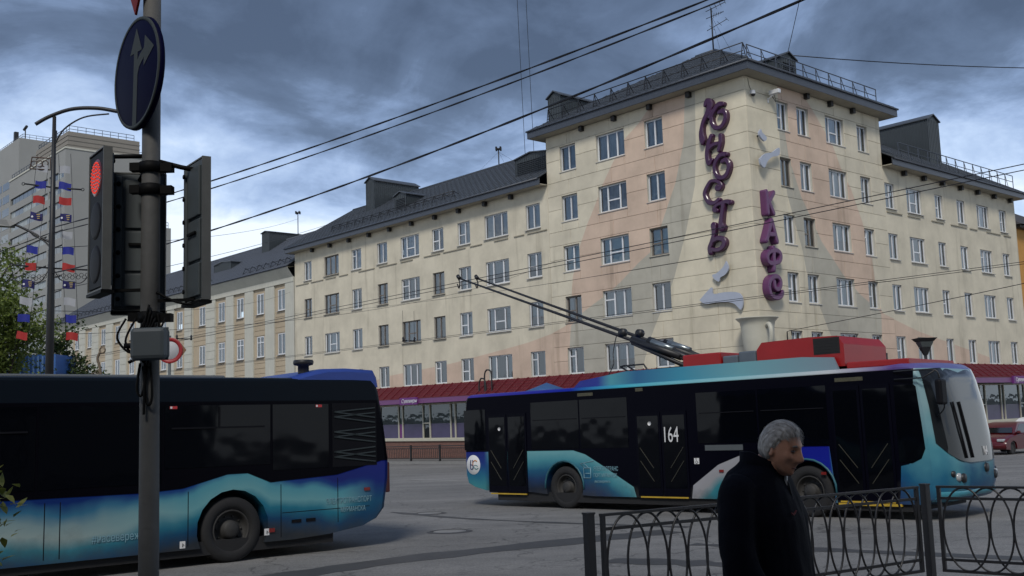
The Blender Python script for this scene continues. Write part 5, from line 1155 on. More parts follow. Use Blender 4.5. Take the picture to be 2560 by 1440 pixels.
for k, (h0, yy) in enumerate(zip(hd, (-0.32, 0.32))):
    base = Vector((6.3, yy, 3.22)); d = (h0 - base)
    pr = MB(); pr.tube([base, base + d * 0.3, base + d * 0.6, h0], [0.045, 0.04, 0.032, 0.024], 8); po = pr.build('trolley_pole', M_IRON, BUS2)
    hm = MB(); hm.tube([h0 - d.normalized() * 0.12, h0 + Vector((0.02, 0, 0.05))], 0.05, 8); hm.tube(smooth_pts([h0 + Vector((0.02, 0, 0)), h0 + Vector((0.1, 0, -0.15)), h0 + Vector((0.06, 0, -0.3)), h0 + Vector((0.0, 0, -0.18))], 4), 0.02, 5); hm.build('pole_head', M_IRON, po)
    gm = MB()
    for q0, q1, rr in ((0.02, 0.20, 0.085),): gm.tube([base + d * q0 + Vector((0, 0, 0.02)), base + d * q1 + Vector((0, 0, 0.02))], rr, 8)
    gm.tube([base + Vector((0.35, 0, -0.1)), base + d * 0.14 + Vector((0, 0, 0.12))], 0.06, 8); gm.tube([base + Vector((0.1, 0, -0.2)), base + d * 0.2 + Vector((0, 0, -0.06))], 0.05, 8)
    gm.lathe([(0.001, -0.07), (0.10, -0.06), (0.10, 0.06), (0.001, 0.07)], 14, Matrix.Translation(base + d * 0.235 + Vector((0, 0, 0.1))) @ Matrix.Rotation(pi / 2, 4, 'X')); gm.build('spring_gear', M_IRON, po)
    sm_ = MB(); sm_.tube([base + d * 0.045 + Vector((0, 0, 0.13)), base + d * 0.125 + Vector((0, 0, 0.13))], 0.065, 10); sm_.build('spring', M_STEEL, po)
m = MB(); a = hd[0] * 0.62 + Vector((6.3, -0.32, 3.22)) * 0.38; b = Vector((6.3, -0.32, 3.22)) * 0.74 + hd[0] * 0.26
m.tube(smooth_pts([b, b + Vector((-0.08, -0.06, -0.4)), Vector((b.x - 0.02, b.y - 0.15, 3.25)), Vector((b.x - 0.15, b.y - 0.2, 3.0))], 6), 0.012, 5); m.build('pole_rope', M_IRON, gear)
# markings
lettering(BUS2, '164', 0.46, M_STICK, 6.22, 1.46, -1, 0.030, 0.62)
m = MB(); plate(m, 6.98, 7.10, 1.0, 1.12, Y - 0.004, Y - 0.009); o = m.build('wheelchair_sign', M_STICK, BUS2)
m = MB(); yy = Y - 0.0105
m.tube([(7.030, yy, 1.095), (7.032, yy, 1.06), (7.055, yy, 1.06), (7.065, yy, 1.03), (7.080, yy, 1.03)], 0.006, 5); m.tube([(7.040 + 0.028 * cos(t), yy, 1.038 + 0.026 * sin(t)) for t in [pi * 0.6 + 4.6 * i / 12 for i in range(13)]], 0.005, 5); m.lathe([(0.001, 0), (0.011, 0.002)], 10, Matrix.Translation((7.028, yy, 1.106)) @ Matrix.Rotation(pi / 2, 4, 'X')); m.build('pictogram', M_IRON, o)
m = MB(); plate(m, 7.26, 8.15, 1.27, 1.38, Y - 0.0065, Y - 0.009); o = m.build('notice_strip', mat('grey_notice', (0.07, 0.08, 0.085), 0.5), BUS2)
m = MB(); m.lathe([(0.001, 0.006), (0.235, 0.006), (0.24, 0.0)], 36, Matrix.Translation((0.42, Y - 0.002, 1.0)) @ Matrix.Rotation(pi / 2, 4, 'X')); o = m.build('emblem', M_STICK, BUS2)
yy = Y - 0.0095
m = MB(); m.tube(smooth_pts([(0.34, yy, 1.12), (0.32, yy, 1.0), (0.33, yy, 0.90), (0.40, yy, 0.90), (0.41, yy, 0.98), (0.34, yy, 1.0)], 5), 0.014, 6); m.tube([(0.40, yy, 1.12), (0.41, yy, 0.9)], 0.013, 6); m.build('emblem_mark', mat('navy_ink', (0.01, 0.02, 0.10), 0.5), o)
m = MB(); m.tube([(0.49 + 0.085 * cos(t), yy, 1.02 + 0.085 * sin(t)) for t in [0.7 + 2.9 * i / 12 for i in range(13)]], 0.013, 6); m.build('emblem_sun', mat('orange_ink', (0.45, 0.16, 0.02), 0.5), o)
m = MB(); m.tube(smooth_pts([(0.38, yy, 0.90), (0.45, yy, 0.93), (0.52, yy, 0.89), (0.60, yy, 0.92)], 5), 0.011, 6); m.tube(smooth_pts([(0.44, yy, 0.97), (0.50, yy, 0.99), (0.58, yy, 0.96)], 5), 0.009, 6); m.build('emblem_wave', mat('teal_ink', (0.03, 0.16, 0.17), 0.5), o)
lettering(BUS2, 'ЭЛЕКТРОТРАНС', 0.13, M_GHOST, 4.28, 0.86, -1, sx=0.66); lettering(BUS2, 'ПОРТ МУРМАНСК', 0.12, M_GHOST, 4.28, 0.72, -1, sx=0.62); lettering(BUS2, '#насевережить', 0.085, M_GHOST, 4.30, 0.60, -1, sx=0.7)
m = MB(); yy = Y - 0.006
m.tube([(4.0, yy, 0.70), (4.0, yy, 0.92), (4.2, yy, 0.92), (4.2, yy, 0.70)], 0.012, 5, closed=True); m.tube([(4.03, yy, 0.80), (4.17, yy, 0.80)], 0.01, 5); m.tube([(4.05, yy, 0.92), (3.9, yy, 1.02), (4.3, yy, 1.08)], 0.008, 5); m.tube([(4.15, yy, 0.92), (4.0, yy, 1.03)], 0.008, 5); m.build('bus_drawing', M_GHOST, BUS2)
M_LED = mat('dim_led_board', (0.06, 0.055, 0.03), 0.5, var=0.8, scale=30)
for x0, x1, z in ((3.9, 4.35, 2.53), (5.55, 5.75, 2.56), (10.2, 10.75, 2.50)):
    m = MB(); plate(m, x0, x1, z, z + 0.07, Y - 0.001, Y - 0.005); m.build('route_board', M_LED, BUS2)
for x, z in ((7.62, 0.86), (9.85, 0.82)):
    q = MB(); plate(q, x - 0.05, x + 0.05, z - 0.025, z + 0.025, Y, Y - 0.02); q.build('side_marker', M_TLRED, BUS2)
for k in range(3):
    q = MB(); q.lathe([(0.001, 0.06), (0.05, 0.05), (0.075, 0.0)], 14, Matrix.Translation((0.0, -1.0, 1.18 - 0.2 * k)) @ Matrix.Rotation(-pi / 2, 4, 'Y')); q.build('tail_light', M_LENS, BUS2)
    q = MB(); q.lathe([(0.001, 0.06), (0.05, 0.05), (0.075, 0.0)], 14, Matrix.Translation((0.0, 1.0, 1.18 - 0.2 * k)) @ Matrix.Rotation(-pi / 2, 4, 'Y')); q.build('tail_light', M_LENS, BUS2)
# ------------------------------------------------------------------ traffic signal post with signs
M_POST = mat('weathered_post', (0.085, 0.083, 0.078), 0.7, var=0.45, scale=3.0, bump=0.2, bscale=25, streak=0.35)
M_BLACKP = mat('signal_black', (0.005, 0.005, 0.005), 0.6, var=0.2, spec=0.12)
M_SIGG = mat('signal_grey', (0.07, 0.083, 0.087), 0.6, var=0.25, scale=6)
M_EDGE = mat('signal_edge', (0.12, 0.12, 0.11), 0.55, var=0.3, scale=8)
PX_, PY_ = -2.205, 6.3; pz = gz(PY_) + 0.12
POST = thing('signal_post', 'weathered grey traffic signal post carrying signs in the left foreground', 'post', (PX_, PY_, pz))
m = MB(); m.tube([(0.008, 0, -0.1), (0.004, 0, 1.2), (0.0, 0, 2.6), (-0.004, 0, 5.4)], [0.061, 0.059, 0.056, 0.053], 28); m.build('post', M_POST, POST)
for z in (3.36, 3.22, 2.43):
    m = MB(); m.lathe([(0.058, -0.035), (0.072, -0.03), (0.072, 0.03), (0.058, 0.035)], 24, Matrix.Translation((0, 0, z))); m.box(0.055, 0.135, -0.03, 0.03, z - 0.03, z + 0.02); m.box(-0.125, -0.055, -0.03, 0.03, z - 0.02, z + 0.03); m.build('clamp', M_BLACKP, POST)
m = MB()
for k, (a, b, c) in enumerate(((-0.03, -0.075, 2.0), (0.03, -0.07, 1.95), (0.0, -0.08, 1.9))): m.tube(smooth_pts([(a, b, 2.15), (a * 1.5, b - 0.01, c), (a * 0.5, b - 0.01, c - 0.04), (a * -0.5, b, 2.13)], 5), 0.008, 6)
for k in range(5):
    a = 0.4 * k; m.tube(smooth_pts([(-0.12 + 0.06 * k, -0.07, 2.42), (-0.16 + 0.05 * k, -0.10, 2.30 - 0.02 * k), (-0.06 + 0.02 * k, -0.085, 2.22 - 0.02 * k), (0.02 + 0.01 * k, -0.07, 2.5 - 0.03 * k)], 6), 0.007, 6)
m.tube(smooth_pts([(0.05, -0.03, 2.58), (0.16, -0.03, 2.52), (0.27, -0.03, 2.50), (0.36, 0.0, 2.54)], 6), 0.009, 6); m.tube(smooth_pts([(0.06, -0.04, 2.45), (0.075, -0.05, 2.35), (0.05, -0.06, 2.28), (0.06, -0.06, 2.25)], 5), 0.008, 6)
m.build('cables', M_BLACKP, POST)
fn = Vector((-0.745, -0.662, 0)).normalized(); frz = atan2(fn.y, fn.x)     # direction the left-hand faces look in
def fac_m(loc, ang, lean=0.0): return Matrix.Translation(loc) @ Matrix.Rotation(ang + pi / 2, 4, 'Z') @ Matrix.Rotation(lean, 4, 'Y')    # local: face towards -y, x to the right as seen
# blue direction sign
M_SBLUE = mat('sign_blue', (0.001, 0.0012, 0.020), 0.6, var=0.2, spec=0.05); M_SWHITE = mat('sign_white', (0.05, 0.058, 0.06), 0.6, var=0.12, spec=0.05); M_SRED = mat('sign_red', (0.16, 0.010, 0.008), 0.55, var=0.15, spec=0.15)
SG = thing('direction_sign', 'round blue straight-or-right arrow sign at the top of the signal post', 'sign', M=fac_m((PX_ - 0.075, PY_ - 0.035, 3.79), frz, radians(2.5)))
Rx = Matrix.Rotation(pi / 2, 4, 'X')
m = MB(); m.lathe([(0.001, 0.012), (0.338, 0.012), (0.352, 0.006), (0.355, -0.02), (0.34, -0.03), (0.001, -0.012)], 48, Rx); m.build('plate', M_SBLUE, SG)
m = MB(); m.lathe([(0.330, 0.0125), (0.330, 0.0145), (0.350, 0.0145), (0.351, 0.0065)], 48, Rx); m.build('rim', M_SWHITE, SG)
m = MB()
for poly in ([(-0.035, -0.33), (0.025, -0.33), (0.025, -0.02), (0.05, 0.03), (0.12, 0.075), (0.12, 0.02), (0.27, 0.11), (0.13, 0.21), (0.12, 0.135), (0.055, 0.105), (0.02, 0.08), (0.02, 0.13), (0.085, 0.13), (-0.005, 0.285), (-0.095, 0.13), (-0.035, 0.13)],):
    m.prism(poly, lambda p: (p[0], -0.0125, p[1]), lambda p: (p[0], -0.0145, p[1]))
me = m.mesh('arrow', M_SWHITE); bm = bmesh.new(); bm.from_mesh(me); bmesh.ops.triangulate(bm, faces=[f for f in bm.faces if len(f.verts) > 4]); bm.to_mesh(me); bm.free(); inst('arrow', me, SG)
YS = thing('give_way_sign', 'red-edged triangular sign pointing down above the blue sign', 'sign', M=fac_m((PX_ - 0.09, PY_ - 0.045, 4.165), frz))
def tri(s, z0): return [(0, z0), (s, z0 + s * 1.732), (-s, z0 + s * 1.732)]
m = MB(); m.prism(tri(0.38, 0), lambda p: (p[0], 0.01, p[1]), lambda p: (p[0], -0.005, p[1])); m.build('plate', M_SRED, YS)
m = MB(); m.prism(tri(0.27, 0.13), lambda p: (p[0], -0.0055, p[1]), lambda p: (p[0], -0.008, p[1])); m.build('panel', M_SWHITE, YS)
# signal heads
M_LEDON = mat('red_led', (0.3, 0.01, 0.005), 0.4, emit=(1.0, 0.05, 0.02), es=0.40)
M_LEDBG = mat('red_led_lens', (0.06, 0.004, 0.003), 0.3, emit=(1.0, 0.02, 0.01), es=0.015)
M_LENSOFF = mat('dark_lens', (0.004, 0.002, 0.0015), 0.6, spec=0.15)
def signal_head(M, label, lit):
    t = thing('traffic_light', label, 'traffic light', M=M); h = 0.43
    m = MB(); m.box(-0.15, 0.15, 0.0, 0.035, -h, h, 0.008); m.build('housing', M_SIGG, t)
    m = MB(); m.box(-0.140, 0.140, -0.010, -0.001, -h + 0.012, h - 0.012, 0.003); fc = m.build('front_panel', M_BLACKP, t)
    for s in (-1, 1): m = MB(); m.box(s * 0.155 - 0.004, s * 0.155 + 0.004, -0.014, 0.040, -h - 0.008, h + 0.008); m.build('edge_trim', M_EDGE, t)
    for s in (-1, 1): m = MB(); m.box(-0.150, 0.150, -0.014, 0.038, s * (h + 0.004) - 0.004, s * (h + 0.004) + 0.004); m.build('edge_trim', M_EDGE, t)
    for k in range(3):
        zc_ = 0.27 - 0.27 * k; l = MB(); l.lathe([(0.001, 0.016), (0.09, 0.016), (0.115, 0.012), (0.118, 0.009)], 32, Matrix.Translation((0, 0, zc_)) @ Rx); lo = l.build('lens', M_LEDBG if (lit and k == 0) else M_LENSOFF, t)
        if lit and k == 0:
            d = MB(); i = 0
            for ring, nn in ((0, 1), (0.024, 6), (0.047, 12), (0.070, 18), (0.093, 24)):
                for q in range(nn):
                    a = 2 * pi * q / nn + ring * 9; d.lathe([(0.001, 0.022), (0.0055, 0.020), (0.0068, 0.015)], 6, Matrix.Translation((ring * cos(a), 0, zc_ + ring * sin(a))) @ Rx)
            d.build('led_cluster', M_LEDON, lo)
    b = MB()      # ribs, bolts and hatch of the back
    b.box(-0.125, 0.085, 0.035, 0.050, 0.08, 0.39, 0.005); b.build('back_panel', M_SIGG, t); b = MB(); b.box(-0.125, 0.085, 0.035, 0.047, -0.19, 0.06, 0.005); b.build('back_panel', M_SIGG, t); b = MB(); b.box(-0.125, 0.085, 0.035, 0.050, -0.41, -0.21, 0.005); b.build('back_panel', M_SIGG, t); b = MB(); b.box(0.100, 0.140, 0.035, 0.056, -0.41, 0.41, 0.008); b.build('back_rib', M_SIGG, t)
    for k in range(6):
        q = MB(); q.lathe([(0.001, 0.0), (0.014, 0.0), (0.016, -0.02)], 10, Matrix.Translation((0.120, 0.064, 0.36 - 0.145 * k)) @ Matrix.Rotation(-pi / 2, 4, 'X')); q.build('bolt', M_BLACKP, t)
    q = MB(); q.box(-0.08, 0.06, 0.05, 0.062, -0.03, -0.015); q.build('handle', M_BLACKP, t)
    q = MB(); q.box(-0.16, 0.16, -0.02, 0.06, -h - 0.03, -h - 0.011); q.build('base_plate', M_BLACKP, t)
    return t
signal_head(fac_m((PX_ - 0.325, PY_ - 0.005, 2.87), atan2(-0.60, -0.80)), 'traffic light glowing red, left of the signal post', True)
signal_head(fac_m((PX_ - 0.125, PY_ + 0.16, 2.76), radians(104)), 'grey traffic light seen from behind, partly hidden by the signal post', False)
signal_head(fac_m((PX_ + 0.295, PY_ + 0.02, 2.79), radians(36)), 'traffic light seen edge-on from behind, right of the signal post', False)
m = MB(); m.tube([(-0.04, -0.02, 3.43), (-0.29, -0.0, 3.44)], 0.014, 8); m.build('arm', M_BLACKP, POST)
for q in ([(0.04, 0.0, 3.40), (0.18, 0.01, 3.36), (0.32, 0.03, 3.33)], [(-0.05, 0.05, 3.36), (-0.13, 0.14, 3.30)]): m = MB(); m.tube(q, 0.015, 8); m.build('arm', M_BLACKP, POST)
for q in ((-0.33, 2.60), (0.34, 2.53)): m = MB(); m.bar((math.copysign(0.045, q[0]), -0.0, q[1]), (q[0], 0.0, q[1]), 0.04, 0.016); m.build('arm', M_BLACKP, POST)
JB = thing('junction_box', 'grey rounded junction box strapped to the signal post below the lights', 'box', (PX_ + 0.045, PY_ - 0.12, 2.09))
m = MB(); m.box(-0.105, 0.105, -0.06, 0.055, -0.09, 0.10, 0.025); m.build('case', mat('box_grey', (0.075, 0.088, 0.093), 0.55, var=0.15), JB)
m = MB(); m.box(-0.108, 0.108, 0.0, 0.008, -0.093, 0.103, 0.004); m.build('seam', M_SIGG, JB)
m = MB(); m.tube([(-0.16, 0.02, 0.0), (-0.10, 0.02, 0.0)], 0.016, 8); m.tube([(-0.135, 0.02, -0.10), (-0.10, 0.02, -0.085)], 0.01, 8); m.build('cable_gland', M_BLACKP, JB)

# ------------------------------------------------------------------ black railing in front
def railing_panel(A, B, za, zb, n, label, group):
    A, B = Vector(A), Vector(B); L_ = (B - A).length; d = (B - A).normalized(); slope = (zb - za) / L_
    M = Matrix(((d.x, -d.y, 0, A.x), (d.y, d.x, 0, A.y), (slope, 0, 1, za), (0, 0, 0, 1)))
    t = thing('street_railing', label, 'railing', group=group, M=Matrix.Translation((A.x, A.y, za)) @ Matrix.Rotation(atan2(d.y, d.x), 4, 'Z'))
    def P(x, z): return (x, 0, z + slope * x)
    H0, H1 = 0.13, 0.965; a, b = 0.06, L_ - 0.06
    for nm, z, hgt, wd in (('top_rail', H1, 0.022, 0.045), ('rail', H1 - 0.115, 0.026, 0.026), ('rail', H0 + 0.11, 0.026, 0.026), ('bottom_rail', H0, 0.026, 0.03)):
        m = MB(); m.bar(P(a, z), P(b, z), wd, hgt); m.build(nm, M_FENCE, t)
    for x in (a + 0.02, b - 0.02): m = MB(); m.bar(P(x, H0), P(x, H1), 0.035, 0.035); m.build('stile', M_FENCE, t)
    s = (b - a - 0.08) / (n + 1); zc_ = (H0 + H1) / 2; hb_ = (H1 - H0) / 2 - 0.008
    for k in range(n):
        xc = a + 0.04 + s * (k + 1.0); hw_ = s * 0.985; m = MB(); pts = []
        for i in range(36):
            th = 2 * pi * i / 36; pts.append(P(xc + hw_ * cos(th), zc_ + hb_ * sin(th)))
        yy = (-0.010, 0.0, 0.010)[k % 3]
        m.tube([(p[0], yy, p[2]) for p in pts], 0.0105, 6, closed=True); m.build('oval', M_FENCE, t)
    return t
M_FENCE = mat('railing_paint', (0.010, 0.010, 0.012), 0.42, var=0.35, scale=8)
F4 = F3 + (F3 - F2).normalized() * 3.6
for a, b, n_, lab in ((F1, F2, 17, 'black railing panel of interlaced ovals directly behind the walking man'), (F2, F3, 14, 'black railing panel of interlaced ovals at the right picture edge')):
    d = (b - a).normalized(); railing_panel(a + d * 0.06, b - d * 0.06, gz(a.y) + 0.12, gz(b.y) + 0.12, n_, lab, 'black street railing')
for p, lab in ((F1, 'black square railing post at the free left end of the railing'), (F2, 'black square railing post joining the two railing panels'),):
    z = gz(p.y) + 0.10; t = thing('railing_post', lab, 'post', (p.x, p.y, z), atan2(d12.y, d12.x), 'black street railing posts'); m = MB(); m.box(-0.035, 0.035, -0.035, 0.035, 0, 1.0); m.box(-0.04, 0.04, -0.04, 0.04, 1.0, 1.015); m.build('post', M_FENCE, t); m = MB(); m.box(-0.08, 0.08, -0.08, 0.08, 0.0, 0.03); m.build('base_plate', M_FENCE, t)

# ------------------------------------------------------------------ flag mast street lamp, behind the left bus
LM = (-11.6, 26.0); lz = gz(26) ; M_LAMP = mat('lamp_black', (0.010, 0.010, 0.011), 0.5, var=0.3)
SL = thing('street_lamp', 'tall black street lamp hung with flags above the left bus', 'street lamp', (*LM, lz))
m = MB(); m.tube([(0, 0, 0), (0, 0, 5.2), (0, 0, 6.8), (0.0, 0, 10.2)], [0.11, 0.095, 0.075, 0.045], 16); m.build('mast', M_LAMP, SL)
m = MB(); m.tube(smooth_pts([(-0.44, -0.1, 9.98), (-0.1, -0.03, 10.2), (0.45, 0.0, 10.38), (1.1, 0, 10.38), (1.65, 0, 10.27), (1.95, 0, 10.22)], 7), 0.05, 8); m.build('arm', M_LAMP, SL)
m = MB(); m.tube(smooth_pts([(0.02, 0, 9.45), (0.25, 0, 9.85), (0.75, 0, 10.15), (1.4, 0, 10.22)], 6), 0.022, 8); m.build('arm', M_LAMP, SL)
m = MB(); m.lathe([(0.001, 0.08), (0.07, 0.05), (0.09, 0), (0.06, -0.05), (0.001, -0.06)], 12, Matrix.Translation((1.92, 0, 10.24))); m.box(1.9, 2.5, -0.12, 0.12, 10.12, 10.22, 0.03); m.build('lamp_head', M_LAMP, SL)
m = MB(); m.tube(smooth_pts([(0, 0, 6.9), (-0.35, 0, 7.1), (-0.75, -0.05, 7.32), (-1.05, -0.1, 7.45)], 6), 0.03, 8); m.tube(smooth_pts([(0, 0, 6.7), (-0.15, 0, 6.92), (-0.5, -0.02, 7.16)], 5), 0.02, 8); m.build('arm', M_LAMP, SL)
m = MB(); m.add([(-0.85, -0.12, 7.42), (-1.0, -0.16, 7.34), (-1.9, -0.2, 7.44), (-2.0, 0, 7.46), (-1.9, 0.2, 7.44), (-1.0, 0.1, 7.34), (-1.1, -0.13, 7.52), (-1.85, -0.15, 7.58), (-1.85, 0.15, 7.58), (-1.1, 0.1, 7.52)], [(0, 1, 2, 3, 4, 5), (0, 6, 9, 5), (6, 7, 8, 9), (1, 2, 7, 6), (2, 3, 7), (3, 8, 7), (3, 4, 8), (4, 5, 9, 8), (0, 1, 6)]); m.build('lamp_head', mat('lamp_head_grey', (0.10, 0.105, 0.105), 0.5), SL)
def scroll(z, l, par):
    for s in (-1, 1):
        m = MB(); m.tube([(0, 0, z), (s * l, 0, z - 0.10 * s + 0.02)], 0.022, 6); m.lathe([(0.03, -0.012), (0.045, 0.0), (0.03, 0.012)], 12, Matrix.Translation((s * (l + 0.04), 0, z - 0.10 * s + 0.02)) @ Rx); m.build('flag_arm', M_LAMP, par)
scroll(8.34, 0.72, SL); scroll(6.26, 0.98, SL)
for s in (-1, 1):
    m = MB(); L_ = 0.92
    m.tube(smooth_pts([(s * 0.08, 0, 6.2), (s * 0.25, 0, 5.95), (s * 0.5, 0, 5.90), (s * 0.75, 0, 5.86), (s * 0.95, 0, 6.05), (s * 0.98, 0, 6.2)], 5), 0.012, 5)
    for k in range(11):
        xx = 0.16 + 0.075 * k; m.tube([(s * (xx + 0.05 * cos(t)), 0, 6.06 - 0.01 * k * 0 - 0.05 * ((k % 2)) + 0.05 * sin(t)) for t in [2 * pi * i / 10 for i in range(10)]], 0.007, 4, closed=True)
    m.build('scrollwork', M_LAMP, SL)
m = MB(); 
for q in ([(-0.08, 0, 9.1), (-0.55, 0, 9.15), (-0.6, 0, 8.85), (-0.08, 0, 8.8)],): m.tube(q, 0.02, 5, closed=True)
for k in range(3): m.tube([(-0.22 - 0.14 * k + 0.08 * cos(t), 0, 8.97 + 0.08 * sin(t)) for t in [2 * pi * i / 10 for i in range(10)]], 0.012, 4, closed=True)
m.build('ornament', mat('rusty_iron', (0.06, 0.03, 0.02), 0.7), SL)
FC = {'w': mat('flag_white', (0.30, 0.31, 0.33), 0.8, var=0.1), 'b': mat('flag_blue', (0.006, 0.014, 0.20), 0.75, var=0.2), 'r': mat('flag_red', (0.30, 0.012, 0.010), 0.75, var=0.25), 'e': mat('flag_navy', (0.006, 0.006, 0.085), 0.75, var=0.2)}
M_YELI = mat('yellow_ink', (0.40, 0.30, 0.10), 0.7)
def flag_mesh(c, ph):
    m = MB(); n = 8; vs = []
    for i in range(n + 1):
        u = i / n; yv = 0.035 * sin(u * 4.5 + ph) ; dz = -0.05 * u + 0.012 * sin(u * 5 + ph * 2)
        vs += [(u * 0.30, yv, dz), (u * 0.30, yv - 0.015, dz - 0.195)]
    m.add(vs, [(2 * i, 2 * i + 1, 2 * i + 3, 2 * i + 2) for i in range(n)], True); return m
rows = [('w', 8.95), ('b', 8.52), ('r', 8.13), ('e', 7.70), ('w', 7.25), ('b', 6.85), ('r', 6.42), ('e', 5.98), ('w', 5.55), ('b', 5.12), ('r', 4.68)]
for s, lab in ((-1, 'string of small coloured flags left of the lamp mast'), (1, 'string of small coloured flags right of the lamp mast')):
    t = thing('flag_string', lab, 'flags', (*LM, lz), 0, 'flag strings on the lamp mast')
    def sx_(z): return (0.13 + (8.95 - z) * 0.062) if s > 0 else -(0.30 + (8.95 - z) * 0.100) - 0.12
    for off in (0.0, 0.31):
        m = MB(); m.tube([(sx_(9.0) + off, 0, 9.2), (sx_(4.3) + off, 0, 4.2)], 0.006, 4); m.build('cord', M_LAMP, t)
    for k, (c, z) in enumerate(rows):
        o = flag_mesh(c, 1.3 * k + (2 if s > 0 else 0)).build('flag', FC[c], t, (sx_(z), -0.01, z + 0.02 - (0.06 if s > 0 else 0.0)))
        if c == 'e':
            q = MB(); q.box(0.17, 0.26, -0.058, -0.055, -0.09, -0.07); q.box(0.18, 0.26, -0.058, -0.055, -0.14, -0.12); q.box(0.19, 0.25, -0.058, -0.055, -0.19, -0.17); q.build('emblem', M_YELI, o)
            q = MB(); q.lathe([(0.001, 0.004), (0.028, 0.0)], 8, Matrix.Translation((0.06, -0.055, -0.13)) @ Rx); q.build('emblem', M_STICK, o)

# ------------------------------------------------------------------ trees
M_BARK = mat('bark', (0.055, 0.045, 0.035), 0.9, var=0.4, scale=6, bump=0.5, bscale=20)
def leaf_mat(name, c1, c2):
    m, nt, b = new_mat(name); ge = N(nt, 'ShaderNodeNewGeometry'); n = N(nt, 'ShaderNodeTexNoise', i_Scale=1.6, i_Detail=3.0); nt.links.new(ge.outputs['Position'], n.inputs['Vector'])
    n2 = N(nt, 'ShaderNodeTexNoise', i_Scale=14.0); nt.links.new(ge.outputs['Position'], n2.inputs['Vector'])
    f = math_n(nt, 'ADD', math_n(nt, 'MULTIPLY', n.outputs[0], 0.55), math_n(nt, 'MULTIPLY', n2.outputs[0], 0.45))
    col = ramp(nt, f, [(0.38, c1), (0.62, c2)]); nt.links.new(col, b.inputs['Base Color']); b.inputs['Roughness'].default_value = 0.55
    tl = N(nt, 'ShaderNodeBsdfTranslucent'); nt.links.new(col, tl.inputs[0]); mx = N(nt, 'ShaderNodeMixShader', i_0=0.3)
    nt.links.new(b.outputs[0], mx.inputs[1]); nt.links.new(tl.outputs[0], mx.inputs[2]); nt.links.new(mx.outputs[0], nt.nodes['Material Output'].inputs[0]); return m
M_LEAF = leaf_mat('spring_leaf', (0.05, 0.085, 0.014), (0.19, 0.24, 0.045))
M_LEAFD = leaf_mat('dark_leaf', (0.022, 0.042, 0.012), (0.08, 0.115, 0.026))
def tree(name, label, loc, h, cz, rx, rz_, n, seed, lm, leaf=0.11, group=None, nl=9):
    R = random.Random(seed); t = thing(name, label, 'tree', loc, 0, group); tips = []
    m = MB(); top = h * 0.62; m.tube(smooth_pts([(0, 0, -0.1), (R.uniform(-.1, .1), R.uniform(-.1, .1), top * 0.5), (R.uniform(-.2, .2), R.uniform(-.2, .2), top)], 4), [0.16 - 0.011 * i for i in range(9)], 8)
    for k in range(nl):
        a = R.uniform(0, 2 * pi); z0 = h * R.uniform(0.28, 0.6); rr = rx * R.uniform(0.45, 0.85); e = Vector((rr * cos(a), rr * sin(a), cz + rz_ * R.uniform(-0.55, 0.8)))
        mid = Vector((rr * 0.45 * cos(a), rr * 0.45 * sin(a), (z0 + e.z) / 2 + 0.2)); P = smooth_pts([(0, 0, z0), mid, e], 4); m.tube(P, [0.06 - 0.0055 * i for i in range(len(P))], 6); tips += [Vector(p) for p in P[3:]]
        for j in range(3):
            e2 = e + Vector((R.gauss(0, .5), R.gauss(0, .5), R.gauss(0.1, .4))) * rx * 0.35; m.tube([P[-3], e2], [0.018, 0.006], 5); tips.append(e2)
    m.build('trunk', M_BARK, t)
    cl = [p + Vector((R.gauss(0, .2), R.gauss(0, .2), R.gauss(0, .2))) * rx * 0.5 for p in tips for _ in range(2)]
    cl += [Vector((rx * 0.9 * R.gauss(0, .45), rx * 0.9 * R.gauss(0, .45), cz + rz_ * R.gauss(0, .45))) for _ in range(30)]
    vs, fs = [], []
    for i in range(n):
        c = R.choice(cl); p = c + Vector((R.gauss(0, 1), R.gauss(0, 1), R.gauss(0, .8))) * rx * 0.13
        s = leaf * R.uniform(0.6, 1.3); q = Matrix.Rotation(R.uniform(0, 6.28), 3, 'Z') @ Matrix.Rotation(R.gauss(0.3, 0.7), 3, 'X') @ Matrix.Rotation(R.gauss(0, 0.5), 3, 'Y')
        o = len(vs); vs += [p + q @ Vector(v) for v in ((0, 0, 0), (s * 0.34, s * 0.45, s * 0.06), (0, s, -s * 0.08), (-s * 0.34, s * 0.45, s * 0.06))]; fs.append((o, o + 1, o + 2, o + 3))
    c = MB(); c.add(vs, fs); o = inst('crown', c.mesh('crown', lm, False), t); return t
tree('leafy_tree', 'bright green young tree beside the flag mast at the left edge', (-14.7, 30.0, gz(30)), 7.2, 5.0, 1.75, 2.0, 9000, 3, M_LEAF, 0.13)
tree('leafy_tree', 'darker green tree close behind the flag mast and the bright tree', (-14.7, 34.5, gz(34)), 6.0, 4.3, 1.0, 1.4, 5000, 8, M_LEAFD, 0.13)
tree('leafy_tree', 'green tree mostly beyond the left picture edge behind the bus', (-17.2, 31.5, gz(31)), 8.2, 5.6, 2.0, 2.3, 8000, 21, M_LEAF, 0.13)
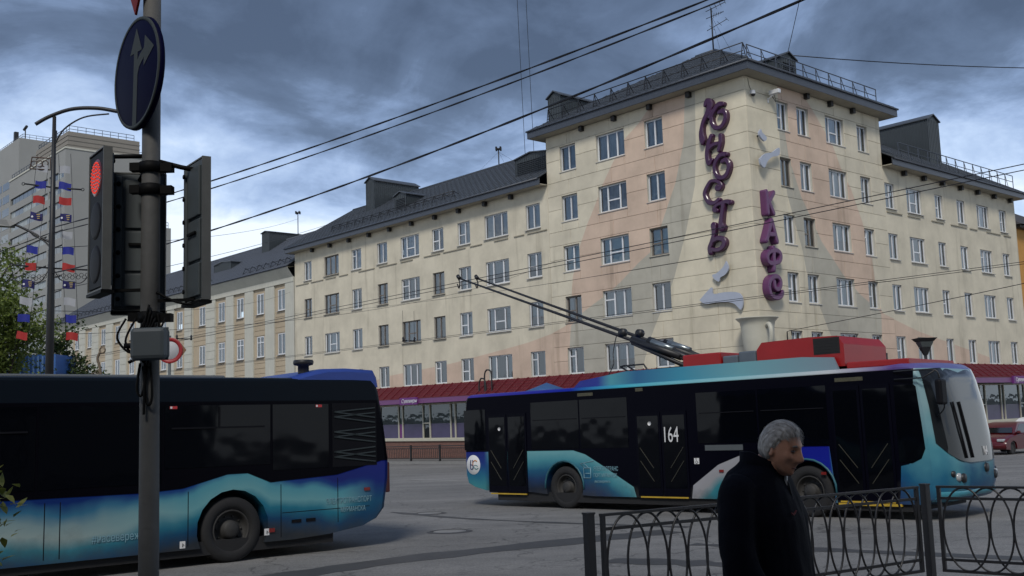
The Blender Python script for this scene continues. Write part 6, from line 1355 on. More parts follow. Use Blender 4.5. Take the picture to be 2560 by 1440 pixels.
def bush(label, loc, n, seed):
    R = random.Random(seed); t = thing('shrub', label, 'shrub', loc); m = MB(); tips = []
    for k in range(16):
        a = R.uniform(0, 2 * pi); l = R.uniform(0.2, 0.55); P = smooth_pts([(0.1 * cos(a), 0.1 * sin(a), 0), (l * 0.6 * cos(a), l * 0.6 * sin(a), 0.6), (l * cos(a), l * sin(a), R.uniform(0.8, 1.55))], 4); m.tube(P, [0.012 - 0.0011 * i for i in range(len(P))], 5); tips += P[2:]
    m.build('stems', M_BARK, t); vs, fs = [], []
    for i in range(n):
        p = Vector(R.choice(tips)) + Vector((R.gauss(0, .06), R.gauss(0, .06), R.gauss(0, .06))); s = 0.055 * R.uniform(0.7, 1.4); q = Matrix.Rotation(R.uniform(0, 6.28), 3, 'Z') @ Matrix.Rotation(R.gauss(0.3, 0.7), 3, 'X')
        o = len(vs); vs += [p + q @ Vector(v) for v in ((0, 0, 0), (s * 0.36, s * 0.4, s * 0.08), (s * 0.25, s * 0.8, 0), (0, s * 1.2, -s * 0.1), (-s * 0.25, s * 0.8, 0), (-s * 0.36, s * 0.4, s * 0.08))]; fs.append((o, o + 1, o + 2, o + 3, o + 4, o + 5))
    c = MB(); c.add(vs, fs); inst('foliage', c.mesh('foliage', leaf_mat('shrub_leaf', (0.05, 0.075, 0.012), (0.26, 0.25, 0.04)), False), t)
bush('small leafy shrub poking in at the left picture edge before the bus', (-3.60, 6.6, gz(6.6) + 0.12), 1900, 4)
# trees on our side of the street, behind the camera
for k, (x, y) in enumerate(((-9, -3.5), (-3.5, -4.5), (4, -4.2), (10, -3.0), (16, -2.5))):
    tree('street_tree', ['first', 'second', 'third', 'fourth', 'fifth'][k] + ' tree from the left in the row behind the viewpoint', (x, y, gz(y) + 0.12), 8, 5.4, 2.2, 2.4, 2500, 40 + k, M_LEAFD, 0.26, 'trees behind the viewpoint')
# ------------------------------------------------------------------ overhead wires
M_WIRE = mat('wire_black', (0.006, 0.006, 0.009), 0.5, var=0.1)
def catenary(a, b, sag, n=24): 
    a, b = Vector(a), Vector(b); return [a + (b - a) * (i / n) - Vector((0, 0, 4 * sag * (i / n) * (1 - i / n))) for i in range(n + 1)]
def wire(name, label, a, b, sag, r, group=None, cat='wire'):
    m = MB(); P = catenary(a, b, sag); c = P[0]
    m.tube([p - c for p in P], r, 6); o = m.build(name, M_WIRE); o.location = c; return tag(o, label, cat, group)
# contact wire pairs run along the left street
A1, B1 = Vector((15.5, 11.0, 5.88)), Vector((-24.0, 54.0, 5.1))
dw_ = (B1 - A1); dw_.z = 0; dw_.normalize(); pw = Vector((-dw_.y, dw_.x, 0))
wire('contact_wire', 'nearer of the two trolley wires that the poles touch', A1, B1, 0.12, 0.009, 'contact wires')
wire('contact_wire', 'farther of the two trolley wires that the poles touch', A1 - pw * 0.62 + Vector((0, 0, 0.03)), B1 - pw * 0.62 + Vector((0, 0, 0.03)), 0.12, 0.009, 'contact wires')
A2, B2 = Vector((30.0, 12.4, 5.55)), Vector((-34.0, 74.5, 4.8))
wire('contact_wire', 'nearer of the second trolley wire pair, close before the facade', A2, B2, 0.12, 0.009, 'contact wires')
wire('contact_wire', 'farther of the second trolley wire pair, close before the facade', A2 + Vector((0.45, 0.45, 0.02)), B2 + Vector((0.45, 0.45, 0.02)), 0.12, 0.009, 'contact wires')
# twisted feeder cables from the lamp mast over the street
def cable(label, a, b, sag, r):
    P = catenary(a, b, sag, 90); m = MB(); c = P[0]; k = 0
    for ph in (0, pi): m.tube([p - c + Vector((0, 0.4 * r * cos(i * 0.9 + ph), r * 0.45 * sin(i * 0.9 + ph))) for i, p in enumerate(P)], r * 0.72, 5)
    o = m.build('power_cable', M_WIRE); o.location = c; return tag(o, label, 'cable', 'power cables')
cable('uppermost thick black cable sloping from the lamp mast to the top edge', (-11.6, 26, 6.72), (7.66, 8.45, 7.29), 0.35, 0.015)
cable('second thick black cable hanging close below the uppermost one', (-11.6, 26, 6.58), (7.5, 8.3, 7.19), 0.42, 0.013)
cable('lowest thick black cable passing in front of the corner block roof', (-11.6, 26, 5.55), (7.76, 6.5, 6.67), 0.55, 0.016)
cable('thick black cable leaving the lamp mast towards the left edge', (-11.6, 26, 6.6), (-22, 28, 4.6), 0.25, 0.013)
# span wires
W0 = bw(1.2, 0.95, 5.1)
wire('span_wire', 'span wire from the bracket beside the cup up to the right edge', bw(0.35, 2.1, 5.35), (26.5, 36.0, 7.2), 0.12, 0.016, 'span wires')
wire('span_wire', 'thin span wire crossing before the lower left facade rows', bw(-44.5, 0, 10.4), (6.0, 30.0, 6.0), 0.3, 0.008, 'span wires')
wire('span_wire', 'thin wire between aerial and lamp low in the left sky', (-11.6, 26, 6.2), bw(-54.2, 6, 20.4), 0.4, 0.010, 'span wires')
wire('span_wire', 'slack thin wire above the pilastered roof in the left sky', (-11.6, 26, 5.1), bw(-39, 6, 19.6), 0.5, 0.009, 'span wires')
wire('span_wire', 'thin wire from the left mast to the pilastered facade', (-11.6, 26, 4.6), bw(-45, -0.1, 12.2), 0.5, 0.008, 'span wires')
wire('span_wire', 'faint thin wire across the second-row windows of the left wing', (-11.6, 26, 4.0), bw(-14, -0.1, 10.6), 0.9, 0.007, 'span wires')
wire('roof_cable', 'dark cable sagging from the corner block roof to the right edge', bw(-1.7, 7.25, 21.25), (75, 82, 29.5), 1.5, 0.028, 'roof cables')
wire('roof_cable', 'thin cable rising steeply from the corner block roof', bw(-1.6, 6.6, 21.2), bw(-1.6, 6.6, 21.2) + (Vector((15.19, 50, 22.95)) - bw(-1.6, 6.6, 21.2)) * 3, 0.05, 0.018, 'roof cables')
wire('roof_cable', 'left of two thin near-vertical cables above the long roof', (1.15, 66, 18.1), (0.34, 48, 47.4), 0.1, 0.015, 'roof cables')
wire('roof_cable', 'right of two thin near-vertical cables above the long roof', (1.72, 66, 18.2), (0.79, 48, 47.0), 0.1, 0.015, 'roof cables')
def hanger(label, p, up, w_):
    """pair of insulators holding a contact wire pair"""
    t = thing('wire_hanger', label, 'wire hanger', tuple(p)); m = MB(); d = -dw_
    m.tube(smooth_pts([-pw * w_ - d * 0.25, -pw * w_ * 0.5 - Vector((0, 0, 0.04)), pw * w_ * 0.5 - Vector((0, 0, 0.04)), pw * w_ + d * 0.25], 4), 0.025, 6); m.build('spreader', M_WIRE, t)
    for s in (-1, 1):
        q = MB(); q.lathe([(0.001, -0.1), (0.05, -0.08), (0.035, 0.0), (0.05, 0.05), (0.03, 0.12), (0.001, 0.14)], 10, Matrix.Translation(pw * w_ * s * 0.7)); q.build('insulator', M_WIRE, t)
        q = MB(); q.tube([pw * w_ * s * 0.7 + Vector((0, 0, 0.1)), pw * w_ * s * 0.7 + Vector((0, 0, up))], 0.008, 5); q.build('drop_wire', M_WIRE, t)
h1 = A1 + (B1 - A1) * 0.745; hanger('trolley wire hanger in front of the pilastered building', h1 - pw * 0.3 + Vector((0, 0, -0.03)), 1.7, 0.45)
h2 = A2 + (B2 - A2) * 0.545; hanger('trolley wire hanger in front of the long left wing', h2 + Vector((0.2, 0.2, -0.03)), 1.3, 0.45)
BR = thing('wire_bracket', 'dark hooked wire bracket on the facade right of the cup', 'bracket', M=BM0 @ Matrix.Translation((0.03, 2.1, 5.0)))
m = MB(); m.tube([(0, 0, -0.9), (0.1, 0, -0.9), (0.12, 0, 0.3), (0.35, 0, 0.36), (0.33, 0.1, 0.1)], 0.03, 6); m.build('hook', M_IRON, BR)

# ------------------------------------------------------------------ parked cars at the right
M_CARRED = mat('wine_red_paint', (0.075, 0.004, 0.007), 0.3, var=0.1, coat=0.2); M_CARW = mat('white_paint', (0.62, 0.63, 0.64), 0.3, var=0.05, coat=0.4)
M_CARG = mat('car_glass', (0.008, 0.009, 0.010), 0.06, var=0.1); M_CHROME = mat('chrome', (0.6, 0.6, 0.6), 0.2, metal=0.9, var=0.05)
def car(label, M, paint, suv):
    t = thing('parked_car', label, 'car', M=M, group='cars parked by the right street'); L_, hw = 4.45, 0.88; top = 1.62 if suv else 1.46
    # side outline of the lower body and the cabin, front towards +x
    lo = [(-2.2, 0.35), (-2.22, 0.75), (-2.12, 0.98), (-1.6, 1.02), (0.9, 0.95), (1.75, 0.82), (2.15, 0.66), (2.22, 0.45), (2.18, 0.28)] + arch(1.38, 0.37, 0.24, 0.33, 8) + arch(-1.36, 0.37, 0.24, 0.33, 8) + [(-1.9, 0.26)]
    ins = [(-1, 0.06), (-0.93, 0.015), (-0.7, 0), (0, -0.01), (0.7, 0), (0.93, 0.015), (1, 0.06)]
    m = MB(); n = len(lo); vs = []
    for s, i_ in ins:
        for x, z in lo: vs.append((x * (1 - 0.035 * abs(s) ** 4), s * hw, z - (i_ if z > 0.6 else 0)))
    m.add(vs, [(j * n + i, j * n + (i + 1) % n, (j + 1) * n + (i + 1) % n, (j + 1) * n + i) for j in range(6) for i in range(n)], True); m.add(vs[:n], [tuple(range(n))]); m.add(vs[6 * n:], [tuple(reversed(range(n)))])
    me = m.mesh('body', paint); bm = bmesh.new(); bm.from_mesh(me); bmesh.ops.triangulate(bm, faces=[f for f in bm.faces if len(f.verts) > 4]); bm.to_mesh(me); bm.free(); inst('body', me, t)
    cb = [(-2.05, 0.97), (-1.55, top - 0.22), (-1.05, top - 0.03), (-0.3, top), (0.25, top - 0.05), (0.62, top - 0.25), (1.05, 0.95)]
    if suv: cb[0] = (-2.1, 1.0); cb[1] = (-1.9, top - 0.12)
    def tap(z): return hw - 0.03 - 0.24 * max(0, (z - 0.95)) / 0.6
    m = MB(); k = len(cb); vs = [(x, -tap(z), z) for x, z in cb] + [(x, tap(z), z) for x, z in cb]; m.add(vs, [(i, i + 1, k + i + 1, k + i) for i in range(k - 1)], True); m.add(vs[:k], [tuple(range(k))]); m.add(vs[k:], [tuple(range(k))]); m.build('cabin', paint, t)
    for s in (-1, 1):
        for poly in ([(-1.72 if not suv else -1.8, 1.02), (-1.35, top - 0.2), (-0.95, top - 0.10), (-0.42, top - 0.08), (-0.42, 0.98)], [(-0.36, 0.98), (-0.36, top - 0.08), (0.18, top - 0.12), (0.5, top - 0.28), (0.88, 0.97)]):
            q = MB(); q.prism(poly, lambda p: (p[0], s * (tap(p[1]) - 0.005), p[1]), lambda p: (p[0], s * (tap(p[1]) + 0.006), p[1])); q.build('side_window', M_CARG, t)
        for x in (-1.05, 0.05):
            q = MB(); q.box(x - 0.11, x + 0.11, s * (hw - 0.02), s * (hw + 0.03), 0.86, 0.895) if s > 0 else q.box(x - 0.11, x + 0.11, -(hw + 0.03), -(hw - 0.02), 0.86, 0.895); q.build('door_handle', M_CHROME, t)
        for x in (1.38, -1.36):
            Mw = Matrix.Translation((x, s * (hw - 0.02), 0.32)) @ Matrix.Rotation(-s * pi / 2, 4, 'X'); q = MB(); q.lathe([(0.2, -0.2), (0.32, -0.18), (0.32, -0.02), (0.22, 0.0), (0.2, -0.03)], 24, Mw); wo_ = q.build('wheel', M_TYRE, t); q = MB(); q.lathe([(0.205, -0.03), (0.15, -0.05), (0.05, -0.03), (0.001, -0.02)], 16, Mw); q.build('rim', M_RIM, wo_)
        q = MB(); q.box(0.72, 0.86, s * 0.93 - 0.08, s * 0.93 + 0.08, 0.95, 1.07, 0.03); q.build('mirror', paint, t)
        q = MB(); q.box(1.95, 2.19, s * 0.66 - 0.16, s * 0.66 + 0.14, 0.62, 0.74, 0.03); q.build('headlight', M_LENS, t); q = MB(); q.box(-2.23, -2.08, s * 0.68 - 0.14, s * 0.68 + 0.14, 0.75, 0.92, 0.03); q.build('tail_light', M_TLRED, t)
    q = MB(); q.add([(0.66, -0.6, top - 0.26), (0.66, 0.6, top - 0.26), (1.04, 0.74, 0.975), (1.04, -0.74, 0.975)], [(0, 1, 2, 3)]); q.v = [(x + 0.012, y, z + 0.012) for x, y, z in q.v]; q.build('windscreen', M_CARG, t)
    return t
def gm(x, y, ang): return Matrix.Translation((x, y, gz(y))) @ Matrix.Rotation(ang, 4, 'Z')
aR = atan2(dR.y, dR.x)
car('wine red hatchback parked behind the trolleybus front', gm(22.85, 49.3, aR + pi), M_CARRED, False)
car('white car parked further back behind the red one', gm(28.2, 57.6, aR + pi), M_CARW, True)

# ------------------------------------------------------------------ low railing along the far pavement
M_FARF = mat('far_railing', (0.012, 0.012, 0.013), 0.6, var=0.2)
fp = MB(); Lf = 2.85
for z, h_ in ((0.92, 0.05), (0.78, 0.035), (0.16, 0.045)): fp.bar((0, 0, z), (Lf, 0, z), 0.04, h_)
for k in range(15):
    x = 0.1 + k * 0.19; fp.tube([(x + 0.11 * cos(t), 0, 0.5 + 0.34 * sin(t)) for t in [2 * pi * i / 14 for i in range(14)]], 0.012, 4, closed=True)
fpm = fp.mesh('panel', M_FARF); fpost = MB(); fpost.box(-0.05, 0.05, -0.05, 0.05, 0, 1.0); fpostm = fpost.mesh('post', M_FARF)
names = ['first', 'second', 'third', 'fourth', 'fifth', 'sixth', 'seventh', 'eighth']
for k in range(4):
    u = 18.2 + 2.97 * k; p = bw(-u - Lf, -3.6); z = gz(p.y) + 0.15; sl = (gz(bw(-u, -3.6).y) - gz(p.y)) / Lf
    t = thing('low_railing', 'low black railing along the far pavement, %s section from the left between the buses' % names[3 - k], 'railing', (p.x, p.y, z), -AL, 'far pavement railing')
    o = inst('panel', fpm, t, (0, 0, 0)); o.rotation_euler = (0, -math.atan(sl), 0); inst('post', fpostm, t, (-0.06, 0, 0))

# ------------------------------------------------------------------ street lantern before the right facade
LT = thing('street_lantern', 'dark trapezoid lantern on a post before the right facade', 'street lamp', (18.1, 46.0, gz(46)))
m = MB(); m.tube([(0, 0, 0), (0, 0, 4.6)], [0.09, 0.06], 10); m.build('post', M_IRON, LT)
def frust(m, z0, z1, a, b): m.add([(-a, -a, z0), (a, -a, z0), (a, a, z0), (-a, a, z0), (-b, -b, z1), (b, -b, z1), (b, b, z1), (-b, b, z1)], [(0, 3, 2, 1), (4, 5, 6, 7), (0, 1, 5, 4), (1, 2, 6, 5), (2, 3, 7, 6), (3, 0, 4, 7)])
m = MB(); frust(m, 4.5, 4.85, 0.07, 0.2); frust(m, 5.1, 5.25, 0.3, 0.42); m.build('frame', M_IRON, LT)
m = MB(); frust(m, 4.86, 5.09, 0.2, 0.29); m.build('glass', mat('lantern_glass', (0.06, 0.07, 0.07), 0.3), LT)
# manhole covers
for x, y, r_, lab in ((-1.3, 19.6, 0.36, 'round manhole cover in the road, nearer of the two'), (-2.05, 24.2, 0.33, 'round manhole cover in the road, farther of the two')):
    t = thing('manhole_cover', lab, 'manhole', (x, y, gz(y)), 0, 'manhole covers'); t.rotation_euler = (math.atan(GS), 0, 0); PM[t.name] = t.matrix_world.copy()
    m = MB(); m.lathe([(0.001, 0.010), (r_ - 0.06, 0.010), (r_ - 0.05, 0.004)], 36); m.build('lid', mat('worn_iron', (0.26, 0.255, 0.245), 0.42, metal=0.3, var=0.5, scale=9), t)
    m = MB(); m.lathe([(r_ - 0.045, 0.004), (r_ - 0.04, 0.014), (r_ + 0.03, 0.014), (r_ + 0.07, 0.002)], 36); m.build('ring', M_TAR, t)
# wire-work light sculpture and blue ribbed kiosk between lamp mast and trees
SCU = thing('wire_sculpture', 'rusty wire bird-shaped light sculpture with raised neck behind the bus', 'sculpture', (-10.2, 24.6, gz(24.6)))
M_WIRE2 = mat('bronze_wire', (0.16, 0.12, 0.08), 0.5, metal=0.4, var=0.3)
m = MB()
for k in range(9):
    q = k / 8; m.tube(smooth_pts([(-0.75 - 0.12 * q, 0.1 * (k % 3), 3.05 + 0.12 * q), (-0.25, 0.12 * (k % 3), 3.32 - 0.05 * q + 0.1 * sin(k)), (0.15 + 0.05 * q, 0.1, 3.45 - 0.35 * q), (0.38, 0.05, 3.58 - 0.5 * q)], 5), 0.012, 5)
m.tube(smooth_pts([(0.30, 0, 2.9), (0.43, 0, 3.3), (0.42, 0, 3.6), (0.36, 0, 3.82), (0.42, 0, 3.98)], 6), 0.03, 6); m.tube([(0.47 + 0.065 * cos(t), 0, 4.02 + 0.065 * sin(t)) for t in [2 * pi * i / 14 for i in range(14)]], 0.02, 5, closed=True)
for k in range(6): m.tube([(-0.4 + 0.09 * cos(t) - 0.12 * k, 0.05 * k, 3.30 + 0.07 * sin(t)) for t in [2 * pi * i / 10 for i in range(10)]], 0.012, 4, closed=True)
for x in (-0.6, 0.0, 0.3): m.tube([(x, 0, 0), (x, 0, 3.1)], 0.04, 6)
m.build('wire_frame', M_WIRE2, SCU)
KI = thing('ribbed_kiosk', 'bright blue ribbed kiosk wall glimpsed between the trees', 'kiosk', (-15.9, 33.5, gz(33.5)))
m = MB(); m.box(-0.45, 1.15, 0, 1.6, 0, 4.75); m.build('wall', mat('kiosk_blue', (0.05, 0.15, 0.42), 0.5, var=0.2), KI)
for k in range(11): m = MB(); m.box(-0.44 + k * 0.145, -0.38 + k * 0.145, -0.05, 0, 0.1, 4.7); m.build('rib', mat('kiosk_rib', (0.14, 0.27, 0.52), 0.5, var=0.2), KI)
# ring sign and diamond on a post behind the junction box
RS = thing('prohibition_sign', 'round red-ringed white sign half hidden behind the junction box', 'sign', (-8.12, 24.5, gz(24.5)))
m = MB(); m.tube([(0, 0.04, 0), (0, 0.04, 4.3)], 0.035, 8); m.build('post', M_SIGG, RS)
m = MB(); m.lathe([(0.001, 0.0), (0.30, 0.0), (0.305, -0.012), (0.001, -0.012)], 36, Matrix.Translation((0.02, 0, 3.95)) @ Rx); m.build('plate', mat('sign_plate_far', (0.38, 0.38, 0.39), 0.6), RS)
m = MB(); m.lathe([(0.215, 0.001), (0.215, 0.004), (0.30, 0.004), (0.305, 0.0)], 36, Matrix.Translation((0.02, 0, 3.95)) @ Rx); m.build('ring', mat('sign_red_far', (0.26, 0.010, 0.012), 0.5), RS)
m = MB(); m.add([(0.08, 0.02, 3.95), (0.24, 0.02, 4.15), (0.40, 0.02, 3.95), (0.24, 0.02, 3.75), (0.08, 0.04, 3.95), (0.24, 0.04, 4.15), (0.40, 0.04, 3.95), (0.24, 0.04, 3.75)], [(0, 1, 2, 3), (7, 6, 5, 4), (0, 4, 5, 1), (1, 5, 6, 2), (2, 6, 7, 3), (3, 7, 4, 0)]); m.build('rear_plate', mat('sign_back', (0.20, 0.10, 0.05), 0.6), RS)
# hoops on the canopy and a blue parasol behind the trolleybus
HP = thing('lamp_hoops', 'two dark arched lamp hooks standing above the red canopy', 'lamp', M=BM0 @ Matrix.Translation((-20.3, -1.0, 2.9)))
for x0, w_, h_ in ((0.0, 0.62, 1.05), (0.55, 0.66, 1.55)):
    m = MB(); m.tube(smooth_pts([(x0, 0, 0), (x0, 0, h_ - 0.35), (x0 + w_ * 0.25, 0, h_ - 0.03), (x0 + w_ * 0.5, 0, h_), (x0 + w_ * 0.8, 0, h_ - 0.05), (x0 + w_, 0, h_ - 0.35), (x0 + w_, 0, 0)], 5), 0.05, 6); m.build('hoop', M_IRON, HP)
PR = thing('parasol', 'blue parasol top showing between the trolleybus roof and canopy', 'parasol', (1.75, 58.5, gz(58.5) + 0.15))
m = MB(); m.lathe([(0.001, 4.28), (0.7, 4.02), (1.5, 3.75), (1.45, 3.72), (0.001, 4.2)], 8); m.build('canopy', mat('parasol_blue', (0.02, 0.08, 0.22), 0.7), PR); m = MB(); m.tube([(0, 0, 0), (0, 0, 4.25)], 0.04, 8); m.build('pole', M_IRON, PR)
# ------------------------------------------------------------------ the walking man
M_SKIN = None
def skin_mat():
    m, nt, b = new_mat('skin'); t = N(nt, 'ShaderNodeTexCoord'); n = N(nt, 'ShaderNodeTexNoise', i_Scale=28.0, i_Detail=5.0); nt.links.new(t.outputs['Object'], n.inputs['Vector'])
    c = ramp(nt, n.outputs[0], [(0.3, (0.50, 0.23, 0.135)), (0.55, (0.56, 0.27, 0.165)), (0.75, (0.61, 0.31, 0.195))]); nt.links.new(c, b.inputs['Base Color']); b.inputs['Roughness'].default_value = 0.5
    b.inputs['Subsurface Weight'].default_value = 0.08; b.inputs['Subsurface Radius'].default_value = (0.01, 0.004, 0.002)
    n2 = N(nt, 'ShaderNodeTexNoise', i_Scale=90.0, i_Detail=4.0); nt.links.new(t.outputs['Object'], n2.inputs['Vector']); bp = N(nt, 'ShaderNodeBump', i_Strength=0.25, i_Distance=0.004); nt.links.new(n2.outputs[0], bp.inputs['Height']); nt.links.new(bp.outputs[0], b.inputs['Normal'])
    return m
M_SKIN = skin_mat()
M_COAT = mat('black_coat', (0.0022, 0.0026, 0.0060), 0.8, var=0.35, scale=6, bump=0.15, bscale=30, spec=0.09)
M_TROU = mat('dark_trousers', (0.006, 0.006, 0.008), 0.8, var=0.3)
M_SHOE = mat('black_shoe', (0.008, 0.007, 0.006), 0.4, var=0.2)
HFWD = Vector((0.80, -0.60, 0)).normalized()
pzm = gz(4.7) + 0.12
MAN = thing('person', 'grey-haired person in a dark zipped jacket walking right with lowered head', 'person', (1.112, 4.72, pzm), atan2(HFWD.y, HFWD.x))
HR = Matrix.Translation((0.072, -0.005, 1.560)) @ Matrix.Rotation(radians(-8), 4, 'Z') @ Matrix.Rotation(radians(15), 4, 'Y') @ Matrix.Scale(0.94, 4)      # head: turned a little, bowed
G_ = lambda d2, s: math.exp(-d2 / (2 * s * s))
def head_point(d):
    """surface of the head along unit direction d (x = face, z = up)"""
    x, y, z = d; a = 0.100 if x > 0 else 0.098; b = 0.074; c = 0.118 if z > 0 else 0.128
    xe = math.copysign(abs(x) ** (1 - 0.42 * min(1, max(0, -z) / 0.8)), x) if x > 0 else x
    p = Vector((xe * a, y * b, z * c))
    if p.z < -0.02:      # jaw narrows, nape is cut in
        t = min(1, (-0.02 - p.z) / 0.11); p.y *= 1 - 0.30 * t * t
        if x < 0: p.x *= 1 - 0.35 * t
        else: p.x *= 1 - 0.02 * t
    if p.x > 0.03: p.y *= 1 - 0.10 * (p.x - 0.03) / 0.07
    if x > 0.2: p.x = p.x * 0.93 + 0.004
    bumps = [((0.100, 0, -0.034), (0.023, 0, -0.004), 0.0125), ((0.098, 0, -0.018), (0.018, 0, 0), 0.011), ((0.096, 0, 0.002), (0.011, 0, 0), 0.010), ((0.096, 0.012, -0.040), (0.006, 0.003, 0), 0.009), ((0.096, -0.012, -0.040), (0.006, -0.003, 0), 0.009),
             ((0.088, 0.030, 0.006), (-0.014, 0, 0), 0.013), ((0.088, -0.030, 0.006), (-0.014, 0, 0), 0.013), ((0.092, 0.028, 0.028), (0.008, 0, 0), 0.012), ((0.092, -0.028, 0.028), (0.008, 0, 0), 0.012), ((0.095, 0, 0.026), (0.005, 0, 0), 0.013),
             ((0.088, 0.030, 0.004), (0.007, 0, 0), 0.007), ((0.088, -0.030, 0.004), (0.007, 0, 0), 0.007),
             ((0.075, 0.050, -0.022), (0.005, 0.006, 0), 0.016), ((0.075, -0.050, -0.022), (0.005, -0.006, 0), 0.016), ((0.080, 0.035, -0.058), (-0.003, -0.002, 0), 0.016), ((0.080, -0.035, -0.058), (-0.003, 0.002, 0), 0.016),
             ((0.095, 0, -0.066), (0.007, 0, 0), 0.010), ((0.095, 0.012, -0.067), (0.004, 0, 0), 0.009), ((0.095, -0.012, -0.067), (0.004, 0, 0), 0.009), ((0.093, 0, -0.0745), (-0.005, 0, 0), 0.005), ((0.093, 0, -0.083), (0.006, 0, 0), 0.008), ((0.090, 0, -0.094), (-0.004, 0, 0), 0.008), ((0.080, 0, -0.112), (0.016, 0, -0.004), 0.016),
             ((0.084, 0.024, -0.050), (0.003, 0, 0), 0.006), ((0.084, -0.024, -0.050), (0.003, 0, 0), 0.006)]
    q = p.copy()
    for c_, v, s in bumps: q += Vector(v) * G_((p - Vector(c_)).length_squared * 1.0, s)
    return q
bmh = bmesh.new(); bmesh.ops.create_icosphere(bmh, subdivisions=6, radius=1.0)
for v in bmh.verts: v.co = head_point(v.co.normalized())
body = MB(); body.bm(bmh, True, HR)
for s in (-1, 1):      # ears
    e = bmesh.new(); bmesh.ops.create_icosphere(e, subdivisions=4, radius=1.0)
    for v in e.verts:
        c_ = v.co.copy(); rr = sqrt(c_.x ** 2 + c_.z ** 2); yv = c_.y * 0.010
        if rr < 0.62 and c_.y * s > 0: yv -= s * 0.006 * (1 - rr / 0.62)
        v.co = Vector((c_.x * 0.019 - 0.004 * c_.z, yv, c_.z * 0.033 * (1 - 0.15 * (c_.z < 0)))) 
    body.bm(e, True, HR @ Matrix.Translation((-0.008, s * 0.076, -0.012)) @ Matrix.Rotation(s * radians(18), 4, 'Z') @ Matrix.Rotation(radians(-8), 4, 'Y'))
nk = HR @ Vector((-0.02, 0, -0.06)); body.tube(smooth_pts([(-0.06, 0, 1.36), (-0.03, 0, 1.44), tuple(nk)], 5), [0.072 - 0.0008 * i for i in range(11)], 20)
def loft(m, rings, n=28):
    vs = []
    for z, cx, rx, ry in rings:
        for j in range(n):
            t = 2 * pi * j / n; ca, sa = cos(t), sin(t); e = 0.85; vs.append((cx + rx * math.copysign(abs(ca) ** e, ca), ry * math.copysign(abs(sa) ** e, sa), z))
    k = len(rings); m.add(vs, [(i * n + j, i * n + (j + 1) % n, (i + 1) * n + (j + 1) % n, (i + 1) * n + j) for i in range(k - 1) for j in range(n)] + [tuple(reversed(range(n))), tuple((k - 1) * n + j for j in range(n))], True)
loft(body, [(0.82, -0.02, 0.09, 0.15), (0.95, -0.02, 0.10, 0.155), (1.1, -0.02, 0.10, 0.15), (1.3, -0.03, 0.105, 0.17), (1.38, -0.045, 0.085, 0.15), (1.43, -0.05, 0.06, 0.08)])
arms = {}
for s in (-1, 1):
    sw_ = 0.10 * s
    sh, el, wr = Vector((-0.05, s * 0.19, 1.37)), Vector((-0.07 - sw_ * 0.5, s * 0.275, 1.09)), Vector((0.02 - sw_ * 0.9, s * 0.28, 0.86)); arms[s] = (sh, el, wr)
    body.tube(smooth_pts([sh, el, wr], 6), [0.052, 0.05, 0.048, 0.046, 0.044, 0.043, 0.042, 0.041, 0.039, 0.036, 0.033, 0.030, 0.028], 14)
    d = (wr - el).normalized(); hb_ = wr + d * 0.045; side = Vector((0, s, 0))
    body.tube([wr - d * 0.02, wr + d * 0.02, wr + d * 0.06, wr + d * 0.095], [0.027, 0.034, 0.038, 0.032], 12)
    fw = (Vector((1, 0, 0)) - d * d.x).normalized()
    for k, (off, l) in enumerate(((-0.030, 0.062), (-0.010, 0.078), (0.010, 0.083), (0.030, 0.074))):
        b0 = wr + d * 0.09 + fw * off; b1 = b0 + d * l * 0.45 - side * 0.008; b2 = b1 + d * l * 0.3 - side * 0.018; b3 = b2 + d * l * 0.2 - side * 0.022
        body.tube([b0 - d * 0.02, b0, b1, b2, b3], [0.010, 0.0098, 0.009, 0.0085, 0.007], 8)
    b0 = wr + d * 0.03 + fw * 0.028; body.tube([b0, b0 + fw * 0.018 + d * 0.03, b0 + fw * 0.022 + d * 0.06 - side * 0.01, b0 + fw * 0.016 + d * 0.085 - side * 0.016], [0.015, 0.012, 0.0105, 0.008], 8)
legs = {}
for s in (-1, 1):
    st = 0.17 * s; hip, kn, an = Vector((-0.02, s * 0.09, 0.86)), Vector((0.05 + st * 0.7, s * 0.09, 0.47)), Vector((-0.02 + st * 1.3, s * 0.085, 0.09)); legs[s] = (hip, kn, an)
    body.tube(smooth_pts([hip, kn, an], 6), [0.085, 0.08, 0.075, 0.07, 0.064, 0.058, 0.054, 0.056, 0.056, 0.052, 0.046, 0.04, 0.036], 14)
    body.tube([an, an + Vector((0.05, 0, -0.04)), an + Vector((0.15, s * 0.01, -0.055))], [0.036, 0.036, 0.028], 10)
def remeshed(mb, name, mt, voxel, smooth_it=0, fold=0.0):
    me = mb.mesh(name, mt); o = bpy.data.objects.new(name, me)
    r = o.modifiers.new('r', 'REMESH'); r.mode = 'VOXEL'; r.voxel_size = voxel; r.use_smooth_shade = True
    if smooth_it: s_ = o.modifiers.new('s', 'SMOOTH'); s_.iterations = smooth_it; s_.factor = 0.5
    m2 = evaluated(o); m2.name = name
    m2.materials.clear(); m2.materials.append(mt)
    if fold:
        n_ = len(m2.vertices); co = [0.0] * (3 * n_); no = [0.0] * (3 * n_); m2.vertices.foreach_get('co', co); m2.vertices.foreach_get('normal', no)
        for k in range(n_):
            x, y, z = co[3 * k:3 * k + 3]; q = mnoise.noise(Vector((x * 7, y * 7, z * 3.2 + 5.4 * x))) + 0.5 * mnoise.noise(Vector((x * 17, y * 17, z * 9)))
            for c_ in range(3): co[3 * k + c_] += no[3 * k + c_] * fold * q
        m2.vertices.foreach_set('co', co)
    m2.polygons.foreach_set('use_smooth', [True] * len(m2.polygons)); return m2
inst('body', remeshed(body, 'body', M_SKIN, 0.0042, 1), MAN)
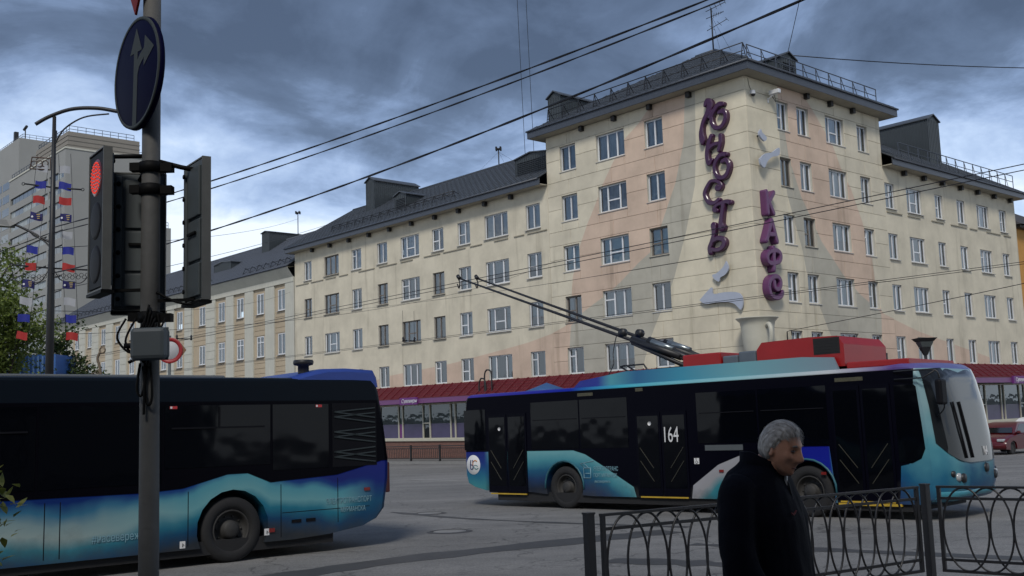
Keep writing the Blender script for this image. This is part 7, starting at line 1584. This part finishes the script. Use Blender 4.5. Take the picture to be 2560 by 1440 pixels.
# jacket
ct = MB(); loft(ct, [(0.66, -0.02, 0.185, 0.245), (0.72, -0.02, 0.188, 0.248), (0.85, -0.02, 0.185, 0.243), (1.0, -0.02, 0.178, 0.235), (1.12, -0.025, 0.170, 0.230), (1.25, -0.035, 0.168, 0.240), (1.34, -0.05, 0.158, 0.236), (1.405, -0.055, 0.136, 0.206), (1.455, -0.052, 0.112, 0.158), (1.485, -0.045, 0.092, 0.108), (1.51, -0.035, 0.082, 0.090), (1.52, -0.03, 0.080, 0.086)])
for s in (-1, 1):
    sh, el, wr = arms[s]; ct.tube(smooth_pts([sh + Vector((0, -s * 0.03, 0.005)), sh + Vector((-0.005, s * 0.022, -0.03)), el + Vector((0, s * 0.012, 0)), wr + (wr - el).normalized() * 0.02], 6), [0.078, 0.085, 0.088, 0.088, 0.087, 0.086, 0.085, 0.084, 0.083, 0.082, 0.081, 0.080, 0.079, 0.077, 0.075, 0.073, 0.071, 0.068, 0.066], 18)
jk = inst('jacket', remeshed(ct, 'jacket', M_COAT, 0.0075, 4, 0.010), MAN)
col_ = MB(); vs = []; n = 30
for i in range(n + 1):
    t = 0.42 + (2 * pi - 0.84) * i / n
    for r0, z in ((0.098, 1.435), (0.096, 1.50), (0.094, 1.545), (0.085, 1.547), (0.080, 1.49)): vs.append((-0.026 + r0 * 1.0 * cos(t), r0 * 1.06 * sin(t), z - 0.055 * max(0, cos(t))))
col_.add(vs, [(i * 5 + j, (i + 1) * 5 + j, (i + 1) * 5 + j + 1, i * 5 + j + 1) for i in range(n) for j in range(4)], True); col_.build('collar', M_COAT, jk)
z_ = MB(); z_.tube([(0.062, 0.0, 1.455), (0.095, 0.0, 1.40), (0.118, 0.0, 1.28), (0.136, 0.0, 1.1), (0.142, 0.0, 0.8)], 0.005, 6); z_.build('zip', M_TROU, jk)
z_ = MB(); z_.box(0.078, 0.09, -0.006, 0.006, 1.395, 1.435, 0.002); z_.build('zip_pull', mat('zip_metal', (0.62, 0.62, 0.62), 0.3, metal=0.3), jk)
z_ = MB(); sp_ = smooth_pts([(0.128, -0.085, 1.285), (0.129, -0.072, 1.276), (0.131, -0.058, 1.281), (0.133, -0.044, 1.292)], 5); z_.tube([p + Vector((0.008, -0.004, 0)) for p in sp_], [0.003 + 0.0012 * sin(pi * i / (len(sp_) - 1)) for i in range(len(sp_))], 6); z_.build('chest_mark', mat('red_mark', (0.12, 0.005, 0.005), 0.6), jk)
tr_ = MB(); loft(tr_, [(0.70, -0.02, 0.115, 0.165), (0.82, -0.02, 0.12, 0.17), (0.95, -0.02, 0.118, 0.165)])
for s in (-1, 1):
    hip, kn, an = legs[s]; tr_.tube(smooth_pts([hip, kn, an + Vector((0, 0, 0.01))], 6), [0.105, 0.10, 0.095, 0.09, 0.085, 0.08, 0.078, 0.077, 0.076, 0.075, 0.074, 0.074, 0.075], 16)
inst('trousers', remeshed(tr_, 'trousers', M_TROU, 0.010, 2, 0.007), MAN)
for s in (-1, 1):
    hip, kn, an = legs[s]; sh_ = MB(); sh_.tube(smooth_pts([an + Vector((-0.06, 0, -0.045)), an + Vector((0, 0, -0.025)), an + Vector((0.10, 0, -0.05)), an + Vector((0.20, s * 0.01, -0.062))], 4), [0.035, 0.044, 0.048, 0.05, 0.05, 0.049, 0.048, 0.047, 0.046, 0.045, 0.042, 0.036, 0.02], 14); sh_.v = [(x, y, max(z, an.z - 0.09)) for x, y, z in sh_.v]; sh_.build('shoe', M_SHOE, MAN)
# eyes and brows
for s in (-1, 1):
    q = MB(); e = bmesh.new(); bmesh.ops.create_icosphere(e, subdivisions=3, radius=0.0105); q.bm(e, True, HR @ Matrix.Translation((0.0800, s * 0.030, 0.004)) @ Matrix.Diagonal((0.9, 1.25, 0.62, 1))); q.build('eye', mat('eye_dark', (0.05, 0.035, 0.03), 0.25), MAN)
    q = MB(); q.tube([HR @ Vector(p) for p in ((0.0905, s * 0.012, 0.026), (0.0925, s * 0.028, 0.031), (0.084, s * 0.046, 0.027))], [0.0035, 0.005, 0.003], 6); q.build('eyebrow', mat('grey_brow', (0.20, 0.17, 0.15), 0.8), MAN)
q = MB(); q.tube([HR @ (head_point(Vector((0.81 - 0.35 * abs(t) ** 2, t, -0.60)).normalized()) + Vector((0.0006, 0, 0))) for t in (-0.30, -0.2, -0.1, 0, 0.1, 0.2, 0.30)], [0.0012, 0.0022, 0.0027, 0.0028, 0.0027, 0.0022, 0.0012], 6); q.build('mouth', mat('mouth_line', (0.16, 0.06, 0.05), 0.6), MAN)
# hair: combed cap with strands
def hair_mat():
    m, nt, b = new_mat('grey_hair'); t = N(nt, 'ShaderNodeTexCoord'); mp = N(nt, 'ShaderNodeMapping'); mp.inputs['Scale'].default_value = (10, 55, 12); nt.links.new(t.outputs['Object'], mp.inputs[0])
    n = N(nt, 'ShaderNodeTexNoise', i_Scale=3.0, i_Detail=5.0); nt.links.new(mp.outputs[0], n.inputs['Vector']); c = ramp(nt, n.outputs[0], [(0.28, (0.15, 0.125, 0.10)), (0.5, (0.35, 0.31, 0.265)), (0.72, (0.60, 0.55, 0.49))]); nt.links.new(c, b.inputs['Base Color']); b.inputs['Roughness'].default_value = 0.5
    bp = N(nt, 'ShaderNodeBump', i_Strength=0.18, i_Distance=0.002); nt.links.new(n.outputs[0], bp.inputs['Height']); nt.links.new(bp.outputs[0], b.inputs['Normal']); return m
M_HAIR = hair_mat()
def hairline(d):      # >0 on the scalp
    x, y, z = d.normalized(); th = -0.62 if x < -0.25 else (-0.62 + (x + 0.25) / 0.55 * 1.0 if x < 0.3 else 0.38 + (x - 0.3) * 0.42)
    return z - th
hm = MB(); eb = bmesh.new(); bmesh.ops.create_icosphere(eb, subdivisions=6, radius=1.0)
bmesh.ops.delete(eb, geom=[v for v in eb.verts if hairline(v.co) < 0.0], context='VERTS')
for v in eb.verts:
    d = v.co.normalized(); h_ = hairline(d); p = head_point(d); th_ = 0.002 + 0.012 * min(1, h_ / 0.30); 
    nz_ = mnoise.noise(Vector((d.x * 5, d.y * 14, d.z * 6))) * 0.5 + mnoise.noise(Vector((d.x * 14, d.y * 34, d.z * 16))) * 0.3
    v.co = p + d * (th_ * (1 + 0.07 * nz_)) 
hm.bm(eb, True, HR); HAIR = hm.build('hair', M_HAIR, MAN)
R = random.Random(9); st_ = MB()
for i in range(2600):
    d = Vector((R.gauss(0, 1), R.gauss(0, 1), R.gauss(0.3, 1))).normalized(); h_ = hairline(d)
    if h_ < 0.01: continue
    p = head_point(d) + d * (0.001 + 0.011 * min(1, h_ / 0.3))
    flow = Vector((0.9, 0.25 * math.copysign(1, d.y), -0.25)) if d.z > 0.45 else Vector((-0.25, 0, -1)); flow = (flow - d * flow.dot(d)).normalized(); sidev = d.cross(flow) * 0.0009; l = R.uniform(0.018, 0.045)
    pts = [p, p + flow * l * 0.5 + d * 0.004 * R.random(), p + flow * l - d * 0.003 + d * 0.004 * R.random()]
    vs = []
    for k, q in enumerate(pts): w_ = sidev * (1 - 0.4 * k); vs += [HR @ (q - w_), HR @ (q + w_)]
    st_.add(vs, [(0, 1, 3, 2), (2, 3, 5, 4)])
o = inst('strands', st_.mesh('strands', M_HAIR, False), HAIR); o['kind'] = 'stuff'
bpy.data.scenes.remove(TMP)
